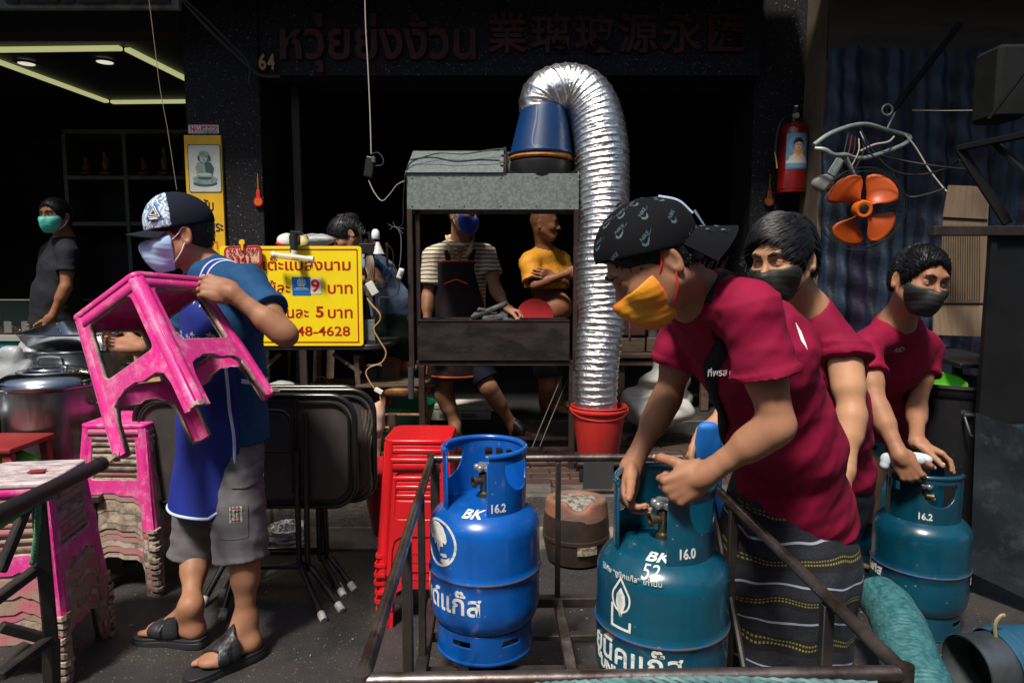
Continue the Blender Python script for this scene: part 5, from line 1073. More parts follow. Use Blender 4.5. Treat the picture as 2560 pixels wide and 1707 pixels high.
def potf(c, r0, h, label, lid=True, m=M_alu, nm='stock_pot'):
    t = thing(nm, label, 'pot', c); part('body', B().lathe([(0, 0), (r0 - .01, 0), (r0, .012), (r0, h - .012), (r0 + .008, h - .006), (r0 + .02, h), (r0 + .022, h + .005), (r0, h + .004), (r0 - .005, h - .01), (r0 - .005, .02), (0, .02)], 64), m, t, world=False)
    if lid:
        ld = part('lid', B().lathe([(r0 + .024, h + .006), (r0 + .024, h + .011), (r0 - .004, h + .012), (r0 + .002, h + .022), (r0 - .004, h + .036), (r0 - .025, h + .05), (r0 - .06, h + .060), (r0 - .062, h + .064), (r0 - .10, h + .070), (r0 - .102, h + .073), (.06, h + .080), (0, h + .082)], 64), M_lid, t, world=False)
        part('handle', B().tube(curve([(-.055, 0, h + .078), (-.052, 0, h + .105), (-.035, 0, h + .118), (.035, 0, h + .118), (.052, 0, h + .105), (.055, 0, h + .078)]), .006, 8), M_lid, ld, world=False)
        for s in (-1, 1): part('bracket', B().box((s * .06, 0, h + .08), (.03, .025, .004), None, .001), M_lid, ld, world=False, smooth=False)
    for s in (-1, 1): part('side_handle', B().tube(curve([(s * r0, -.04, h - .08), (s * (r0 + .04), -.035, h - .075), (s * (r0 + .04), .035, h - .075), (s * r0, .04, h - .08)]), .006, 8), m, t, world=False)
    return t
potf((ps[0], ps[1], .43), .190, pz - .43 - .02, 'big brushed steel stock pot with a shiny domed lid')
potf((ps[0] - .40, ps[1] - .06, .43), .17, pz - .43 - .17, 'dark steel pot at the left edge of the picture', True, M_tin)
potf((ux(200, 900, 3.36), 3.36, .43), .235, vz(868, 3.36) - .43, 'second steel pot standing behind carrying a rectangular pan', False)
pr_ = thing('rectangular_pan', 'shiny rectangular steel pan resting tilted on the rear pot', 'pan', (ux(200, 860, 3.34), 3.34, vz(868, 3.36) + .0))
zq = vz(866, 3.3) + .01; pc = V(ux(196, 860, 3.3), 3.36, zq)
bo = B(); lo_ = np.array(rrect(.46, .34, .05, 5)); rings = [(1.03, .075), (1.0, .08), (.97, .078), (.93, .03), (.88, .006), (.5, .002), (0.02, .001)]
vv = []; 
for s_, z in rings: vv += [(pc[0] + x * s_ , pc[1] + y * s_, pc[2] + z + y * s_ * .12) for x, y in lo_]
n = len(lo_); bo.add(vv, [(k * n + i, k * n + (i + 1) % n, (k + 1) * n + (i + 1) % n, (k + 1) * n + i) for k in range(len(rings) - 1) for i in range(n)])
vv = []
for s_, z in [(1.03, .072), (.95, .026), (.90, -.002), (.5, -.004), (.02, -.005)]: vv += [(pc[0] + x * s_, pc[1] + y * s_, pc[2] + z + y * s_ * .12) for x, y in lo_]
bo.add(vv, [(k * n + i, k * n + (i + 1) % n, (k + 1) * n + (i + 1) % n, (k + 1) * n + i) for k in range(4) for i in range(n)])
part('pan', bo, M_lid, pr_)
part('rim_wire', B().tube([(pc[0] + x * 1.03, pc[1] + y * 1.03, pc[2] + .075 + y * .12) for x, y in lo_], .005, 8, closed=True), M_lid, pr_)
lump('plastic_bag', P(80, 930, 3.25) + V(0, 0, -.02), (.05, .04, .13), M_film, 'long clear plastic bag hanging beside the pan', 'bag', 13, amp=.012, ax=(1, 0, 0))
lump('plastic_bag', P(20, 920, 3.1), (.09, .05, .07), M_film, 'clear plastic bag drooping at the left picture edge', 'bag', 14, amp=.012, ax=(1, .3, 0))
# red stool top and green stool at left edge
t = thing('small_table', 'dark red square stool top at the left edge in front of the pots', 'stool', (ux(0, 1100, 2.6) - .08, 2.62, 0)); zz = vz(1103, 2.6)
M_mar = mat('dark_red_plastic', (.30, .02, .02), .5, col2=(.2, .015, .015), scale=8); part('top', B().box((0, 0, zz - .012), (.40, .26, .024), None, .01, 2), M_mar, t, world=False)
for sx in (-1, 1):
    for sy in (-1, 1): part('leg', B().bar((sx * .17, sy * .10, zz - .025), (sx * .2, sy * .13, 0), .035, .03, bev=.004), M_mar, t, world=False)
lump('green_cloth', P(18, 1150, 2.58), (.07, .05, .05), mat('lime_plastic', (.06, .30, .01), .5), 'lime green plastic thing under the dark red stool top', 'plastic', 21)
# ------------------------------------------------ second cart, bottom left: black handle and posts
M_hgr = mat('black_rubber_grip', (.012, .012, .014), .45, bump=.2)
zc = .90
hA, hB = P(256, 1158, 1.50), P(-60, 1312, 1.12)
ha = thing('handcart', 'dark handcart with a black handle bar at the lower left', 'cart', (-1.1, 1.1, 0))
part('handle_bar', B().tube([hA, hB], .0155, 16), M_hgr, ha); part('grip_end', B().lathe([(0, 0), (.012, .001), (.0165, .004), (.0165, .02)], 16, c=hA + nrm(hA - hB) * .0, M=np.stack([nrm(np.cross(nrm(hB - hA), [0, 0, 1])), np.cross(nrm(hB - hA), nrm(np.cross(nrm(hB - hA), [0, 0, 1]))), nrm(hB - hA)], 1)), M_hgr, ha)
def cpost(u0, v0, Y0, u1, v1, Y1, w_=.024): part('post', B().bar(P(u0, v0, Y0), P(u1, v1, Y1), w_, w_, bev=.003), M_post, ha, smooth=False)
cpost(96, 1248, 1.30, 128, 1600, 1.36, .026); cpost(70, 1258, 1.26, 0, 1430, 1.20, .018); cpost(120, 1402, 1.34, -40, 1520, 1.2, .02); cpost(133, 1590, 1.36, 0, 1690, 1.25, .02)
cpost(0, 1565, 1.3, 130, 1600, 1.36, .02); cpost(128, 1600, 1.36, 132, 1900, 1.4, .026)
rp_ = curve([hA + (hB - hA) * k + V(0, -.018, -.02 - .004 * math.sin(k * 9)) for k in np.linspace(.36, 1, 8)], 12); b = B()
for k in range(3): s_ = np.linspace(0, 70, len(rp_)); b.tube(rp_ + np.stack([0 * s_, .003 * np.cos(s_ + k * 2.09), .003 * np.sin(s_ + k * 2.09)], 1), .0032, 6)
solo('rope', b, mat('green_blue_rope', (.03, .16, .14), .6, col2=(.10, .25, .06), scale=60), 'green and blue twisted rope tied under the black handle bar', 'rope')
rp_ = curve([P(97, 1258, 1.28), P(92, 1330, 1.28), P(84, 1395, 1.29), P(80, 1408, 1.3)], 16); b = B()
for k in range(3): s_ = np.linspace(0, 50, len(rp_)); b.tube(rp_ + np.stack([.003 * np.cos(s_ + k * 2.09), .003 * np.sin(s_ + k * 2.09), 0 * s_], 1), .0032, 6)
solo('rope', b, mat('green_blue_rope', (.03, .16, .14), .6), 'short end of green rope hanging down the handcart post', 'rope')
# ------------------------------------------------ RIGHT SIDE
M_tan = mat('tan_column_paint', (0.13, 0.10, 0.065), 0.75, col2=(0.09, 0.07, 0.048), scale=4, bump=.6, bscale=80, dirt=((.04, .03, .022), 8, .6, .8))
tag(link('column', B().bb(ux(2050, 400, 4.55), ux(2092, 400, 4.55), 4.55, 4.85, .0, 3.6, .004).mesh('c', False), M_tan), 'narrow tan plastered column left of the blue striped tarpaulin', 'column')
bz0, bz1 = vz(139, 4.5), vz(98, 4.5)
tag(link('header_beam', B().bb(ux(2072, 120, 4.5), 5.5, 4.5, 4.54, bz0, 3.75, .004).mesh('c', False), mat('brown_board', (.06, .042, .026), .7, col2=(.04, .028, .018), scale=3, stretch=(1, 6, 6))), 'brown board beam above the blue striped tarpaulin', 'beam')
# tarpaulin curtain
def tarp_ex(N, L, co, cur, mixc, ramp, noise, b):
    s = N.new('ShaderNodeSeparateXYZ'); L.new(co, s.inputs[0]); m1 = N.new('ShaderNodeMath'); m1.operation = 'MULTIPLY'; m1.inputs[1].default_value = 11; L.new(s.outputs[0], m1.inputs[0])
    m2 = N.new('ShaderNodeMath'); m2.operation = 'FRACT'; L.new(m1.outputs[0], m2.inputs[0]); f = ramp(m2.outputs[0], .42, .46, (0, 0, 0), (1, 1, 1)); c = mixc(f, (.003, .006, .016), (.012, .027, .055))
    m3 = N.new('ShaderNodeMath'); m3.operation = 'MULTIPLY'; m3.inputs[1].default_value = 1.37; L.new(s.outputs[0], m3.inputs[0]); m4 = N.new('ShaderNodeMath'); m4.operation = 'FRACT'; L.new(m3.outputs[0], m4.inputs[0])
    return mixc(ramp(m4.outputs[0], .82, .84, (0, 0, 0), (1, 1, 1)), c, (.012, .008, .03))
M_tarp = mat('striped_tarpaulin', (.02, .04, .1), .6, bump=.5, bscale=24, bdist=.012, extra=tarp_ex)
Ytp = 4.42; n1, n2 = 260, 90; X0_, X1_ = ux(2060, 400, Ytp), ux(2900, 400, Ytp); Z1_, Z0_ = bz0 + .02, .25
gx = np.linspace(X0_, X1_, n1); gz = np.linspace(Z1_, Z0_, n2); XX, ZZ = np.meshgrid(gx, gz)
YY = Ytp + .035 * np.sin(XX * 23 + .8 * np.sin(ZZ * 3)) * (.4 + .6 * (Z1_ - ZZ) / (Z1_ - Z0_)) + .02 * np.sin(XX * 47 + ZZ * 4) + .012 * np.sin(ZZ * 31 + XX * 11) * np.sin(XX * 5)
b = B().add(np.stack([XX, YY, ZZ], -1).reshape(-1, 3), [(j * n1 + i, j * n1 + i + 1, (j + 1) * n1 + i + 1, (j + 1) * n1 + i) for j in range(n2 - 1) for i in range(n1 - 1)])
solo('tarpaulin', b, M_tarp, 'blue striped plastic tarpaulin hanging as a curtain at the right', 'tarpaulin')
# fire extinguisher
Yx = 4.78; xc = ux(1981, 400, Yx); e0, e1 = vz(483, Yx), vz(308, Yx); re = (ux(2015, 400, Yx) - ux(1947, 400, Yx)) / 2
M_ext = mat('extinguisher_red', (.17, .004, .003), .3, col2=(.12, .004, .003), scale=6, coat=.2)
ex = thing('fire_extinguisher', 'red fire extinguisher with a blue portrait sticker hung on the dark pillar', 'fire extinguisher', (xc, Yx, e0))
part('tank', B().lathe([(0, 0), (re - .004, 0), (re - .002, .006), (re - .004, .02), (re, .024), (re, e1 - e0 - .05), (re * .85, e1 - e0 - .02), (re * .5, e1 - e0), (.018, e1 - e0 + .01), (.018, e1 - e0 + .03), (0, e1 - e0 + .03)], 40), M_ext, ex, world=False)
part('valve', B().box((0, 0, e1 - e0 + .045), (.03, .03, .04), None, .004).bar((.0, -.01, e1 - e0 + .07), (-.03, -.10, e1 - e0 + .09), .02, .008), M_br2 := mat('dull_chrome', (.3, .3, .3), .35, metal=.9), ex, world=False)
part('gauge', B().lathe([(0, .012), (.018, .012), (.02, 0)], 16, c=(.005, -.02, e1 - e0 + .045), M=[[1, 0, 0], [0, 0, -1], [0, 1, 0]]), mat('gauge', (.5, .48, .4), .4), ex, world=False)
part('hose', B().tube(curve([(-.02, 0, e1 - e0 + .05), (-.10, -.02, e1 - e0 + .0), (-.13, -.03, e1 - e0 - .15), (-.12, -.03, e1 - e0 - .3)]), .009, 8), M_blk, ex, world=False)
part('tag_string', B().tube(curve([(-.14, -.04, .27), (-.125, -.04, .21), (-.12, -.045, .16)]), .004, 6), mat('yellow_tag', (.45, .3, .03), .5), ex, world=False)
def wrapx(me, rad, z0, a0=0.0): slice_x(me, 0, .01); a = mv(me); an = a[:, 0] / rad + a0; rr = rad + a[:, 2]; return setv(me, np.stack([rr * np.sin(an), -rr * np.cos(an), a[:, 1] + z0], 1))
zc_ = vz(383, Yx) - e0
def xp(loops, m, off, nm='print'): part(nm, wrapx(curve2d(loops, .0004), re + off, zc_), m, ex, world=False)
xp([rrect(.158, .235, .003, 2)], mat('pale_blue_print', (.11, .25, .36), .4), .0012, 'sticker')
for q in (.062, .052): xp([el(0, .045, q, q * 1.0), el(0, .045, q - .003, q - .003)[::-1]], mat('ring_print', (.3, .42, .5), .4), .0020)
xp([el(0, -.01, .034, .035)], mat('print_orange', (.6, .25, .08), .5), .0024); xp([[(-.065, -.062), (-.055, -.035), (-.02, -.015), (.0, -.04), (.02, -.015), (.055, -.035), (.068, -.062), (.068, -.08), (-.065, -.08)]], mat('print_beige', (.55, .46, .36), .5), .0028)
xp([el(0, .038, .026, .034)], mat('print_skin', (.62, .40, .28), .5), .0032); xp([[(-.03, .035), (-.033, .06), (-.02, .082), (.005, .088), (.028, .075), (.032, .05), (.028, .035), (.022, .055), (0, .06), (-.02, .052)]], mat('print_hair', (.01, .01, .012), .5), .0037)
xp([el(-.010, .040, .005, .0025)], M_bl, .0037); xp([el(.010, .040, .005, .0025)], M_bl, .0037); xp([el(0, .020, .008, .004)], mat('print_lip', (.5, .12, .1), .5), .0037)
xp([rrect(.158, .03, .002, 2, 0, -.095)], mat('pale_blue_print', (.1, .3, .45), .4), .0032)
xp([rrect(.158, .018, .002, 2, 0, -.072)], mat('print_white', (.5, .5, .48), .5), .0036)
# fan on a bent steel tube frame
M_gfr = mat('pale_green_tube', (0.22, 0.27, 0.25), 0.4, metal=.2, col2=(.15, .19, .18), scale=12, dirt=((.10, .06, .04), 16, .6, .75))
Yn = 3.9
fs = [P(2034, 363, Yn - .15), P(2075, 335, Yn - .12), P(2130, 315, Yn), P(2170, 312, Yn + .1), P(2215, 325, Yn + .2), P(2260, 337, Yn + .25), P(2275, 345, Yn + .25), P(2262, 360, Yn + .2), P(2215, 380, Yn + .05), P(2165, 395, Yn - .05), P(2135, 395, Yn - .1), P(2115, 388, Yn - .15), P(2085, 388, Yn - .2), P(2062, 375, Yn - .2), P(2037, 372, Yn - .18)]
fr_ = thing('fan_bracket', 'pale green bent steel tube bracket with wires above the orange fan', 'bracket', P(2150, 395, Yn)); part('tube', B().tube(curve(fs, 6), .013, 10), M_gfr, fr_)
part('support', B().tube([P(2115, 395, Yn - .15), P(2150, 470, Yn - .1)], .012, 10), M_gfr, fr_); part('junction_plate', B().box(P(2090, 418, Yn - .12), (.05, .01, .10), [[.85, 0, .5], [0, 1, 0], [-.5, 0, .85]], .002), M_gfr, fr_, smooth=False)
part('hanger', B().tube([P(2225, 278, Yn + .2), P(2240, 268, Yn + .2), P(2400, 60, Yn + .1)], .018, 10), mat('sooty_bar', (.005, .005, .006), .8, spec=.15, bump=.3), fr_); part('hook_ring', B().tube([P(2218, 275, Yn + .18) + V(.03 * math.cos(a), 0, .03 * math.sin(a)) for a in np.linspace(0, 6.28, 20, endpoint=False)], .006, 8, closed=True), M_gfr, fr_)
part('tie', B().tube(curve([P(2238, 280, Yn + .2), P(2228, 300, Yn + .2), P(2218, 322, Yn + .2)]), .005, 6), M_wirew, fr_)
for k, pts in enumerate(([(2262, 335), (2290, 370), (2320, 420), (2350, 460), (2368, 480)], )): cord([P(u, v, Yn + .22 - .03 * i) for i, (u, v) in enumerate(pts)], .0045, M_wirew, 'pale cable falling from the fan bracket to the cardboard')
cord([P(2150, 378, Yn), P(2185, 362, Yn), P(2220, 355, Yn), P(2235, 342, Yn + .1)], .005, M_wirew, 'pale wire bow inside the fan bracket')
cord([P(2150, 320, Yn), P(2170, 360, Yn), P(2200, 400, Yn), P(2240, 430, Yn), P(2300, 437, Yn), P(2370, 420, Yn - .1), P(2400, 400, Yn - .2)], .006, M_wire, 'black cable sagging from the fan bracket to the right')
cord([P(2200, 388, Yn), P(2260, 402, Yn), P(2340, 415, Yn - .1), P(2430, 425, Yn - .3)], .005, M_wire, 'second black cable running right above the tarpaulin')
cord([P(2150, 330, Yn - .05), P(2160, 352, Yn - .08), P(2172, 380, Yn - .08), P(2190, 395, Yn - .08)], .005, mat('dark_blue_wire', (.01, .03, .06), .4), 'dark blue wire hanging inside the fan bracket')
cord([P(2230, 430, Yn - .1), P(2250, 470, Yn - .1), P(2275, 492, Yn - .1), P(2320, 485, Yn - .15), P(2365, 470, Yn - .2)], .005, M_wire, 'black cable drooping right of the orange fan')
cord([P(2280, 276, Yn + .2), P(2360, 277, Yn + .1), P(2450, 276, Yn)], .002, M_wirew, 'thin wire stretched level from the hook to the right')
for k in range(5): cord([P(2120 + k * 9, 335 + k * 4, Yn - .05), P(2110 + 12 * k, 380, Yn - .1), P(2095 + 9 * k, 420 + 5 * k, Yn - .12), P(2130 + 4 * k, 455, Yn - .08)], .003, [M_wire, mat('red_wire', (.12, .01, .01), .4), M_wire, M_wirew, M_wire][k], ['black', 'dark red', 'second black', 'pale', 'third black'][k] + ' wire tangled between the bracket and the fan')
fc = P(2156, 523, 3.72); rf = .20
fd = nrm(V(-.15, -1, -.10)); fx_ = perp(fd, (1, 0, 0)); fz_ = np.cross(fx_, fd) * 1; fz_ = fz_ if fz_[2] > 0 else -fz_
fan = thing('fan', 'wall fan with four orange blades behind a thin wire cage', 'fan', P(2130, 600, 3.85)); M_orb = mat('orange_blade', (.42, .062, .003), .45, col2=(.34, .05, .003), scale=5)
Mf = np.stack([fx_, np.cross(fd, fx_), fd], 1)
for k in range(4):
    a0 = R((128, 45, -45, -118)[k]); nr, na = 10, 12; vv = []
    for i in range(nr):
        r0 = .045 + (rf - .045) * i / (nr - 1); wdt = .24 + .38 * math.sin(min(1, (i / (nr - 1)) * 1.15) * math.pi * .62)
        if i == nr - 1: wdt *= .72
        for j in range(na):
            t_ = (j / (na - 1) - .5) * 2; an = a0 + t_ * wdt + .12 * (i / nr); rr = r0 * (1 - .06 * t_ * t_ * (i / nr) ** 2); h_ = -.03 * t_ * (1 - .3 * i / nr)
            vv.append(fc + fx_ * rr * math.cos(an) + fz_ * rr * math.sin(an) + fd * (h_ - .01))
    me = B().add(vv, [(i * na + j, i * na + j + 1, (i + 1) * na + j + 1, (i + 1) * na + j) for i in range(nr - 1) for j in range(na - 1)]).mesh('blade'); bm = bmesh.new(); bm.from_mesh(me); bmesh.ops.solidify(bm, geom=bm.faces[:], thickness=.002); bm.to_mesh(me); bm.free(); part('blade', me, M_orb, fan)
part('hub', B().lathe([(0, .02), (.024, .02), (.026, .028), (.04, .03), (.047, .02), (.05, -.02), (0, -.02)], 32, c=fc, M=Mf), mat('orange_hub', (.5, .10, .006), .4), fan); part('hub_cap', B().lathe([(0, .033), (.018, .032), (.023, .024)], 20, c=fc, M=Mf), M_blk, fan)
part('motor', B().lathe([(0, -.02), (.05, -.03), (.055, -.10), (.04, -.14), (0, -.15)], 24, c=fc, M=Mf), M_blk, fan)
cg = B()
for r0, d_ in ((rf + .02, .0), (rf + .018, -.03), (rf - .0, .03), (rf - .0, -.06), (rf * .55, -.085)): cg.tube([fc + (fx_ * math.cos(a) + fz_ * math.sin(a)) * r0 + fd * d_ for a in np.linspace(0, 6.283, 48, endpoint=False)], .0022, 5, closed=True)
for k in range(48): a = k * 2 * math.pi / 48; e_ = fx_ * math.cos(a) + fz_ * math.sin(a); cg.tube([fc + e_ * .05 - fd * .09, fc + e_ * rf * .6 - fd * .085, fc + e_ * rf - fd * .06, fc + e_ * (rf + .02)], .0011, 4)
part('wire_cage', cg, mat('cage_wire', (.03, .035, .035), .4, metal=.5), fan)
part('mount', B().bar(fc - fd * .12, P(2115, 410, Yn - .12), .025, .025), M_blk, fan)
lump('tape_wad', P(2055, 462, 3.8), (.05, .02, .035), mat('grey_tape', (.16, .15, .14), .5), 'grey taped wad of wires left of the fan cage', 'tape', 31)
# cardboard
M_card = mat('corrugated_cardboard', (0.16, 0.11, 0.065), 0.8, col2=(0.12, 0.08, 0.048), scale=3, stretch=(14, 1, 1), bump=.5, bscale=12)
Yk = 3.3
def sheet(pts, m, label, cat, th=.006, corr=True):
    q = [P(u, v, Y) for u, v, Y in pts]; n = len(q); nn = nrm(np.cross(q[1] - q[0], q[2] - q[0])); b_ = B().add(q + [p + nn * th for p in q], [tuple(range(n)), tuple(range(2 * n - 1, n - 1, -1))] + [(i, n + i, n + (i + 1) % n, (i + 1) % n) for i in range(n)]); return b_
cb_ = thing('cardboard', 'folded brown cardboard sheet hanging against the blue tarpaulin', 'cardboard', P(2400, 840, Yk))
for pts in ([(2372, 463, Yk), (2430, 465, Yk), (2475, 470, Yk), (2470, 548, Yk), (2358, 542, Yk)], [(2358, 543, Yk + .01), (2470, 549, Yk + .01), (2460, 757, Yk), (2352, 757, Yk)], [(2335, 758, Yk + .01), (2459, 758, Yk + .01), (2455, 841, Yk - .03), (2333, 837, Yk - .03)]): part('panel', sheet(pts, 0, 0, 0), M_card, cb_, smooth=False)
rb = B()
for k in range(16): u = 2362 + k * 6; rb.bar(P(u, 560, Yk - .008), P(u - 2, 750, Yk - .012), .0035, .003)
part('corrugation', rb, M_card, cb_, smooth=False)
# dark steel cabinet, bars and bin at the right
M_cab = mat('black_cabinet_paint', (0.012, 0.013, 0.015), 0.42, metal=.2, col2=(0.008, 0.009, 0.010), scale=3, bump=.3, dirt=((.03, .035, .04), 5, .58, .8), rvar=.1)
Yq = 2.75
kx = ux(2467, 800, Yq)
cbn = thing('steel_cabinet', 'tall black painted steel cabinet at the right picture edge', 'cabinet', (kx + .4, Yq + .3, 0))
part('side_panel', B().bb(kx, kx + 1.0, Yq, Yq + .03, vz(1060, Yq), vz(566, Yq), .004), M_cab, cbn, smooth=False); part('corner_post', B().bb(kx - .012, kx + .012, Yq - .012, Yq + .012, 0, vz(560, Yq)), M_cab, cbn, smooth=False)
part('top_rail', B().bb(ux(2325, 580, Yq), kx + 1.0, Yq - .03, Yq + .02, vz(590, Yq), vz(566, Yq), .003), M_post, cbn, smooth=False)
part('lower_panel', B().add([P(2440, 1030, Yq - .05), P(2700, 1130, Yq - .35), P(2700, 1560, Yq - .35), P(2425, 1430, Yq - .05), P(2440, 1030, Yq - .04), P(2700, 1130, Yq - .34), P(2700, 1560, Yq - .34), P(2425, 1430, Yq - .04)], [(0, 1, 2, 3), (7, 6, 5, 4), (0, 4, 5, 1), (1, 5, 6, 2), (2, 6, 7, 3), (3, 7, 4, 0)]), mat('scuffed_dark_panel', (.035, .045, .055), .4, metal=.3, col2=(.02, .024, .03), scale=5, dirt=((.09, .11, .13), 7, .55, .75)), cbn, smooth=False)
pf = thing('roof_frame', 'dark steel frame of bars sloping over the cabinet at the right', 'steel frame', P(2450, 560, 3.0))
for a_, b_, w_ in (((2395, 372, 3.0), (2600, 330, 2.7), .035), ((2400, 375, 3.0), (2520, 560, 2.9), .05), ((2480, 350, 2.9), (2600, 470, 2.7), .03), ((2470, 300, 3.1), (2600, 130, 3.0), .02)): part('bar', B().bar(P(*a_), P(*b_), w_, w_ * .7, bev=.003), mat('sooty_bar', (.005, .005, .006), .8, spec=.15), pf, smooth=False)
solo('wall_box', B().box(P(2500, 215, 3.6), (.16, .2, .36), None, .02), M_grb := mat('dim_grey_box', (.007, .008, .008), .8, spec=.2, col2=(.004, .004, .004), scale=5), 'dim grey metal box hanging at the top right', 'box', smooth=False)
sl_ = thing('side_shelf', 'dark narrow shelf plank behind the bin at the right', 'shelf', P(2390, 900, 3.2)); part('plank', B().bar(P(2320, 872, 3.35), P(2470, 915, 2.95), .25, .02, bev=.003), M_cab, sl_, smooth=False); part('leg', B().bar(P(2392, 905, 3.2), P(2395, 960, 3.2), .03, .03), M_post, sl_, smooth=False)
bz = vz(948, 3.05); bxn = ux(2380, 960, 3.05); bn = thing('bin', 'large black plastic bin with metal side handle', 'bin', (bxn, 3.05, 0.013)); M_bin = mat('black_bin', (.010, .010, .012), .42, bump=.15, rvar=.1, spk=((.1, .1, .1), 60, .06))
part('wall', B().lathe([(0, 0), (.16, 0), (.17, .01), (.205, bz - .07), (.215, bz - .06), (.218, bz - .03), (.225, bz - .025), (.222, bz - .013), (.205, bz - .014), (.165, .02), (0, .02)], 48), M_bin, bn, world=False)
hx, hz_ = -.075, bz - .13; part('handle', B().tube(curve([(hx, -.205, hz_), (hx + .005, -.235, hz_ - .06), (hx + .02, -.238, hz_ - .085), (hx + .10, -.238, hz_ - .085), (hx + .118, -.235, hz_ - .06), (hx + .118, -.205, hz_)]), .0045, 8), M_screw, bn, world=False); part('handle_bracket', B().tube([(hx - .005, -.212, hz_), (hx + .125, -.208, hz_)], .006, 8), M_screw, bn, world=False)
gb = P(2365, 955, 3.0); M_lime = mat('lime_green_plastic', (.10, .42, .03), .35); gbo = thing('bowl', 'lime green plastic bowl resting tilted in the black bin', 'bowl', gb - V(0, 0, .05))
f_ = nrm(V(-.1, -.42, 1)); xa = perp(f_, (1, 0, 0)); ya = np.cross(f_, xa); part('bowl', B().lathe([(0, -.06), (.045, -.058), (.065, -.035), (.078, 0), (.084, .002), (.084, -.004), (.079, -.006), (.068, -.04), (.046, -.063), (0, -.065)], 40, c=gb, M=np.stack([xa, ya, f_], 1)), M_lime, gbo)
# flexible teal duct on the ground and the galvanised elbow
M_those = mat('teal_vinyl_hose', (0.018, 0.095, 0.11), 0.45, col2=(0.05, 0.16, 0.17), scale=40, stretch=(1, 1, 3), bump=.7, bscale=60, bdist=.006)
hp = [P(2195, 1490, 2.22), P(2225, 1520, 2.12), P(2252, 1575, 2.0), P(2270, 1640, 1.9), P(2300, 1720, 1.78), P(2330, 1800, 1.68)]
solo('duct', duct(hp, ([0, .5, 1], [.07, .082, .085]), .014, .0034, seg=48, crk=.0010, seed=9), M_those, 'teal ribbed flexible hose lying on the ground at the lower right', 'hose')
ge = thing('pipe_elbow', 'galvanised round pipe end with blue ribbed hose at the lower right corner', 'pipe', P(2450, 1700, 1.75)); qa, qb, qc = P(2415, 1668, 1.85), P(2530, 1650, 1.88), P(2660, 1640, 1.92)
part('sleeve', B().tube([qa, qa + (qb - qa) * .5, qb], [.088, .088, .088], 40, cap=False).tube([qb, qa], [.084, .084], 40, cap=False), mat('dull_galv', (.16, .18, .19), .38, metal=.8, col2=(.10, .12, .13), scale=8, rvar=.1), ge)
part('ribbed_hose', duct([qa + (qb - qa) * .62, qb, (qb + qc) / 2, qc], ([0, 1], [.092, .094]), .015, .004, seg=40, crk=.001, seed=12), mat('blue_hose', (.015, .07, .13), .45, bump=.3), ge)
part('end_cover', B().lathe([(0, 0), (.083, 0), (.083, -.02)], 32, c=qa + (qb - qa) * .7, M=np.stack([perp(qb - qa, (0, 0, 1)), np.cross(nrm(qb - qa), perp(qb - qa, (0, 0, 1))), nrm(qb - qa)], 1)), M_blk, ge)
part('wire_tail', B().tube(curve([P(2490, 1600, 1.86), P(2488, 1560, 1.86), P(2500, 1540, 1.86), P(2512, 1536, 1.86)]), .005, 6), mat('ochre_wire', (.25, .2, .1), .5), ge)
# ------------------------------------------------ things inside and in front of the middle shop
bag = F().ell(P(1640, 1015, 4.5), np.eye(3), (.27, .16, .14), k=.05).ell(P(1655, 960, 4.5), np.eye(3), (.14, .12, .16), k=.05).cap(P(1660, 945, 4.5), P(1668, 915, 4.48), .06, .02, k=.05)
bag.plane((0, 0, .186), (0, 0, -1), .01)
solo('sack', sdf_mesh('s', [bag.mesh(.012, disp=lambda v: folds(9, .12, 15, sharp=3, n=6)(v) + folds(10, .05, 40, sharp=3)(v))]), mat('white_sack_plastic', (.46, .46, .42), .45, col2=(.36, .36, .33), scale=6, bump=.4, bscale=40), 'knotted off-white sack on the pavement behind the arm of the near man', 'sack')
M_owood = mat('old_wood', (0.09, 0.055, 0.032), 0.75, col2=(0.05, 0.03, 0.02), scale=5, stretch=(1, 6, 6), bump=.4); M_sc = mat('suitcase_brown', (.055, .02, .014), .5, col2=(.035, .014, .01), scale=9)
Yz = 5.15; wb = thing('wooden_bench', 'old wooden bench with a low shelf behind the silver duct', 'bench', (ux(1650, 880, Yz), Yz + .2, .26))
for v0, v1, dy in ((884, 896, 0), (903, 916, .02)): part('plank', B().bb(ux(1540, 890, Yz), ux(1790, 890, Yz), Yz + dy, Yz + .4, vz(v1, Yz), vz(v0, Yz), .004), M_owood, wb, smooth=False)
for u in (1556, 1770): part('leg', B().bb(ux(u, 890, Yz) - .03, ux(u, 890, Yz) + .03, Yz + .05, Yz + .1, .262, vz(917, Yz), .003), M_owood, wb, smooth=False)
cas = thing('suitcase', 'brown suitcase on the wooden bench behind the duct', 'suitcase', (ux(1585, 880, Yz), Yz + .15, vz(884, Yz))); z_ = vz(884, Yz)
part('shell', B().bb(ux(1552, 800, Yz), ux(1622, 800, Yz), Yz + .05, Yz + .3, z_ + .12, z_ + .36, .02), M_sc, cas); part('base', B().bb(ux(1556, 800, Yz), ux(1618, 800, Yz), Yz + .06, Yz + .28, z_ + .001, z_ + .115, .006), M_owood, cas)
part('strap', B().bb(ux(1575, 800, Yz), ux(1579, 800, Yz), Yz + .042, Yz + .05, z_ + .12, z_ + .36), M_owood, cas, smooth=False)
bt = thing('water_bottle', 'clear water bottle with a blue cap on a wood block on the bench', 'bottle', (ux(1640, 860, Yz), Yz + .12, z_ + .12)); bl = bt.location
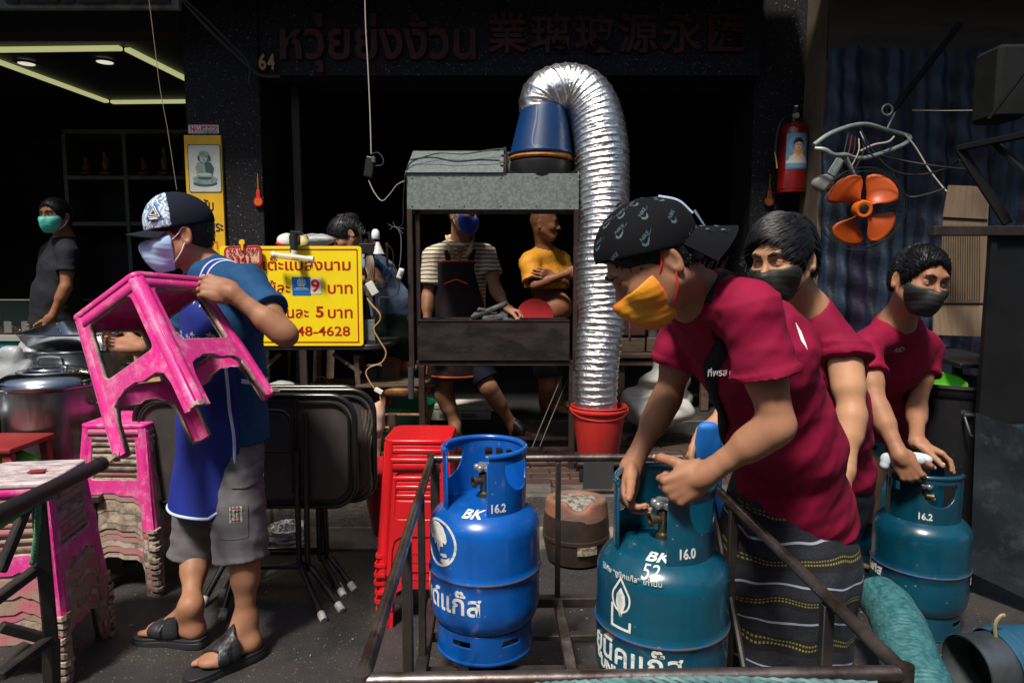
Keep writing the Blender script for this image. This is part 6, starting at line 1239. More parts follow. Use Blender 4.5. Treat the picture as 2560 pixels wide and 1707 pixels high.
part('body', B().lathe([(0, 0), (.038, 0), (.04, .01), (.038, .05), (.04, .055), (.038, .09), (.04, .13), (.03, .17), (.02, .18), (0, .18)], 20, c=bl), mat('bottle_water', (.10, .12, .13), .1, alpha=.6, bump=.4, bscale=60), bt); part('cap', B().lathe([(0, 0), (.04, 0), (.04, .06), (0, .062)], 20, c=bl + Vector((0, 0, .181))), mat('cap_blue', (.02, .13, .42), .4), bt)
solo('wood_block', B().bb(bl[0] - .055, bl[0] + .055, Yz + .05, Yz + .2, z_ + .001, z_ + .118, .01), M_owood, 'square wood block under the water bottle', 'block', smooth=False)
stx = B()
grp = 'long sticks leaning inside the dark shop'
for k in range(7): solo('stick', B().tube([P(1755 + k * 11, 640 + (k % 3) * 6, 5.3 + .02 * k), P(1700 + k * 9, 800, 5.3)], .008, 6), M_owood, ['leftmost', 'second', 'third', 'fourth', 'fifth', 'sixth', 'rightmost'][k] + ' of the slanted wooden sticks right of the duct', 'stick', grp)
ys_ = B()
for k in range(9): 
    u = 590 + k * 26 + (k % 3) * 8
    solo('board_plank', B().bar((ux(u, 940, 5.0 + .02 * k), 5.08 + .02 * k, .27), (ux(u + 6 - k, 800, 5.0), 5.15 + .02 * k, .27 + 1.2), .06, .02, bev=.002), M_owood, 'upright old plank number ' + ['one', 'two', 'three', 'four', 'five', 'six', 'seven', 'eight', 'nine'][k] + ' counted from the left behind the food table', 'plank', 'old planks leaning behind the food table', smooth=False)
solo('door_leaf', B().bb(ux(728, 400, 5.0), ux(748, 400, 5.0), 5.03, 5.07, .265, LZ - .01, .004), mat('dark_door_edge', (.03, .022, .018), .6), 'narrow dark door edge just right of the terrazzo pillar', 'door', smooth=False)
# wicker tray, wooden stool, green baskets, foam boxes
M_wick = mat('wicker', (0.30, 0.16, 0.05), 0.7, col2=(0.18, 0.09, 0.03), scale=30, bump=.8, bscale=100)
Yv = 4.3; wt_ = thing('wicker_tray', 'round wicker tray on the pavement under the food table', 'tray', (ux(848, 965, Yv), Yv, vz(975, Yv))); c_ = wt_.location
part('base', B().lathe([(0, 0), (.15, .0), (.17, .02), (.175, .045), (.165, .045), (.155, .02), (0, .012)], 32, c=c_), M_wick, wt_); part('rim', B().tube([c_ + Vector((.172 * math.cos(a), .172 * math.sin(a), .045)) for a in np.linspace(0, 6.283, 32, endpoint=False)], .007, 6, closed=True), M_wick, wt_)
part('handle', B().tube(curve([c_ + Vector((-.16, -.02, .04)), c_ + Vector((-.13, -.03, .085)), c_ + Vector((-.08, -.03, .085)), c_ + Vector((-.06, -.03, .05))]), .006, 6), M_wick, wt_)
solo('crate', B().bb(c_[0] - .2, c_[0] + .2, Yv - .15, Yv + .15, .182, c_[2] - .001, .01), M_owood, 'old wooden crate under the wicker tray', 'crate', smooth=False)
lump('plastic_bag', P(700, 968, 3.9), (.07, .05, .035), M_film, 'clear plastic bag with pale contents above the folded tables', 'bag', 51); 
solo('storage_box', B().bb(ux(905, 980, 4.6), ux(945, 980, 4.6), 4.6, 4.8, .182, vz(920, 4.6), .008), mat('grey_crate', (.30, .32, .32), .5, col2=(.24, .26, .26), scale=20), 'pale grey plastic box behind the right leg of the food table', 'box', smooth=False)
solo('storage_box', B().bb(ux(985, 920, 4.7), ux(1030, 920, 4.7), 4.7, 4.82, vz(960, 4.7), vz(925, 4.7), .008), mat('grey_crate', (.3, .32, .32), .5), 'pale box with snack packets behind the wooden stool', 'box', smooth=False)
lump('snack_packet', P(1012, 915, 4.62), (.05, .03, .03), mat('orange_packet', (.7, .12, .01), .35, col2=(.6, .5, .4), scale=22), 'crumpled orange snack packet on the pale box', 'packet', 52)
# wooden round stool
ws_ = thing('wooden_stool', 'round worn wooden stool with bamboo legs beside the grill frame', 'stool', (ux(1010, 1000, 4.15), 4.15, .182)); zs = vz(972, 4.15); c_ = V(ux(1012, 970, 4.15), 4.15, zs)
M_wst = mat('worn_orange_wood', (.30, .13, .04), .6, col2=(.10, .05, .025), scale=14, bump=.6, bscale=40)
part('seat', B().lathe([(0, -.02), (.15, -.02), (.165, 0), (.165, .02), (.15, .03), (0, .03)], 32, c=c_), M_wst, ws_)
for k in range(3): part('plank', B().bar(c_ + V(-.27, -.12 + k * .1, .04), c_ + V(.20, -.10 + k * .1, .045), .07, .016, bev=.003), M_owood, ws_, smooth=False)
for dx, dy in ((-.11, -.09), (.11, -.09), (-.10, .1), (.1, .1)): part('leg', B().tube([c_ + V(dx, dy, -.02), V(c_[0] + dx * 1.4, 4.15 + dy * 1.3, .185)], .016, 8), M_wst, ws_)
for k in range(2): part('stretcher', B().tube([c_ + V(-.13, -.1, -.14 - k * .08), c_ + V(.13, -.1, -.14 - k * .08)], .009, 8), M_wst, ws_)
M_grn = mat('green_basin_plastic', (.008, .20, .10), .4, col2=(.006, .15, .08), scale=6)
for k, (u, v, Y) in enumerate(((1000, 1040, 4.42), (1000, 985, 4.42))):
    zz = .183 if k == 0 else .335; solo('basin', B().lathe([(0, 0), (.15, 0), (.17, .02), (.20, .14), (.21, .145), (.205, .152), (.19, .145), (.165, .03), (0, .02)], 36, c=(ux(u, v, Y) + .03, Y, zz)), M_grn, ['lower green plastic basin stacked behind the wooden stool', 'upper green plastic basin stacked behind the wooden stool'][k], 'basin', 'green basins behind the wooden stool')
M_foam = mat('white_foam', (.62, .60, .52), .7, col2=(.45, .43, .36), scale=7, dirt=((.12, .10, .07), 9, .6, .75))
for k, (u0, u1, v0, v1, Y) in enumerate(((1080, 1118, 1006, 1047, 4.78), (1135, 1226, 1010, 1049, 4.95), (1118, 1134, 1012, 1047, 4.96))): 
    t_ = thing('foam_box', ['white foam box lit warm between the legs of the vendor', 'long white foam box behind the leg of the vendor', 'narrow foam box end between the two larger foam boxes'][k], 'foam box', (ux((u0 + u1) / 2, 1030, Y), Y, vz(v1, Y)))
    part('body', B().bb(ux(u0, 1030, Y), ux(u1, 1030, Y), Y - .06, Y + .2, vz(v1, Y), vz(v0 + 14, Y), .006), M_foam, t_, smooth=False); part('lid', B().bb(ux(u0, 1030, Y) - .004, ux(u1, 1030, Y) + .004, Y - .064, Y + .2, vz(v0 + 13.5, Y), vz(v0, Y), .008), M_foam, t_, smooth=False)
    if k < 2: part('print', B().bb(ux(u0, 1030, Y) + .06, ux(u0, 1030, Y) + .17, Y - .0625, Y - .0605, vz(1040, Y), vz(1030, Y)), mat('faded_print', (.2, .18, .14), .7), t_, smooth=False)
solo('iron_pipe', B().tube([P(982, 1036, 4.0), P(984, 1085, 4.0)], .026, 16), mat('rust_brown', (.05, .028, .02), .6), 'short brown iron pipe standing at the front of the wooden stool', 'pipe')
solo('rod', B().tube([P(1405, 940, 4.0), P(1350, 1070, 3.9), P(1330, 1120, 3.85)], .004, 6), M_post, 'thin steel rod leaning inside the grill frame, front one', 'rod', 'thin rods under the grill'); solo('rod', B().tube([P(1418, 950, 4.05), P(1372, 1060, 3.95), P(1350, 1115, 3.9)], .004, 6), M_post, 'thin steel rod leaning inside the grill frame, rear one', 'rod', 'thin rods under the grill')
lump('cloth_bag', P(945, 1055, 3.85), (.03, .04, .09), mat('pink_net', (.5, .32, .28), .7, col2=(.45, .25, .12), scale=9), 'pinkish cloth bag between the folded tables and the wooden stool', 'bag', 61)
lt = B(); r_ = np.random.default_rng(77)
for k in range(90): lt.box((r_.uniform(-1.7, 1.8), r_.uniform(1.9, 3.1), .004), (.003 + .010 * r_.random() ** 3, .004 + .006 * r_.random() ** 2, .002), None)
o = part('litter', lt, mat('pale_litter', (.3, .28, .25), .8), None, smooth=False); tag(o, 'tiny pale specks of litter scattered over the dark asphalt', 'litter', kind='stuff')
# ================================================================== PEOPLE
def skin(name, col):
    return mat(name, col, 0.56, spec=.35, col2=(col[0] * .72, col[1] * .66, col[2] * .62), scale=7, mix=(.35, .7), bump=0.22, bscale=150, bdist=.0009, sss=0.06, rvar=.07, dirt=((col[0] * .5, col[1] * .42, col[2] * .38), 60, .66, .8))
M_sk1 = skin('skin_tan', (.36, .175, .10)); M_sk2 = skin('skin_light_tan', (.50, .27, .155)); M_sk3 = skin('skin_deep_tan', (.26, .105, .05))
M_eye = mat('eye_white', (.34, .31, .28), .3); M_iris = mat('eye_iris', (.012, .007, .004), .12); M_hair = mat('black_hair', (.006, .006, .008), .5, spec=.3)
M_brow = mat('eyebrow', (.012, .009, .008), .8); M_nail = mat('finger_nail', (.55, .34, .27), .3)
def head_frame(f, u):
    f = nrm(f); u = perp(f, u); return f, u, np.cross(u, f)      # forward, up, left
def head_field(c, fr, s=1.0, eyes=True, F0=None, chub=1.0):
    f, u, l = fr; A = (f, l, u); q = lambda a, b, d=0.0: c + s * (f * a + u * b + l * d); F1 = F0 or F()
    F1.ell(q(-.008, .036), A, (s * .098, s * .078, s * .092)); F1.ell(q(.028, -.02), A, (s * .066, s * .063 * chub, s * .085), k=.03 * s)
    F1.ell(q(.062, -.088), A, (s * .030, s * .032, s * .026), k=.025 * s)
    for e in (-1, 1):
        F1.cap(q(-.005, -.045, .058 * e), q(.06, -.092, .022 * e), s * .020, s * .016, k=.03 * s); F1.ell(q(.062, -.018, .040 * e), A, (s * .030, s * .026, s * .026), k=.02 * s)
    F1.cap(q(.084, .034, -.034), q(.084, .034, .034), s * .013, k=.018 * s); F1.cap(q(.090, .014), q(.112, -.024), s * .0085, s * .0125, k=.012 * s)
    for e in (-1, 1): F1.ell(q(.098, -.030, .0125 * e), A, (s * .012, s * .0085, s * .008), k=.007 * s)
    F1.cap(q(.094, -.062, -.016), q(.094, -.062, .016), s * .008, k=.008 * s); F1.cap(q(.091, -.075, -.013), q(.091, -.075, .013), s * .0085, k=.008 * s)
    F1.cap(q(.099, -.0685, -.022), q(.099, -.0685, .022), s * .0022, k=.004 * s, op='-')
    for e in (-1, 1):
        F1.ell(q(.097, .010, .032 * e), A, (s * .013, s * .019, s * .013), k=.014 * s, op='-')
        F1.ell(q(.0785, .010, .032 * e), A, (s * .0155, s * .0165, s * .0150), k=.004 * s)
        F1.ell(q(.096, .0095, .032 * e), A, (s * .011, s * .0125, s * .0027), k=.003 * s, op='-')
        ax = (nrm(f * .95 - l * .3 * e), nrm(l * .95 * e + f * .35), u); ec = q(-.018, -.002, .080 * e)
        F1.ell(ec, ax, (s * .0185, s * .008, s * .033), k=.008 * s); F1.ell(ec + s * (l * .004 * e - u * .022), ax, (s * .010, s * .006, s * .012), k=.006 * s)
        F1.ell(ec + s * (l * .0085 * e + f * .003 + u * .004), ax, (s * .0105, s * .006, s * .021), k=.003 * s, op='-')
    return F1
def seg_field(a, b, r1, r2, rm=None, pm=.35, F0=None, k=.02, side=None):
    F1 = F0 or F(); a = np.asarray(a, float); b = np.asarray(b, float)
    if rm is None: return F1.cap(a, b, r1, r2, k)
    m = a + (b - a) * pm; F1.cap(a, m, r1, rm, k); F1.cap(m, b, rm, r2, k); return F1
def hand_field(F1, wr, dr, palm, left, curl=(30, 40, 25), spread=4, thumb=(40, 20, 15), s=1.0, fc=None, rest=1.0):
    d = nrm(dr); n = perp(d, palm); lat = np.cross(n, d) if left else np.cross(d, n); nails = []
    pos = [(.031, .086, .072), (.0105, .090, .080), (-.010, .086, .075), (-.029, .078, .058)]
    F1.cap(wr, wr + d * .02 * s, .0255 * s, .026 * s, .014)
    F1.ell(wr + s * (d * .050 + n * .003), (d, lat, n), (.052 * s, .041 * s, .0165 * s), k=.012)
    F1.ell(wr + s * (d * .034 + lat * .026 + n * .011), (nrm(d + lat * .5), lat, n), (.034 * s, .018 * s, .017 * s), k=.012)
    F1.ell(wr + s * (d * .038 - lat * .026 + n * .009), (d, lat, n), (.036 * s, .015 * s, .014 * s), k=.012)
    for i, (la, fo, L) in enumerate(pos):
        kn = wr + s * (d * fo + lat * la); F1.cap(wr + s * (d * .03 + lat * la * .6), kn, .0112 * s, .0108 * s, .009)
        c3 = curl if fc is None else fc[i]; a = 0; p = kn; q = nrm(d + lat * math.tan(R(spread)) * (la / .03) * rest); r = .0091 - .0006 * (i == 3)
        for j, (fr_, cv) in enumerate(zip((.46, .30, .24), c3)):
            a += R(cv); dd = nrm(q * math.cos(a) + n * math.sin(a)); p2 = p + dd * L * fr_ * s; F1.cap(p, p2, r * s, (r - .0009) * s, .0025 if j else .005); 
            if j == 2: nails.append((p2 - dd * .003 * s + nrm(np.cross(dd, lat)) * 0, dd, lat, n * math.cos(a) - q * math.sin(a), r * s))
            p = p2; r -= .0008
    tb = wr + s * (d * .022 + lat * .024 + n * .012); sp, c1, c2 = thumb; td = nrm(d * math.cos(R(sp)) + lat * math.sin(R(sp)) + n * .25); p = tb; rr = .0145; tn = nrm(n * .75 - lat * .6 + n * .2); a = 0
    for L, cv in ((.042, 0), (.032, c1), (.026, c2)):
        a += R(cv); dd = nrm(td * math.cos(a) + tn * math.sin(a)); p2 = p + dd * L * s; F1.cap(p, p2, rr * s, (rr - .002) * s, .008 if L > .04 else .004); p = p2; rr -= .0018
    nails.append((p - dd * .002, dd, nrm(np.cross(dd, tn)), tn, rr * s + .0012)); return nails
def nail_part(nails, par):
    b = B()
    for p, dd, lt, n, r in nails:
        n2 = perp(dd, n); b.box(p - n2 * (r - .0004), (.0095, .010, .0016), np.stack([np.cross(dd, n2), dd, n2], 1), .0007)
    part('nails', b, M_nail, par)['kind'] = 'stuff'
def foot_field(F1, ank, heel, toe, side):
    d = nrm(toe - heel); up = V(0, 0, 1); L = np.linalg.norm(toe - heel); r0 = .034
    F1.cap(ank, heel + d * .03 + up * .010, .036, .032, .025); F1.cap(heel + d * .03 + up * .005, heel + d * L * .5 + up * .012, .033, .030, .025); F1.cap(ank + up * -.005, heel + d * L * .62 + up * .010, .034, .024, .03)
    lt = np.cross(up, d) * side
    F1.ell(heel + d * L * .66 + up * .002, (d, lt, up), (.065, .046, .024), k=.02)
    for i in range(5):
        b0 = heel + d * L * (.76 - .025 * i) + lt * (.032 - .017 * i); e0 = b0 + d * L * (.20 - .03 * i) + up * (-.006); F1.cap(b0, e0, .0135 - .0015 * (i > 0), .0125 - .003 * (i > 0) - .0005 * i, .006)
    F1.plane(V(0, 0, heel[2] - .022), (0, 0, -1), .008)
def hair_part(c, fr, par, style='short', s=1.0, n=900, seed=1, m=None, thick=.012, line=.058, length=.045):
    f, u, l = fr; q = lambda a, b, d=0.0: c + s * (f * a + u * b + l * d); A = (f, l, u)
    F1 = F().ell(q(-.010, .038), A, (s * (.099 + thick), s * (.079 + thick * .8), s * (.093 + thick))); z_ = .9 if thick < .01 else 1; F1.ell(q(-.035, .0), A, (s * .078 * z_, s * .076 * z_, s * .09 * z_), k=.03)
    F1.plane(q(.078, line), nrm(f * .92 - u * .38), .008)                     # forehead
    F1.plane(q(0, -.02), nrm(-u * .96 + f * .35), .006)
    F1.plane(q(.045, 0.0), nrm(f * .8 - u * .62), .01)
    for e in (-1, 1): F1.ell(q(-.016, -.012, .088 * e), A, (s * .026, s * .02, s * .040), k=.006, op='-')
    cap_ = F1.mesh(.004, disp=folds(seed, .0015, 60, n=5)); hp_ = part('hair', sdf_mesh('hair', [cap_]), m or M_hair, par)
    v, fc_ = cap_; nn = vnorm(v, fc_); r_ = np.random.default_rng(seed); out_ = np.linalg.norm(v - q(-.01, .03), axis=1) > s * .085; ids = np.where(out_)[0]
    if n and len(ids):
        b = B(); sel = r_.choice(ids, n)
        for i in sel:
            p = v[i]; no = nn[i]; rel = p - c; hgt = rel @ u / s; comb = {'fringe': nrm(f * .35 - l * .7 - u * .35), 'short': nrm(f * .25 - u * .5 + no * .25), 'quiff': nrm(f * .6 + l * -.5 + u * .15), 'back': nrm(-f * .8 + u * .35)}[style]
            if style in ('fringe', 'quiff') and (rel @ f) < -.02 * s: comb = nrm(-u * .7 - f * .4 + l * np.sign(rel @ l) * .1)
            t = nrm(comb - no * (comb @ no) * .9 + no * .05 + .06 * r_.normal(size=3)); L = length * (.6 + .7 * r_.random()) * s; w_ = .0016 * (.7 + .6 * r_.random())
            k2 = L * L / .2; pts = [p - no * .003, p + t * L * .35 + no * (.002 - k2 * .12), p + t * L * .7 + no * (.002 - k2 * .49), p + t * L + no * (.001 - k2 * .9)]; b.tube(pts, [w_, w_, w_ * .7, w_ * .12], 3, cap=False)
        part('strands', b, m or M_hair, hp_)['kind'] = 'stuff'
    return hp_
def eyes_part(c, fr, par, s=1.0, look=(0, 0), brows=True):
    f, u, l = fr; q = lambda a, b, d=0.0: c + s * (f * a + u * b + l * d)
    for e in (-1, 1):
        ce = q(.0795, .0098, .032 * e); g_ = nrm(f + l * look[0] + u * look[1]); a_ = perp(g_, u); Mx = np.stack([np.cross(a_, g_), a_, g_], 1); r = .0128 * s
        ey = part('eye', B().lathe([(r * math.sin(t), r * math.cos(t)) for t in np.linspace(0, math.pi, 16)], 20, c=ce, M=Mx), M_eye, par)
        part('iris', B().lathe([(r * 1.012 * math.sin(t), r * 1.012 * math.cos(t)) for t in np.linspace(0, .48, 6)], 18, c=ce, M=Mx), M_iris, ey)
        if brows:
            F1 = F(); pts = [q(.0985, .032, .014 * e), q(.0990, .038, .030 * e), q(.0890, .035, .048 * e)]
            F1.cap(pts[0], pts[1], .0042 * s, .0048 * s, .004); F1.cap(pts[1], pts[2], .0048 * s, .0022 * s, .004); part('eyebrow', sdf_mesh('b', [F1.mesh(.0016, disp=folds(3, .0012, 900))]), M_brow, par)
        F1 = F().cap(q(.0885, .0155, .018 * e), q(.093, .0175, .032 * e), .0014, .0018, .002).cap(q(.093, .0175, .032 * e), q(.083, .0135, .0465 * e), .0018, .0014, .002); part('eyelashes', sdf_mesh('b', [F1.mesh(.0012)]), M_brow, par)
def mask_part(c, fr, par, m, mloop, s=1.0, top=-.008, bot=-.112, back=.030, puff=.0, seed=2, vshape=False, loops=True, rl=.0018):
    f, u, l = fr; q = lambda a, b, d=0.0: c + s * (f * a + u * b + l * d); A = (f, l, u); t = .006
    F1 = F(); F1.ell(q(.028, -.03), A, (s * .072, s * .072, s * .088)); F1.ell(q(.062, -.088), A, (s * .038, s * .042, s * .034), k=.03 * s); F1.cap(q(.092, -.002), q(.112, -.028), s * .016, s * .021, k=.03 * s)
    F1.ell(q(.085, -.058), A, (s * (.030 + puff), s * .036, s * .034), k=.03 * s)
    for e in (-1, 1): F1.ell(q(.055, -.02, .044 * e), A, (s * .036, s * .030, s * .03), k=.03 * s)
    F1.plane(q(.1, top), nrm(u * .985 + f * .15 if not vshape else u), .002); F1.plane(q(.02, bot), nrm(-u * .95 - f * .10), .004)
    for e in (-1, 1): F1.plane(q(back, 0, .0) , nrm(-f * .97 + l * .0), .002)
    a0 = c
    def dsp(v):
        h = (v - c) @ u / s; w_ = (v - c) @ f / s; k = .0003 * np.sin((h + .01 * np.sin(w_ * 40)) * 2 * np.pi / .019) * ((h > -.095) & (h < -.018)); return k + folds(seed, .0007, 50, u)(v)
    vf = F1.mesh(.0026 * (1 if s > 0 else 1), disp=dsp); mk = part('face_mask', sdf_mesh('mask', [vf]), m, par)
    if loops:
        for e in (-1, 1):
            for (b_, eb, o) in ((top - .012, .026, .014), (bot + .022, -.026, -.02)):
                p0 = q(back + .004, b_, .066 * e if b_ > -.05 else .052 * e); p3 = q(-.010, eb, .083 * e); pm = q(.008, (b_ + eb) / 2, .079 * e); part('ear_loop', B().tube(curve([p0, pm, p3, q(-.028, eb * .6, .084 * e)], 6), rl, 6), mloop, mk)
    return mk
def arm(F1, sh, el, wr, s=1.0):
    F1.ell(sh, np.eye(3), (.052 * s,) * 3, k=.02); F1.cap(sh, el, .046 * s, .038 * s, .015); F1.cap(el + (sh - el) * .40, el + (sh - el) * .70, .046 * s, .047 * s, .015)
    F1.cap(el, wr, .036 * s, .0245 * s, .012); m = el + (wr - el) * .28; F1.cap(el + (wr - el) * .12, m + (wr - el) * .1, .040 * s, .038 * s, .02); F1.cap(wr - (wr - el) * .12, wr, .026 * s, .027 * s, .01)
def leg(F1, hip, kn, an, s=1.0):
    F1.cap(hip, kn, .082 * s, .056 * s, .03); F1.cap(kn, an, .050 * s, .036 * s, .03); bk_ = perp(an - kn, (0, 1, 0)); F1.cap(kn + (an - kn) * .2, kn + (an - kn) * .42, .056 * s, .052 * s, .03); F1.ell(kn, np.eye(3), (.056 * s,) * 3, k=.02)
def torso(F1, J, s=1.0, g=1.0):
    sd = nrm(J['sl'] - J['sr']); F1.loft(J['pel'], J['wai'], sd, (.155 * s * g, .105 * s * g), (.140 * s * g, .100 * s * g), k=.04); F1.loft(J['wai'], J['che'], sd, (.140 * s * g, .1 * s * g), (.160 * s, .11 * s), k=.04)
    F1.loft(J['che'], J['neck'] + (J['che'] - J['neck']) * .25, sd, (.155 * s, .108 * s), (.10 * s, .075 * s), k=.04); F1.cap(J['neck'], J['sl'], .05 * s, .052 * s, .05); F1.cap(J['neck'], J['sr'], .05 * s, .052 * s, .05)
def tee(J, hem, m, par, s=1.0, g=1.0, sleeve=(.62, .62), hemn=None, seed=1, vox=.006, fold=.012, neck_r=.066, sl_r=(.066, .073), name='t_shirt', low=(.19, .145), fa=None, nofront=False, thick=.010, extra=None, neckdir=None):
    sd = nrm(J['sl'] - J['sr']); F1 = F(); t = thick * s
    F1.loft(hem, J['wai'], sd, (low[0] * s * g, low[1] * s * g), (.165 * s * g, .125 * s * g), k=.05, flat=False); F1.loft(J['wai'], J['che'], sd, (.165 * s * g, .125 * s * g), (.172 * s, .124 * s), k=.06)
    F1.loft(J['che'], J['neck'] + (J['che'] - J['neck']) * .2, sd, (.168 * s, .120 * s), (.105 * s, .084 * s), k=.06)
    for sh in (J['sl'], J['sr']): F1.cap(J['neck'] + (J['che'] - J['neck']) * .05, sh, .062 * s, .066 * s, .045)
    for sh, el, f_ in ((J['sl'], J['el'], sleeve[0]), (J['sr'], J['er'], sleeve[1])):
        e = sh + (el - sh) * f_; F1.loft(sh - (el - sh) * .05, e, sd, (sl_r[0] * s, sl_r[0] * s), (sl_r[1] * s, sl_r[1] * s * .92), k=.022, flat=True); F1.loft(e - nrm(el - sh) * .022, e, sd, ((sl_r[1] + .002) * s,) * 2, ((sl_r[1] + .0025) * s, (sl_r[1] * .92 + .0025) * s), k=.001, flat=True)
        nd_ = nrm(el - sh); F1.cap(e + nd_ * (sl_r[1] * .78 - .020) * s, e + nd_ * .12, sl_r[1] * s * .78, sl_r[1] * s * .80, k=.003, op='-')
    nd = nrm(J['head'] - J['neck']) if neckdir is None else nrm(neckdir)
    F1.cap(J['neck'] + nd * .03 * s, J['neck'] + nd * .14 * s, neck_r * s, neck_r * 1.15 * s, k=.008, op='-')
    sp = nrm(J['wai'] - J['pel']) if hemn is None else nrm(hemn); F1.plane(hem, -sp, .004)
    if extra: extra(F1)
    ax = nrm(J['che'] - J['pel']) if fa is None else fa
    f1, f2 = folds(seed, fold * 1.3, 26, ax, 3.4, 7), folds(seed + 5, fold * .6, 62, None, 3.4, 7); f3 = folds(seed + 9, fold * .12, 150, None, 2, 6)
    vf = F1.mesh(vox, disp=lambda v: f1(v) + f2(v) + f3(v)); me = sdf_mesh('shirt', [vf]); return part(name, me, m, par), vf
def body_parts(name, spec):
    """spec J; builds one continuous skin mesh out of close fitting pieces joined as one object."""
    J = spec['J']; s = spec.get('s', 1.0); fr = head_frame(spec['f'], spec.get('u', (0, 0, 1))); J['head'] = np.asarray(J['head'], float)
    t = thing('person', spec['label'], 'person', (J['pel'][0], J['pel'][1], spec.get('gz', 0.0)))
    hv = spec.get('hv', .0027); av = spec.get('av', .0035); pcs = []
    H = head_field(J['head'], fr, s, chub=spec.get('chub', 1.0)); f, u, l = fr; H.cap(J['head'] - u * .04 * s - f * .025 * s, J['neck'], .054 * s, .060 * s, .025); H.cap(J['neck'], J['neck'] + (J['che'] - J['neck']) * .30, .060 * s, .066 * s, .03)
    for sh in (J['sl'], J['sr']): H.cap(J['neck'] + (J['head'] - J['neck']) * .10, J['neck'] * .55 + sh * .45, .038 * s, .034 * s, .05)
    for e in (-1, 1): H.cap(J['head'] + s * (-u * .035 - f * .015 + l * .045 * e), J['neck'] + (J['che'] - J['neck']) * .2 + f * .02, .010 * s, .012 * s, k=.025)
    pcs.append(H.mesh(hv, smooth=2)); nails = []
    for k_, sh, el, wr, hd in (('l', 'sl', 'el', 'wl', 'hl'), ('r', 'sr', 'er', 'wr', 'hr')):
        if el not in J: continue
        A = F(); arm(A, J[sh], J[el], J[wr], s * spec.get('arm', 1.0))
        if spec.get(hd):
            nails += hand_field(A, J[wr], left=(k_ == 'l'), s=s * spec.get('hs', 1.0), **spec[hd])
            w0_ = J[wr] + nrm(spec[hd]['dr']) * .08 * s; pcs.append(A.mesh(av * .68, w0_ - .125 * s, w0_ + .125 * s, smooth=1)); A = F(); arm(A, J[sh], J[el], J[wr], s * spec.get('arm', 1.0))
        dv = nrm(J[wr] - J[el]); dm = folds(5, .0014, 60, dv, n=5); pcs.append(A.mesh(av, smooth=1, disp=lambda v: dm(v) * np.clip(((J[wr] - v) @ dv) / .06, 0, 1)))
    T = F(); torso(T, J, s * .84, spec.get('g', 1.0)); 
    if spec.get('belly'): T.ell(*spec['belly'])
    pcs.append(T.mesh(.009))
    for hp, kn, an, he, to, sd in (('hl', 'kl', 'al', 'tl', 'ol', -1), ('hr_', 'kr', 'ar', 'tr', 'or', 1)):
        hp = {'hl': 'pl', 'hr_': 'pr'}[hp]
        if kn not in J: continue
        L_ = F(); leg(L_, J[hp], J[kn], J[an], s * spec.get('legs', 1.0))
        if he in J: foot_field(L_, J[an], J[he], J[to], sd)
        pcs.append(L_.mesh(spec.get('lv', .006), smooth=2))
    part('body', sdf_mesh(name, pcs), spec['skin'], t)
    if nails and spec.get('nails', True): nail_part(nails, t)
    return t, fr, pcs
def bvh_vf(vf): v, f = vf; return BVHTree.FromPolygons([tuple(q) for q in v], [tuple(int(i) for i in p) for p in f])
def cloth_mat(name, col, rough=.82, bump=.5, **kw): return mat(name, col, rough, col2=tuple(c * .8 for c in col), scale=9, bump=bump, bscale=420, bdist=.0007, spec=.25, **kw)
M_maroon = cloth_mat('maroon_cotton', (.24, .002, .034)); M_navyt = cloth_mat('dark_blue_cotton', (.010, .060, .16)); M_apr = mat('royal_blue_apron', (.003, .015, .22), .75, col2=(.003, .012, .17), scale=8, bump=.4, bscale=500, bdist=.0006)
M_trim = mat('white_trim', (.48, .58, .75), .6); M_grey = cloth_mat('grey_shorts_cotton', (.15, .14, .15)); M_black = cloth_mat('black_cloth', (.012, .013, .018)); M_sandal = mat('black_sandal_rubber', (.016, .017, .020), .45, bump=.3, bscale=90)
M_mblue = mat('pale_blue_mask', (.36, .55, .78), .7, bump=.3, bscale=300, bdist=.0006); M_loop = mat('white_loop', (.7, .7, .7), .6); M_mblack = mat('black_mask', (.010, .010, .011), .62, bump=.4, bscale=160, bdist=.001)
M_morange = mat('orange_mask', (.70, .30, .01), .6, col2=(.72, .10, .012), scale=9, mix=(.42, .62), bump=.4, bscale=120); M_rloop = mat('red_loop', (.6, .02, .02), .6); M_mgreen = mat('green_mask', (.08, .52, .42), .65, bump=.3, bscale=200); M_mroyal = mat('royal_blue_mask', (.008, .05, .40), .6, bump=.3)
def ring_tube(b, pts, r): b.tube(curve(pts, 6), r, 6)
# ------------------------------------------------------------------ A: man carrying the pink stool
J = dict(head=P(450, 592, 2.40), neck=P(520, 680, 2.44), sl=P(612, 712, 2.27), sr=P(490, 735, 2.60), el=P(716, 838, 2.12), wl=P(580, 733, 2.10), er=P(445, 880, 2.60), wr=P(352, 872, 2.36),
         che=P(560, 790, 2.44), wai=P(562, 935, 2.46), pel=P(560, 1075, 2.46), pl=P(585, 1115, 2.39), pr=P(528, 1112, 2.53), kl=P(612, 1370, 2.30), kr=P(490, 1365, 2.50))
hl_, tl_ = G(648, 1600, .055), G(488, 1668, .045); hr_, tr_ = G(507, 1578, .055), G(362, 1568, .045)
J.update(al=P(618, 1560, 2.33), ar=P(473, 1512, 2.47), tl=hl_, ol=tl_, tr=hr_, **{'or': tr_}); J['al'][1] = hl_[1] - .0; J['al'] = V(*(P(614, 1545, hl_[1]))); J['ar'] = P(478, 1512, hr_[1])
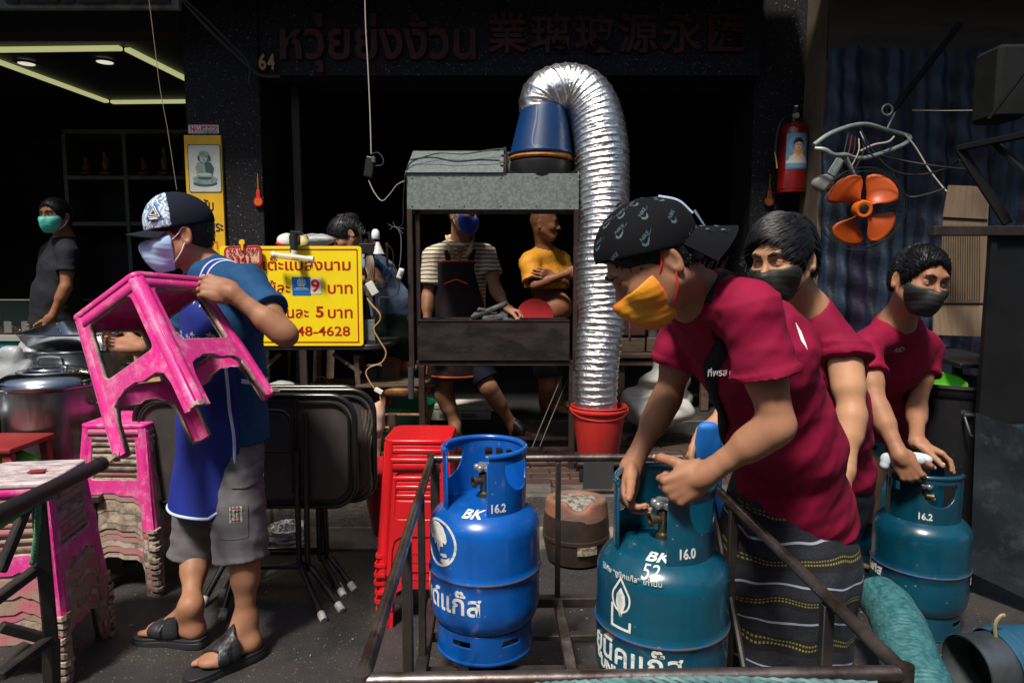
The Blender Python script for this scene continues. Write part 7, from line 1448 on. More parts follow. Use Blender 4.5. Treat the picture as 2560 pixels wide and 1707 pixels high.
spA = dict(J=J, f=(-.88, -.46, -.10), u=(-.05, 0, 1), skin=M_sk1, arm=.95, legs=.88, label='person in a blue apron and printed cap carrying a pink stool', lv=.0042,
           hl=dict(dr=(-1, .06, .28), palm=(.1, .85, -.5), curl=(42, 30, 15), thumb=(2, -6, -10), spread=3), hr=dict(dr=(-.9, -.3, .2), palm=(.2, -.4, .9), curl=(40, 40, 20), thumb=(40, 10, 10)))
tA, frA, _ = body_parts('A', spA)
f, u, l = frA; cA_ = J['head']
eyes_part(cA_, frA, tA, look=(.1, -.15)); hair_part(cA_, frA, tA, 'short', n=300, thick=.004, length=.012, line=.04)
mask_part(cA_, frA, tA, M_mblue, M_loop, top=-.004, puff=.006, rl=.0022)
def spineA(k): return J['pel'] + (J['neck'] - J['pel']) * k
shA, vfA = tee(J, P(565, 1092, 2.46), M_navyt, tA, seed=11, hemn=(0, 0, 1), low=(.192, .152), sleeve=(.60, .6), vox=.0055)
# apron: front shell of the torso, hanging over the thighs
sd = nrm(J['sl'] - J['sr']); fwd = nrm(np.cross(V(0, 0, 1), sd)); fwd = fwd if fwd[0] < 0 else -fwd
Fa = F(); hemA = P(540, 1262, 2.43)
Fa.loft(hemA + fwd * .01, J['pel'], sd, (.185, .145), (.188, .145), k=.03); Fa.loft(J['pel'], J['wai'], sd, (.188, .145), (.172, .138), k=.05); Fa.loft(J['wai'], J['che'], sd, (.172, .138), (.178, .137), k=.05)
core = J['wai']; Fa.plane(core + fwd * .030, -fwd, .004); Fa.plane(hemA, (0, 0, -1), .01)
for e in (-1, 1): Fa.cap(J['che'] + sd * e * .19 - V(0, 0, .02), J['neck'] + sd * e * .20 + V(0, 0, .1), .09, .12, k=.01, op='-')
Fa.plane(J['neck'] - V(0, 0, .10), (0, 0, 1), .01)
Fa.cap(hemA + sd * .22 + fwd * .05 - V(0, 0, .03), hemA + sd * .30 + fwd * .05 - V(0, 0, .02), .05, .06, k=.03, op='-'); Fa.cap(hemA - sd * .22 + fwd * .05 - V(0, 0, .03), hemA - sd * .30 + fwd * .05, .05, .06, k=.03, op='-')
vfa = Fa.mesh(.006, disp=lambda v: folds(31, .008, 26, (sd[0], sd[1], .2), 2.2, 5)(v) + .002); ap = part('apron', sdf_mesh('ap', [vfa]), M_apr, tA)
def edge_trim(vf, plane_p, plane_n, m, par, r=.0045, name='trim', keep=None, tol=.006):
    """piping that follows the rim of a cut shell: vertices nearest the cut, ordered by angle round the cut's outline"""
    v, fc = vf; n_ = vnorm(v, fc); d = (v - plane_p) @ nrm(plane_n); sel = np.abs(d) < tol
    if keep is not None: sel &= keep(v)
    return v[sel]
zs_ = np.linspace(J['neck'][2] - .12, hemA[2] + .012, 46); bv = bvh_vf(vfa)
def rim_point(z, e, inward=.0):
    c0 = V(J['wai'][0] + (spineA(.5)[0] - J['wai'][0]) * 0, J['wai'][1], z); k_ = (z - J['pel'][2]) / (J['neck'][2] - J['pel'][2]); c0 = (J['pel'] + (J['neck'] - J['pel']) * max(0, k_)); c0[2] = z
    c0 = c0 + fwd * .040; h = bv.ray_cast(Vector(c0 + sd * e * .5), Vector(-sd * e), .5)
    return np.array(h[0]) if h[0] is not None else None
for e in (-1, 1):
    pts = [rim_point(z, e) for z in zs_]; pts = [p for p in pts if p is not None]
    if len(pts) > 4: part('trim', B().tube(np.array(pts), .0055, 8), M_trim, ap)
pts = []
for k in np.linspace(-1, 1, 28):
    c0 = J['pel'] + sd * k * .19; c0[2] = hemA[2] + .012 + (.02 if abs(k) > .9 else 0); h = bv.ray_cast(Vector(c0 + fwd * .5), Vector(-fwd), .6)
    if h[0] is not None: pts.append(np.array(h[0]))
part('trim', B().tube(np.array(pts), .0055, 8), M_trim, ap)
# shoulder straps with white edges
bs = bvh_vf(vfA)
def strap(path_pts, width, m, par, bvh, nm='strap', edges=None, off=.004, up=(0, 0, 1), n=12, er=.003):
    """ribbon over a surface: each point of the path is dropped on the surface from outside"""
    pth = curve(path_pts, n); L_, R_, Mi = [], [], []
    for i, p in enumerate(pth):
        t = nrm(pth[min(i + 1, len(pth) - 1)] - pth[max(i - 1, 0)]); h = bvh.find_nearest(Vector(p)); no = np.array(h[1]); no = no if (p - np.array(h[0])) @ no > -.02 else -no; w_ = nrm(np.cross(t, no)); c0 = np.array(h[0]) + no * off
        for k_, lst in ((-1, L_), (1, R_)): 
            h2 = bvh.find_nearest(Vector(c0 + w_ * k_ * width / 2)); lst.append(np.array(h2[0]) + np.array(h2[1]) * off)
        Mi.append(c0)
    sm_ = lambda a: np.array([np.mean(a[max(0, i - 3):i + 4], 0) for i in range(len(a))]); L_, R_, Mi = list(sm_(L_)), list(sm_(R_)), list(sm_(Mi))
    n_ = len(pth); b = B(); b.add(L_ + Mi + R_, [(i, i + 1, n_ + i + 1, n_ + i) for i in range(n_ - 1)] + [(n_ + i, n_ + i + 1, 2 * n_ + i + 1, 2 * n_ + i) for i in range(n_ - 1)]); me = b.mesh(nm); bm = bmesh.new(); bm.from_mesh(me); bmesh.ops.solidify(bm, geom=bm.faces[:], thickness=.003); bm.to_mesh(me); bm.free(); o = part(nm, me, m, par)
    if edges is not None:
        for e_ in (L_, R_): part('strap_edge', B().tube(np.array(e_), er, 6), edges, o)
    return o
mid_ = (J['sl'] + J['neck']) / 2
strap([J['che'] + sd * .085 + fwd * .16 + V(0, 0, .03), mid_ + fwd * .09 + V(0, 0, .02), mid_ + V(0, 0, .09), mid_ - fwd * .09 + V(0, 0, .02), J['che'] + sd * .05 - fwd * .14], .034, M_apr, ap, bs, edges=M_trim, er=.0042)
mid2 = (J['sr'] + J['neck']) / 2
strap([J['che'] - sd * .085 + fwd * .16 + V(0, 0, .03), mid2 + fwd * .09 + V(0, 0, .02), mid2 + V(0, 0, .09), mid2 - fwd * .09], .034, M_apr, ap, bs, edges=M_trim, er=.0042)
wz_ = J['wai'][2] - .02
strap([J['wai'] + fwd * .02 + sd * .19 - V(0, 0, .02), J['wai'] + sd * .2 - fwd * .03 - V(0, 0, .03), J['wai'] + sd * .12 - fwd * .14 - V(0, 0, .03), J['wai'] - fwd * .2 - V(0, 0, .03)], .016, M_trim, ap, bs, er=.002)
me = curve2d(None, .0004, text='หมูสะเต๊ะ “นั่งสั่ง”', size=.055, off=.0008); me = decal(me, J['che'] + fwd * .1 - V(0, 0, .075), -sd * -1 if False else np.cross(V(0, 0, 1), fwd), (0, 0, 1), bv, .003); part('lettering', me, M_w, ap)
# shorts
Fs = F(); kneeL, kneeR = J['kl'], J['kr']; hL, hR = P(603, 1398, 2.31), P(485, 1388, 2.50)
Fs.loft(J['pel'] + V(0, 0, .05), J['pel'] - V(0, 0, .06), sd, (.150, .115), (.165, .125), k=.03)
for hp, hm in ((J['pl'], hL), (J['pr'], hR)):
    Fs.cap(hp + V(0, 0, .005), hp, .080, .09, k=.03); Fs.loft(hp, hm, (1, 0, 0), (.096, .094), (.092, .095), k=.035, flat=True); Fs.cap(hm + nrm(hp - hm) * .02, hm - nrm(hp - hm) * .1, .078, k=.004, op='-'); Fs.loft(hm + nrm(hp - hm) * .018, hm, (1, 0, 0), (.094, .097), (.095, .099), k=.001, flat=True)
Fs.box = None
vs_ = Fs.mesh(.0055, disp=lambda v: folds(41, .011, 42, (.3, 0, 1), 2.6, 7)(v) + folds(45, .004, 110, None, 2.0, 6)(v)); so_ = part('shorts', sdf_mesh('sh', [vs_]), M_grey, tA); bsh = bvh_vf(vs_)
camx, camz = V(1, .0, 0), V(0, 0, 1); nrm_l = nrm(V(.25, -1, 0)); xx_ = nrm(np.cross(nrm_l * -1, camz)) 
xx_ = nrm(np.cross(camz, -nrm_l)) if False else nrm(V(1, .25, 0))
def patch(loops, cen, m, nm, off, par, bvh, xv=xx_, yv=camz, th=.0004, tgt_step=.012):
    me = curve2d(loops, 0); slice_x(me, 0, tgt_step); slice_x(me, 1, tgt_step); decal(me, cen, xv, yv, bvh, off); bm = bmesh.new(); bm.from_mesh(me); bmesh.ops.solidify(bm, geom=bm.faces[:], thickness=th * 2); bm.to_mesh(me); bm.free(); return part(nm, me, m, par)
pt_c = P(583, 1300, 2.2)
patch([rrect(.040, .054, .001, 2)], pt_c, mat('cream_patch', (.50, .52, .42), .7, col2=(.4, .42, .34), scale=60), 'patch', .003, so_, bsh)
for tx, dz, sz in (('TURBO', .010, .014), ('AUTO', -.004, .014)): me = curve2d(None, .0002, text=tx, size=sz, shear=.3); part('lettering', decal(me, pt_c + V(0, 0, dz), xx_, camz, bsh, .0045), M_bl, so_)
for dz in (.021, -.020): patch([rrect(.030, .004, .001, 1)], pt_c + V(0, 0, dz), mat('red_thread', (.4, .05, .04), .7), 'stitching', .0045, so_, bsh)
patch([rpoly([(-.05, .035), (.05, .045), (.05, -.01), (0, -.025), (-.05, -.02)], .006)], P(606, 1222, 2.2), M_grey, 'pocket_flap', .005, so_, bsh, th=.0015)
patch([rpoly([(-.05, .05), (.05, .05), (.05, -.06), (-.05, -.06)], .006)], P(575, 1315, 2.2), M_grey, 'pocket', .003, so_, bsh, th=.001)
# sandals
def sandal(heel, toe, par, side, seedn=1):
    d = nrm(toe - heel); L_ = np.linalg.norm(toe - heel) + .05; up = V(0, 0, 1); lt = np.cross(up, d); c0 = V((heel[0] + toe[0]) / 2, (heel[1] + toe[1]) / 2, 0) + d * .012
    outl = [(-.5, .0), (-.47, .028), (-.3, .038), (0, .036), (.25, .048), (.40, .046), (.49, .02), (.5, -.005), (.45, -.036), (.25, -.046), (0, -.038), (-.3, -.038), (-.47, -.028)]
    outl = [tuple(q[:2]) for q in curve([(x * L_, y * side, 0) for x, y in outl] + [(-.5 * L_, 0, 0)], 5)][:-1]
    so2 = None
    for z0, th, sc_, nm in ((.010, .010, 1.0, 'outsole'), (.021, .003, .965, 'midsole'), (.0275, .0045, .99, 'footbed')):
        me = curve2d([[(x * sc_, y * sc_) for x, y in outl]], th, .0015); place2d(me, c0 + V(0, 0, z0), d, lt); o = part(nm if so2 else 'sandal', me, M_sandal, so2 or par); so2 = so2 or o
    Ff = F(); foot_field(Ff, heel + V(0, 0, .08) + d * .03, heel, toe, side)
    for kx, tilt in ((.50, .45), (.60, -.45)):
        F2 = F(); F2.ell(heel + d * np.linalg.norm(toe - heel) * .62 + up * .006, (d, lt, up), (.100, .054, .034), k=0); F2.cap(heel + d * .10 + up * .03, heel + d * .05 + up * .06, .040, .044, k=.03)
        p0 = heel + d * np.linalg.norm(toe - heel) * kx; nd_ = nrm(d + lt * tilt * side); F2.plane(p0 + nd_ * .027, nd_, .003); F2.plane(p0 - nd_ * .027, -nd_, .003); F2.plane(V(0, 0, .026), (0, 0, -1), .002)
        part('strap', sdf_mesh('st', [F2.mesh(.003, disp=folds(2, .001, 300))]), M_sandal, so2)
for h_, t_, sd_ in ((hl_, tl_, -1), (hr_, tr_, 1)): sandal(h_, t_, tA, sd_)
# cap with printed front
def cap_part(c, fr, par, m_back, m_front, s=1.0, back=False, vis_l=.075, rot=0.0, lift=.0):
    f, u, l = fr
    ff = -f if back else f; q = lambda a, b, d=0.0: c + s * (ff * a + u * b + l * d); A = (f, l, u)
    F1 = F().ell(c + s * (-f * .010 + u * (.045 + lift)), A, (s * .110, s * .091, s * (.098 if not back else .088))); F1.ell(c + s * (-f * .010 + u * (.045 + lift) + f * .02), A, (s * .09, s * .083, s * (.098 if not back else .090)), k=.03); F1.plane(q(0, .026 + lift if not back else .031), nrm(-u - ff * (.10 if not back else .45)), .002)
    vf = F1.mesh(.0035, disp=folds(71, .002, 40)); hat = part('cap', sdf_mesh('cap', [vf]), m_back, par); bvh = bvh_vf(vf)
    # brim
    n1, n2 = 22, 9; vv = []
    for j in range(n2):
        for i in range(n1):
            a = (i / (n1 - 1) - .5) * 2 * R(64); t_ = j / (n2 - 1); rx = .086 + 0 * t_; base = ff * (.100 * math.cos(a)) + l * (.085 * math.sin(a)); ext = ff * vis_l * t_ * (math.cos(a * 1.15) ** .6 if abs(a * 1.15) < 1.57 else 0) + l * .004 * t_ * np.sign(a)
            drop = -.030 * (math.sin(a) ** 2) * (.4 + .6 * t_) - (.055 if back else .012) * t_ - (.018 if back else .006)
            vv.append(c + s * (-f * .010 + base + ext + u * (.034 + lift + drop)))
    me = B().add(vv, [(j * n1 + i, j * n1 + i + 1, (j + 1) * n1 + i + 1, (j + 1) * n1 + i) for j in range(n2 - 1) for i in range(n1 - 1)]).mesh('brim'); bm = bmesh.new(); bm.from_mesh(me); bmesh.ops.solidify(bm, geom=bm.faces[:], thickness=.004); bm.to_mesh(me); bm.free(); fin(me); br = part('brim', me, m_back, hat)
    part('button', B().lathe([(0, .005), (.008, .003), (.009, 0)], 12, c=c + s * (-f * .010 + u * (.144 + lift)), M=np.stack([f, l, u], 1)), m_back, hat)
    return hat, bvh, vf, br
M_cap = mat('navy_mesh_cap', (.005, .008, .018), .85, spec=.2, bump=.8, bscale=500, bdist=.001); hatA, bvA, vfc, brA = cap_part(cA_, frA, tA, M_cap, None, 1.0, lift=.004)
# printed front panel: the crown surface again, a little proud, kept only at the front
Fp = F().ell(cA_ + (-f * .010 + u * .049), (f, l, u), (.1118, .0928, .0998)); Fp.ell(cA_ + (-f * .010 + u * .049 + f * .02), (f, l, u), (.0918, .0848, .0998), k=.03); Fp.plane(cA_ + u * .034, nrm(-u - f * .1), .002); Fp.plane(cA_ + f * .022, -f, .002)
def print_ex(N, L, co, cur, mixc, ramp, noise, b):
    w = N.new('ShaderNodeTexWave'); w.inputs['Scale'].default_value = 14; w.inputs['Distortion'].default_value = 14; w.inputs['Detail'].default_value = 4; w.inputs['Detail Scale'].default_value = 2.2; L.new(co, w.inputs['Vector'])
    c = mixc(ramp(noise(22, 4), .42, .50, (0, 0, 0), (1, 1, 1)), (.10, .17, .26), (.26, .37, .50)); c = mixc(ramp(w.outputs['Fac'], .80, .88, (0, 0, 0), (1, 1, 1)), c, (.75, .80, .86)); return mixc(ramp(noise(30, 3), .60, .64, (0, 0, 0), (1, 1, 1)), c, (.012, .02, .035))
part('printed_panel', sdf_mesh('pp', [Fp.mesh(.004)]), mat('printed_cap_front', (.2, .3, .4), .7, extra=print_ex, bump=.3, bscale=300), hatA)
bvp = bvh_of(hatA.children[-1].data) if False else bvA
cx_d = nrm(f * 1.0 - l * -.75); nx_ = nrm(f * .62 + l * .72 + u * .25); xr_ = nrm(np.cross(u, nx_)); yr_ = np.cross(nx_, xr_); pc_ = cA_ + f * .055 + l * .055 + u * .075
tri = lambda k: [(0, .030 * k), (-.027 * k, -.018 * k), (.027 * k, -.018 * k)]
for kk, m_, o_ in ((1.25, mat('badge_blue', (.02, .22, .55), .5), .0045), (1.05, M_bl, .0052), (.85, M_w, .0058), (.68, M_bl, .0064), (.5, M_w, .007), (.34, M_bl, .0076)):
    patch([rpoly(tri(kk), .006 * kk)], pc_, m_, 'badge', o_, hatA, bvA, xr_, yr_, tgt_step=.006)
patch([rrect(.030, .005, .001, 1)], pc_ - yr_ * .021, M_w, 'badge', .0076, hatA, bvA, xr_, yr_, tgt_step=.006)
# ------------------------------------------------------------------ B: near man in maroon bending over the cart
J = dict(head=P(1640, 662, 1.50), neck=P(1752, 752, 1.60), sl=P(1872, 772, 1.47), sr=P(1720, 805, 1.82), el=P(1945, 1062, 1.44), wl=P(1763, 1186, 1.50), er=P(1672, 985, 1.84), wr=P(1577, 1168, 1.76),
         che=P(1868, 862, 1.68), wai=P(1950, 1070, 1.78), pel=P(1985, 1230, 1.86), pl=P(1985, 1290, 1.76), pr=P(2010, 1290, 1.96), kl=P(1975, 1520, 1.78), kr=P(2020, 1520, 1.98), al=V(*P(1990, 1800, 1.80)), ar=V(*P(2060, 1780, 2.0)))
for k, x, y in (('al', .72, 1.80), ('ar', .84, 2.0)): J[k] = V(x, y, .10)
J.update(tl=V(.74, 1.84, .05), ol=V(.54, 1.70, .045), tr=V(.86, 2.04, .05)); J['or'] = V(.66, 1.92, .045)
gz_ = V(CYL2[0], CYL2[1], 0)
spB = dict(J=J, f=(-.80, -.02, -.60), u=(-.55, 0, .83), skin=M_sk1, chub=1.12, arm=.98, legs=.72, g=.8, label='person in a maroon shirt and backward printed cap bending over the teal gas cylinder',
           hl=dict(dr=(-.86, .12, -.52), palm=(-.25, .93, -.25), curl=(72, 80, 55), thumb=(48, 25, 30), spread=3), hr=dict(dr=(-.22, -.45, -.87), palm=(.9, -.42, .1), curl=(52, 38, 25), thumb=(38, 0, -5), spread=4))
tB, frB, _ = body_parts('B', spB); f, u, l = frB; c = J['head']
eyes_part(c, frB, tB, look=(0, -.45)); hair_part(c, frB, tB, 'short', n=500, thick=.004, length=.010, line=.05)
mask_part(c, frB, tB, M_morange, M_rloop, top=-.012, puff=.004, rl=.0024)
shB, vfB = tee(J, P(1993, 1288, 1.88), M_maroon, tB, seed=21, g=1.0, low=(.178, .148), sleeve=(.60, .60), sl_r=(.069, .077), vox=.0055, fold=.014, hemn=J['wai'] - J['pel'] + V(0, 0, .1)); bB = bvh_vf(vfB)
hatB, bvH, _, brB = cap_part(c, frB, tB, mat('black_cap_cloth', (.004, .0045, .006), .9, spec=.15, bump=.4, bscale=500, bdist=.0006), None, 1.03, back=True, vis_l=.075, lift=.004)
M_sw = mat('grey_blue_print', (.13, .21, .26), .7)
swoosh = [(-.019, -.001), (-.017, -.0075), (-.010, -.010), (.022, .009), (-.008, -.0045), (-.0135, -.0035), (-.0150, .004)]
def capprint(a, b, side=1, k=1.0):
    """a: angle round the crown from the front, b: height angle"""
    n_ = nrm(-f * math.cos(R(a)) * math.cos(R(b)) + l * side * math.sin(R(a)) * math.cos(R(b)) + u * math.sin(R(b))); yy = perp(n_, u + f * .0) if b < 80 else perp(n_, f); xx = np.cross(yy, n_); o_ = c + u * .045 + n_ * .09; x2 = nrm(xx + yy * .25); y2 = np.cross(n_, x2)
    me = curve2d([[(x * k, y * k) for x, y in swoosh]], .0002); part('print', decal(me, o_, x2, y2, bvH, .0012, .2), M_sw, hatB)
    me = curve2d(None, .0002, text='NIKE', size=.0115 * k, shear=.3, off=.0001); part('print', decal(me, o_ + y2 * .0075 * k - x2 * .003, x2, y2, bvH, .0012, .2), M_sw, hatB)
for a in range(0, 360, 45):
    for j, b in enumerate((12, 38, 62)):
        if a in (90, 270) or True: capprint(a + (22 if j % 2 else 0), b)
bvbr = bvh_of(brB.data); off_ = Vector(tB.location)
for i in range(-2, 3):
    for j in range(2): me = curve2d([[(x * .8, y * .8) for x, y in swoosh]], .0002); o_ = c - f * (.128 + .026 * j) + l * (.026 * i) + u * .04 - np.array(off_); d_ = decal(me, o_, l, -f if False else nrm(-f), bvbr, .0012, .1); x_ = link('print', d_, M_sw, brB)
part('strap_white', B().tube(curve([c - f * .083 + l * .03 + u * .118, c - f * .112 + l * .028 + u * .085, c - f * .122 + l * .025 + u * .045], 6), .003, 6), M_trim, hatB)
strap([J['neck'] - f * .10 + V(0, .02, .04), J['neck'] + V(-.01, -.10, .02), J['che'] + V(-.10, -.13, .02), J['che'] + V(-.16, -.06, -.13), J['wai'] + V(-.15, .0, .0), J['wai'] + V(-.14, .05, -.10)], .040, M_black, shB, bB, off=.006)
me = curve2d(None, .0003, text='ที่พรสบัก', size=.021, off=.0004); part('lettering', decal(me, P(1762, 920, 1.56), (1, .25, 0), (0, 0, 1), bB, .002, .08), M_w, shB)
patch([[(.0, .03), (.012, .01), (.018, -.03), (.006, -.01)]], P(1985, 838, 1.55), M_w, 'print', .002, shB, bB, V(1, 0, 0), V(-.0, 0, 1))
def sar_ex(N, L, co, cur, mixc, ramp, noise, b):
    s = N.new('ShaderNodeSeparateXYZ'); L.new(co, s.inputs[0]); n0 = noise(3, 2)
    def band(freq, ph, lo, hi, c1, cc, dash=None):
        a = N.new('ShaderNodeMath'); a.operation = 'MULTIPLY_ADD'; L.new(s.outputs[2], a.inputs[0]); a.inputs[1].default_value = freq; a.inputs[2].default_value = ph
        a2 = N.new('ShaderNodeMath'); a2.operation = 'MULTIPLY_ADD'; L.new(n0, a2.inputs[0]); a2.inputs[1].default_value = 1.5; L.new(a.outputs[0], a2.inputs[2]); fr_ = N.new('ShaderNodeMath'); fr_.operation = 'FRACT'; L.new(a2.outputs[0], fr_.inputs[0])
        c_ = N.new('ShaderNodeMath'); c_.operation = 'COMPARE'; c_.inputs[1].default_value = lo; c_.inputs[2].default_value = hi; L.new(fr_.outputs[0], c_.inputs[0]); fac = c_.outputs[0]
        if dash:
            d1 = N.new('ShaderNodeMath'); d1.operation = 'MULTIPLY'; d1.inputs[1].default_value = dash; L.new(s.outputs[0], d1.inputs[0]); d2 = N.new('ShaderNodeMath'); d2.operation = 'FRACT'; L.new(d1.outputs[0], d2.inputs[0]); d3 = N.new('ShaderNodeMath'); d3.operation = 'GREATER_THAN'; d3.inputs[1].default_value = .4; L.new(d2.outputs[0], d3.inputs[0])
            m_ = N.new('ShaderNodeMath'); m_.operation = 'MULTIPLY'; L.new(fac, m_.inputs[0]); L.new(d3.outputs[0], m_.inputs[1]); fac = m_.outputs[0]
        return mixc(fac, cc, c1)
    c_ = mixc(ramp(noise(420, 2), .45, .6, (0, 0, 0), (1, 1, 1)), (.005, .006, .010), (.020, .024, .038)); c_ = band(8, 0, .5, .16, (.004, .004, .007), c_); c_ = band(8, .12, .1, .025, (.32, .36, .44), c_); c_ = band(8, .12, .62, .02, (.20, .18, .03), c_, 130); return band(8, .12, .70, .016, (.18, .165, .03), c_, 130)
M_sar = mat('woven_sarong', (.02, .02, .03), .85, bump=.8, bscale=380, bdist=.0012, extra=sar_ex)
Fr = F(); w0 = P(1970, 1175, 1.85); Fr.loft(w0, w0 * .45 + V(.80, 1.92, .3) * .55, (0, 1, 0), (.160, .128), (.215, .185), k=.05); Fr.loft(w0 * .45 + V(.80, 1.92, .3) * .55, V(.80, 1.92, .16), (0, 1, 0), (.215, .185), (.215, .185), k=.05); Fr.plane(V(0, 0, .19), (0, 0, -1), .004)
part('sarong', sdf_mesh('s', [Fr.mesh(.007, disp=lambda v: folds(61, .020, 24, (.8, .6, .05), 2.2, 6)(v) + folds(62, .005, 70, None, 2, 5)(v))]), M_sar, tB)
sandal(J['tl'], J['ol'], tB, -1); sandal(J['tr'], J['or'], tB, 1)
# ------------------------------------------------------------------ C: young man with rolled sleeves
J = dict(head=P(1957, 655, 2.10), neck=P(2022, 782, 2.20), sl=P(2108, 872, 2.12), sr=P(1935, 885, 2.38), el=P(2130, 1030, 2.04), wl=P(2112, 1175, 1.98), er=P(1850, 1010, 2.34), wr=P(1762, 1082, 2.22),
         che=P(2030, 905, 2.28), wai=P(2055, 1060, 2.40), pel=P(2085, 1190, 2.52), pl=P(2100, 1230, 2.44), pr=P(2065, 1230, 2.62), kl=P(2085, 1380, 2.45), kr=P(2060, 1380, 2.62))
J.update(al=V(1.18, 2.52, .10), ar=V(1.14, 2.72, .10), tl=V(1.20, 2.56, .05), ol=V(1.10, 2.36, .045), tr=V(1.16, 2.76, .05)); J['or'] = V(1.06, 2.56, .045)
tC, frC, _ = body_parts('C', dict(J=J, f=(-.77, -.63, -.16), u=(-.06, 0, 1), skin=M_sk2, label='person with thick black hair and black mask in a sleeveless maroon shirt', arm=1.06,
    hl=dict(dr=(-.05, -.1, -1), palm=(-.9, .1, 0), curl=(30, 30, 20)), hr=dict(dr=(-.3, -.1, -.95), palm=(.3, -.9, 0), curl=(50, 60, 40), thumb=(30, 20, 20))))
c = J['head']; eyes_part(c, frC, tC, look=(-.35, -.45)); hair_part(c, frC, tC, 'fringe', n=3600, thick=.019, length=.046, line=.062, seed=5); mask_part(c, frC, tC, M_mblack, M_mblack, top=-.010, puff=.006, rl=.0014)
part('earring', B().lathe([(0, .003), (.003, .002), (.004, 0)], 10, c=c + frC[2] * .085 - frC[0] * .012 - frC[1] * .028, M=np.stack([frC[0], frC[1], frC[2]], 1)), M_blk, tC)
shC, vfC = tee(J, P(2080, 1200, 2.5), M_maroon, tC, seed=33, low=(.16, .13), sleeve=(.18, .5), sl_r=(.080, .083), vox=.006, fold=.015); bC = bvh_vf(vfC)
me = curve2d(None, .0003, text='พรละมัก', size=.026, off=.0005); part('lettering', decal(me, P(2020, 885, 2.1), (1, -.1, 0), (0, 0, 1), bC, .002), M_w, shC)
def trousers(J, m, par, seed, hem=.16, r=(.105, .075)):
    Fq = F(); sd_ = nrm(J['pl'] - J['pr']); Fq.loft(J['pel'] + (J['wai'] - J['pel']) * .3, J['pel'] - V(0, 0, .06), sd_, (.16, .125), (.17, .135), k=.03)
    for a, k_, b in ((J['pl'], J['kl'], J['al']), (J['pr'], J['kr'], J['ar'])): Fq.cap(a, k_, r[0], r[1], .03); e = k_ + (b - k_) * hem; Fq.loft(k_, e, (1, 0, 0), (r[1],) * 2, (r[1] * 1.02,) * 2, k=.03, flat=True)
    return part('trousers', sdf_mesh('t', [Fq.mesh(.009, disp=folds(seed, .012, 36, (.2, .1, 1), 2.4, 6))]), m, par)
trousers(J, M_black, tC, 71, .8); cloth_ = F(); cloth_.loft(P(1770, 1068, 2.16), P(1768, 1180, 2.2), (1, 0, 0), (.035, .02), (.06, .02), k=.02); cloth_.loft(P(1768, 1180, 2.2), P(1792, 1400, 2.24), (1, 0, 0), (.05, .018), (.028, .014), k=.02)
solo('cloth', sdf_mesh('c', [cloth_.mesh(.005, disp=folds(81, .012, 50, (1, 0, 0), 2, 6))]), mat('bright_blue_cloth', (.008, .14, .50), .6, bump=.3), 'bright blue cloth hanging from the hand between the two men', 'cloth')
# ------------------------------------------------------------------ D: man at the right holding the ground cylinder
J = dict(head=P(2297, 705, 2.56), neck=P(2238, 815, 2.70), sl=P(2318, 868, 2.88), sr=P(2160, 872, 2.62), el=P(2292, 1010, 2.80), wl=P(2292, 1105, 2.56), er=P(2190, 1010, 2.50), wr=P(2250, 1138, 2.38),
         che=P(2232, 900, 2.86), wai=P(2205, 1010, 3.0), pel=P(2185, 1095, 3.12), pl=P(2215, 1120, 3.1), pr=P(2160, 1120, 3.05), kl=P(2230, 1270, 2.98), kr=P(2150, 1270, 2.9))
J.update(al=V(1.72, 3.12, .10), ar=V(1.50, 3.06, .10), tl=V(1.72, 3.16, .05), ol=V(1.78, 2.96, .045), tr=V(1.48, 3.1, .05)); J['or'] = V(1.55, 2.88, .045)
tD, frD, _ = body_parts('D', dict(J=J, f=(.10, -.99, -.16), u=(.12, 0, 1), skin=M_sk1, label='person with short black hair and black mask pressing down the ground cylinder at right', arm=.98,
    hr=dict(dr=(.45, -.2, -.87), palm=(.45, .8, .1), curl=(55, 65, 40), thumb=(40, 20, 20)), hl=dict(dr=(.75, -.45, -.35), palm=(-.1, -.2, -1), curl=(20, 30, 15), thumb=(35, 5, 5))))
c = J['head']; eyes_part(c, frD, tD, look=(.25, -.3)); hair_part(c, frD, tD, 'quiff', n=1600, thick=.012, length=.024, line=.068, seed=8); mask_part(c, frD, tD, M_mblack, M_mblack, top=-.012, puff=.010, rl=.0014)
part('earring', B().lathe([(0, .003), (.003, .002), (.004, 0)], 10, c=c - frD[2] * .086 - frD[0] * .012 - frD[1] * .028, M=np.stack([frD[0], frD[1], frD[2]], 1)), M_gold, tD)
shD, vfD = tee(J, P(2190, 1085, 3.08), M_maroon, tD, seed=43, low=(.165, .13), sleeve=(.48, .48), vox=.007, fold=.013); bD = bvh_vf(vfD)
me = curve2d(None, .0003, text='ครัว', size=.03, off=.0004); part('lettering', decal(me, P(2275, 878, 2.6), (1, .3, 0), (0, 0, 1), bD, .003), M_w, shD); trousers(J, mat('brown_cloth', (.07, .032, .012), .8, col2=(.04, .02, .01), scale=9, bump=.4), tD, 73, .9)
solo('wet_cloth', sdf_mesh('w', [F().cap(P(2218, 1145, 2.42), P(2262, 1142, 2.40), .014, .018, .02).cap(P(2262, 1142, 2.40), P(2300, 1150, 2.36), .020, .014, .02).ell(P(2300, 1146, 2.40), np.eye(3), (.036, .03, .012)).cap(P(2222, 1145, 2.42), P(2212, 1162, 2.42), .012, .008, .01).mesh(.003, disp=folds(91, .022, 75, None, 2.5, 7))]), mat('pale_cloth', (.42, .50, .54), .7, bump=.4), 'pale crumpled cloth under the hand on the ground cylinder collar', 'cloth')
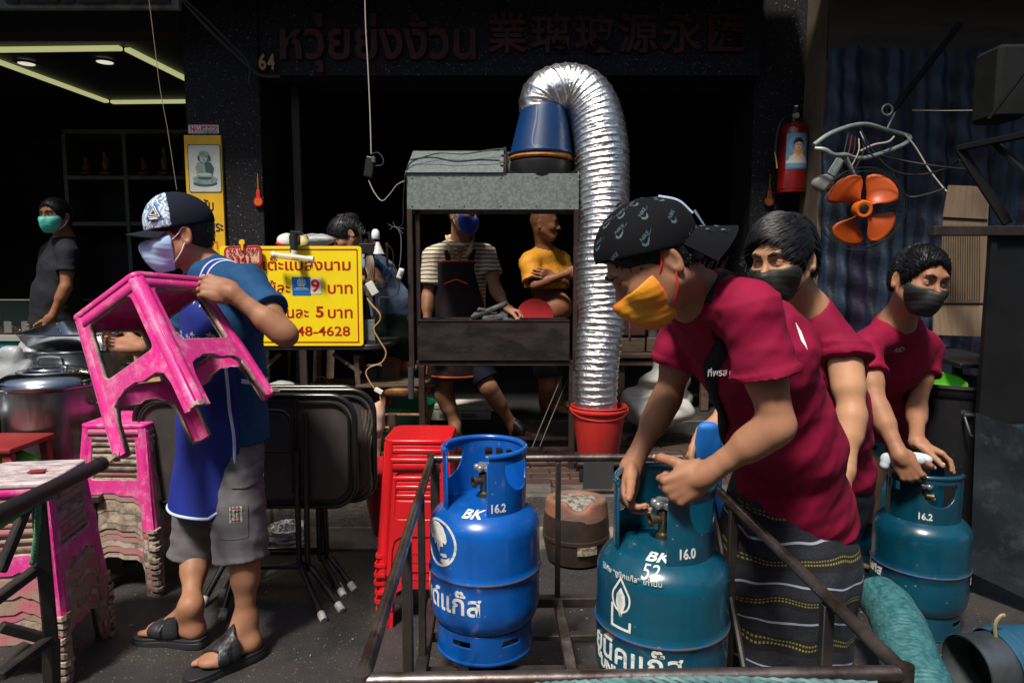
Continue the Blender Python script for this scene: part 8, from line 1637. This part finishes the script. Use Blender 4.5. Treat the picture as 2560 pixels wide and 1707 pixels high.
# ------------------------------------------------------------------ E: vendor in the striped shirt
J = dict(head=P(1158, 540, 4.50), neck=P(1150, 615, 4.56), sl=P(1214, 634, 4.56), sr=P(1082, 640, 4.52), er=P(1070, 738, 4.50), wr=P(1068, 822, 4.40), el=P(1238, 722, 4.44), wl=P(1268, 772, 4.26),
         che=P(1150, 680, 4.58), wai=P(1146, 780, 4.60), pel=P(1142, 865, 4.62), pl=P(1175, 885, 4.60), pr=P(1112, 885, 4.62), kl=P(1222, 970, 4.52), kr=P(1110, 985, 4.60), al=P(1278, 1062, 4.64), ar=P(1138, 1078, 4.60))
J.update(tl=P(1276, 1078, 4.66), ol=P(1325, 1092, 4.56), tr=P(1134, 1090, 4.62)); J['or'] = P(1150, 1100, 4.42)
for k in ('tl', 'ol', 'tr', 'or'): J[k][2] = .222
J['al'][2] = .29; J['ar'][2] = .29
tE, frE, _ = body_parts('E', dict(J=J, f=(.80, -.60, -.10), u=(.05, 0, 1), skin=M_sk1, s=1.02, hv=.004, av=.0045, gz=.18, label='person in a striped polo shirt and dark apron fanning the charcoal grill', g=1.05,
    hl=dict(dr=(.88, -.35, -.25), palm=(.1, -.3, -.9), curl=(45, 60, 40), thumb=(30, 10, 20)), hr=dict(dr=(0, -.3, -.95), palm=(.8, .2, 0), curl=(35, 40, 25))))
c = J['head']; eyes_part(c, frE, tE); hair_part(c, frE, tE, 'short', n=0, thick=.003, line=.05); mask_part(c, frE, tE, M_mroyal, M_loop, top=-.004, puff=.008, back=.022, rl=.003)
def str_ex(N, L, co, cur, mixc, ramp, noise, b):
    s = N.new('ShaderNodeSeparateXYZ'); L.new(co, s.inputs[0]); a = N.new('ShaderNodeMath'); a.operation = 'MULTIPLY_ADD'; L.new(s.outputs[2], a.inputs[0]); a.inputs[1].default_value = 38; n0 = noise(5, 2); L.new(n0, a.inputs[2]); fr_ = N.new('ShaderNodeMath'); fr_.operation = 'FRACT'; L.new(a.outputs[0], fr_.inputs[0])
    return mixc(ramp(fr_.outputs[0], .66, .70, (0, 0, 0), (1, 1, 1)), (.62, .52, .34), (.03, .055, .12))
shE, vfE = tee(J, P(1142, 880, 4.62), mat('striped_polo', (.6, .5, .3), .8, extra=str_ex, bump=.3, bscale=300), tE, seed=53, s=1.02, g=1.06, low=(.17, .14), sleeve=(.62, .72), vox=.008, fold=.010, neck_r=.060); bE = bvh_vf(vfE)
M_colr = cloth_mat('cream_collar', (.60, .46, .24)); sdE = nrm(J['sl'] - J['sr']); fwE = nrm(V(.1, -1, 0))
for e in (-1, 1):
    F3 = F().loft(J['neck'] + sdE * e * .075 + V(0, .02, .055), J['neck'] + sdE * e * .055 + fwE * .125 - V(0, 0, .055), (e * .6, 0, .8), (.038, .010), (.034, .010), k=.01); part('collar', sdf_mesh('c', [F3.mesh(.005)]), M_colr, shE)
part('collar', sdf_mesh('c', [F().cap(J['neck'] + sdE * .07 + V(0, .03, .06), J['neck'] - sdE * .07 + V(0, .03, .06), .02, .02).mesh(.005)]), M_colr, shE)
patch([[(-.03, .03), (.03, .03), (.0, -.085)]], J['neck'] + fwE * .1 - V(0, 0, .03), M_sk1, 'placket', .002, shE, bE, V(1, 0, 0))
M_apd = cloth_mat('dark_brown_apron', (.022, .014, .016)); M_otr = mat('orange_piping', (.75, .09, .01), .6)
def apron2(J, m, par, top, wtop, bot):
    sd_ = nrm(J['sl'] - J['sr']); fw = nrm(V(.05, -1, 0)); Fq = F(); Fq.loft(bot, J['wai'], sd_, (.200, .175), (.196, .166), k=.05); Fq.loft(J['wai'], J['che'] + V(0, 0, .05), sd_, (.196, .166), (.190, .160), k=.05); Fq.plane(J['wai'] + fw * .04, -fw, .004); Fq.plane(top, (0, 0, 1), .002); Fq.plane(bot, (0, 0, -1), .01)
    for e in (-1, 1): Fq.cap(top + sd_ * e * (wtop + .10) + fw * .05, J['wai'] + sd_ * e * (.30) + fw * .05, .10, .11, k=.01, op='-')
    return Fq.mesh(.007, disp=folds(95, .007, 24, (1, 0, .3), 2.2, 5))
topE = P(1140, 652, 4.45); va_ = apron2(J, M_apd, tE, topE, .10, P(1138, 938, 4.6)); apE = part('apron', sdf_mesh('a', [va_]), M_apd, tE); ba = bvh_vf(va_)
v_ = va_[0]; bot_z = P(1138, 938, 4.6)[2]
for e in (-1, 1):
    pts = []
    for z in np.linspace(bot_z + .02, topE[2] - .004, 34):
        kk = (z - bot_z) / (topE[2] - bot_z); h = ba.ray_cast(Vector((J['wai'][0] + e * .5, J['wai'][1] - .075, z)), Vector((-e, 0, 0)), .5)
        if h[0] is not None: pts.append(np.array(h[0]))
    if len(pts) > 5: part('piping', B().tube(np.array(pts), .006, 6), M_otr, apE)
for z_, wd_ in ((topE[2] - .003, .11), (bot_z + .012, .17), (P(1150, 698, 4.45)[2], .075)):
    pts = []
    for x_ in np.linspace(-wd_, wd_, 16):
        h = ba.ray_cast(Vector((J['wai'][0] + x_, J['wai'][1] - .5, z_ - (.03 * abs(x_) / wd_ if wd_ < .1 else 0))), Vector((0, 1, 0)), .6)
        if h[0] is not None: pts.append(np.array(h[0]))
    if len(pts) > 4: part('piping', B().tube(np.array(pts), .006, 6), M_otr, apE)
for e in (-1, 1): strap([topE + sdE * e * .085 + fwE * .03 - V(0, 0, .01), J['che'] + sdE * e * .09 + fwE * .16 + V(0, 0, .10), J['neck'] + sdE * e * .09 + V(0, 0, .09), J['neck'] + sdE * e * .08 - fwE * .1], .034, M_apd, apE, bE)
def shorts(J, m, par, seed, hl, hr, g=1.0):
    Fq = F(); sd_ = nrm(J['pl'] - J['pr']); Fq.loft(J['pel'] + (J['wai'] - J['pel']) * .4, J['pel'] - V(0, 0, .06), sd_, (.165 * g, .125 * g), (.178 * g, .14 * g), k=.03)
    for a, b in ((J['pl'], hl), (J['pr'], hr)): Fq.loft(a, b, (1, 0, 0), (.108 * g,) * 2, (.098 * g,) * 2, k=.04, flat=True)
    return part('shorts', sdf_mesh('t', [Fq.mesh(.008, disp=folds(seed, .010, 36, (.2, .1, 1), 2.2, 6))]), m, par)
shorts(J, cloth_mat('navy_shorts', (.014, .016, .035)), tE, 96, P(1214, 952, 4.54), P(1108, 948, 4.60)); sandal(J['tl'], J['ol'], tE, -1)
hf = thing('hand_fan', 'round red hand fan held over the right end of the grill', 'fan', P(1337, 800, 4.22)); cf = P(1337, 790, 4.22); me = curve2d([el(0, 0, .115, .108, 40)], .002, .001); place2d(me, cf, (1, .1, 0), (0, .12, 1)); part('paddle', me, mat('fan_red', (.40, .006, .008), .6, col2=(.3, .006, .008), scale=5), hf); part('handle', B().tube([cf - V(.11, 0, .0), P(1278, 786, 4.22)], .007, 8), M_red, hf)
# ------------------------------------------------------------------ F: man in the yellow shirt, arms crossed
J = dict(head=P(1360, 562, 5.0), neck=P(1362, 628, 5.06), sl=P(1322, 648, 4.98), sr=P(1402, 645, 5.22), el=P(1336, 712, 4.90), wl=P(1415, 684, 4.86), er=P(1412, 712, 5.15), wr=P(1380, 690, 4.90), che=P(1362, 690, 5.1), wai=P(1366, 765, 5.1), pel=P(1366, 840, 5.1),
         pl=P(1356, 860, 5.02), pr=P(1380, 860, 5.2), kl=P(1368, 970, 4.98), kr=P(1385, 965, 5.2), al=P(1362, 1050, 5.08), ar=P(1378, 1045, 5.25))
J.update(tl=V(*J['al']), ol=J['al'] + V(.2, -.1, 0), tr=V(*J['ar'])); J['or'] = J['ar'] + V(.2, -.08, 0)
for k in ('tl', 'ol', 'tr', 'or'): J[k][2] = .30
tF, frF, _ = body_parts('Fp', dict(J=J, f=(.97, -.22, -.02), skin=M_sk3, hv=.004, av=.005, gz=.26, label='person with shaved head in a yellow shirt rolled above the belly', belly=(J['wai'] + V(.05, -.05, -.01), np.eye(3), (.14, .14, .13)),
    hl=dict(dr=(.95, .1, .25), palm=(0, .9, -.2), curl=(20, 30, 20)), hr=dict(dr=(-.8, -.5, .2), palm=(0, .8, 0), curl=(20, 20, 20))))
eyes_part(J['head'], frF, tF); tee(J, P(1364, 722, 5.1), mat('mustard_cotton', (.62, .27, .008), .75, col2=(.52, .21, .006), scale=6, bump=.3, bscale=300), tF, seed=63, low=(.17, .14), sleeve=(.85, .8), sl_r=(.075, .085), vox=.009, fold=.016); shorts(J, M_black, tF, 97, P(1366, 940, 5.0), P(1384, 935, 5.2))
# ------------------------------------------------------------------ G: woman bending at the food table
J = dict(head=P(868, 592, 4.46), neck=P(905, 640, 4.56), sl=P(922, 668, 4.42), sr=P(905, 660, 4.74), el=P(946, 712, 4.36), wl=P(905, 700, 4.24), er=P(900, 740, 4.8), wr=P(870, 760, 4.6), che=P(945, 690, 4.6), wai=P(975, 755, 4.64), pel=P(985, 815, 4.66), pl=P(985, 840, 4.58), pr=P(985, 840, 4.76), kl=P(975, 950, 4.55), kr=P(985, 950, 4.76), al=P(958, 1060, 4.62), ar=P(985, 1058, 4.8))
J['al'][2] = J['ar'][2] = .29; J.update(tl=J['al'] + V(.03, .02, -.07), ol=J['al'] + V(-.18, -.06, -.07), tr=J['ar'] + V(.03, .02, -.07)); J['or'] = J['ar'] + V(-.18, -.04, -.07)
tG, frG, _ = body_parts('G', dict(J=J, f=(-.72, -.35, -.6), u=(-.4, 0, .9), skin=M_sk1, s=.96, hv=.004, av=.005, gz=.18, label='person with a hair bun in a grey blue shirt bending at the food table', hl=dict(dr=(-1, -.1, -.2), palm=(0, .5, -.9), curl=(30, 30, 20)), hr=dict(dr=(-1, -.1, -.2), palm=(0, .5, -.9), curl=(30, 30, 20))))
hp_ = hair_part(J['head'], frG, tG, 'back', n=500, thick=.012, length=.03, line=.05, seed=12); part('bun', sdf_mesh('b', [F().ell(P(876, 550, 4.5), np.eye(3), (.06, .06, .05)).mesh(.005, disp=folds(4, .008, 70))]), M_hair, hp_)
shG, vfG = tee(J, P(985, 800, 4.66), cloth_mat('grey_blue_cotton', (.13, .19, .30)), tG, seed=73, s=.98, low=(.17, .14), sleeve=(.12, .12), sl_r=(.07, .07), vox=.008, fold=.014, g=1.06); bG = bvh_vf(vfG); M_blst = cloth_mat('blue_panel', (.010, .045, .17))
strap([P(905, 615, 4.4), P(945, 640, 4.38), P(952, 690, 4.38), P(935, 740, 4.4)], .07, M_blst, shG, bG); strap([P(950, 612, 4.4), P(975, 640, 4.38), P(1000, 700, 4.4)], .05, M_blst, shG, bG)
shorts(J, cloth_mat('dark_green_shorts', (.006, .022, .018)), tG, 98, P(972, 890, 4.55), P(990, 888, 4.76), 1.12)
# ------------------------------------------------------------------ H: man in black with the green mask
J = dict(head=P(139, 543, 4.96), neck=P(163, 600, 5.04), sl=P(168, 628, 4.90), sr=P(128, 628, 5.20), el=P(166, 715, 4.84), wl=P(130, 792, 4.78), er=P(110, 715, 5.2), wr=P(95, 790, 5.1), che=P(150, 670, 5.04), wai=P(142, 740, 5.04), pel=P(140, 805, 5.04), pl=P(148, 840, 4.98), pr=P(128, 840, 5.14), kl=P(140, 960, 4.95), kr=P(120, 960, 5.12), al=V(-3.3, 5.0, .29), ar=V(-3.42, 5.2, .29))
J.update(tl=J['al'] + V(.02, .02, -.07), ol=J['al'] + V(-.18, -.1, -.07), tr=J['ar'] + V(.02, .02, -.07)); J['or'] = J['ar'] + V(-.18, -.1, -.07)
tH, frH, _ = body_parts('H', dict(J=J, f=(-.18, -.98, .0), skin=M_sk3, hv=.004, av=.0045, gz=.18, label='person in a black shirt and green mask standing before the jewellery counter', hl=dict(dr=(-.3, -.1, -.95), palm=(-.7, .6, 0), curl=(40, 45, 25)), hr=dict(dr=(-.2, 0, -1), palm=(-.7, -.5, 0), curl=(30, 30, 25))))
eyes_part(J['head'], frH, tH); hair_part(J['head'], frH, tH, 'short', n=500, thick=.012, length=.02, line=.055, seed=13); mask_part(J['head'], frH, tH, M_mgreen, M_loop, top=-.004, puff=.006, rl=.003)
tee(J, P(140, 812, 5.04), M_black, tH, seed=83, s=1.04, g=1.12, low=(.185, .155), sleeve=(.62, .62), vox=.009, fold=.012); trousers(J, cloth_mat('pale_jeans', (.22, .33, .42)), tH, 99, .95)
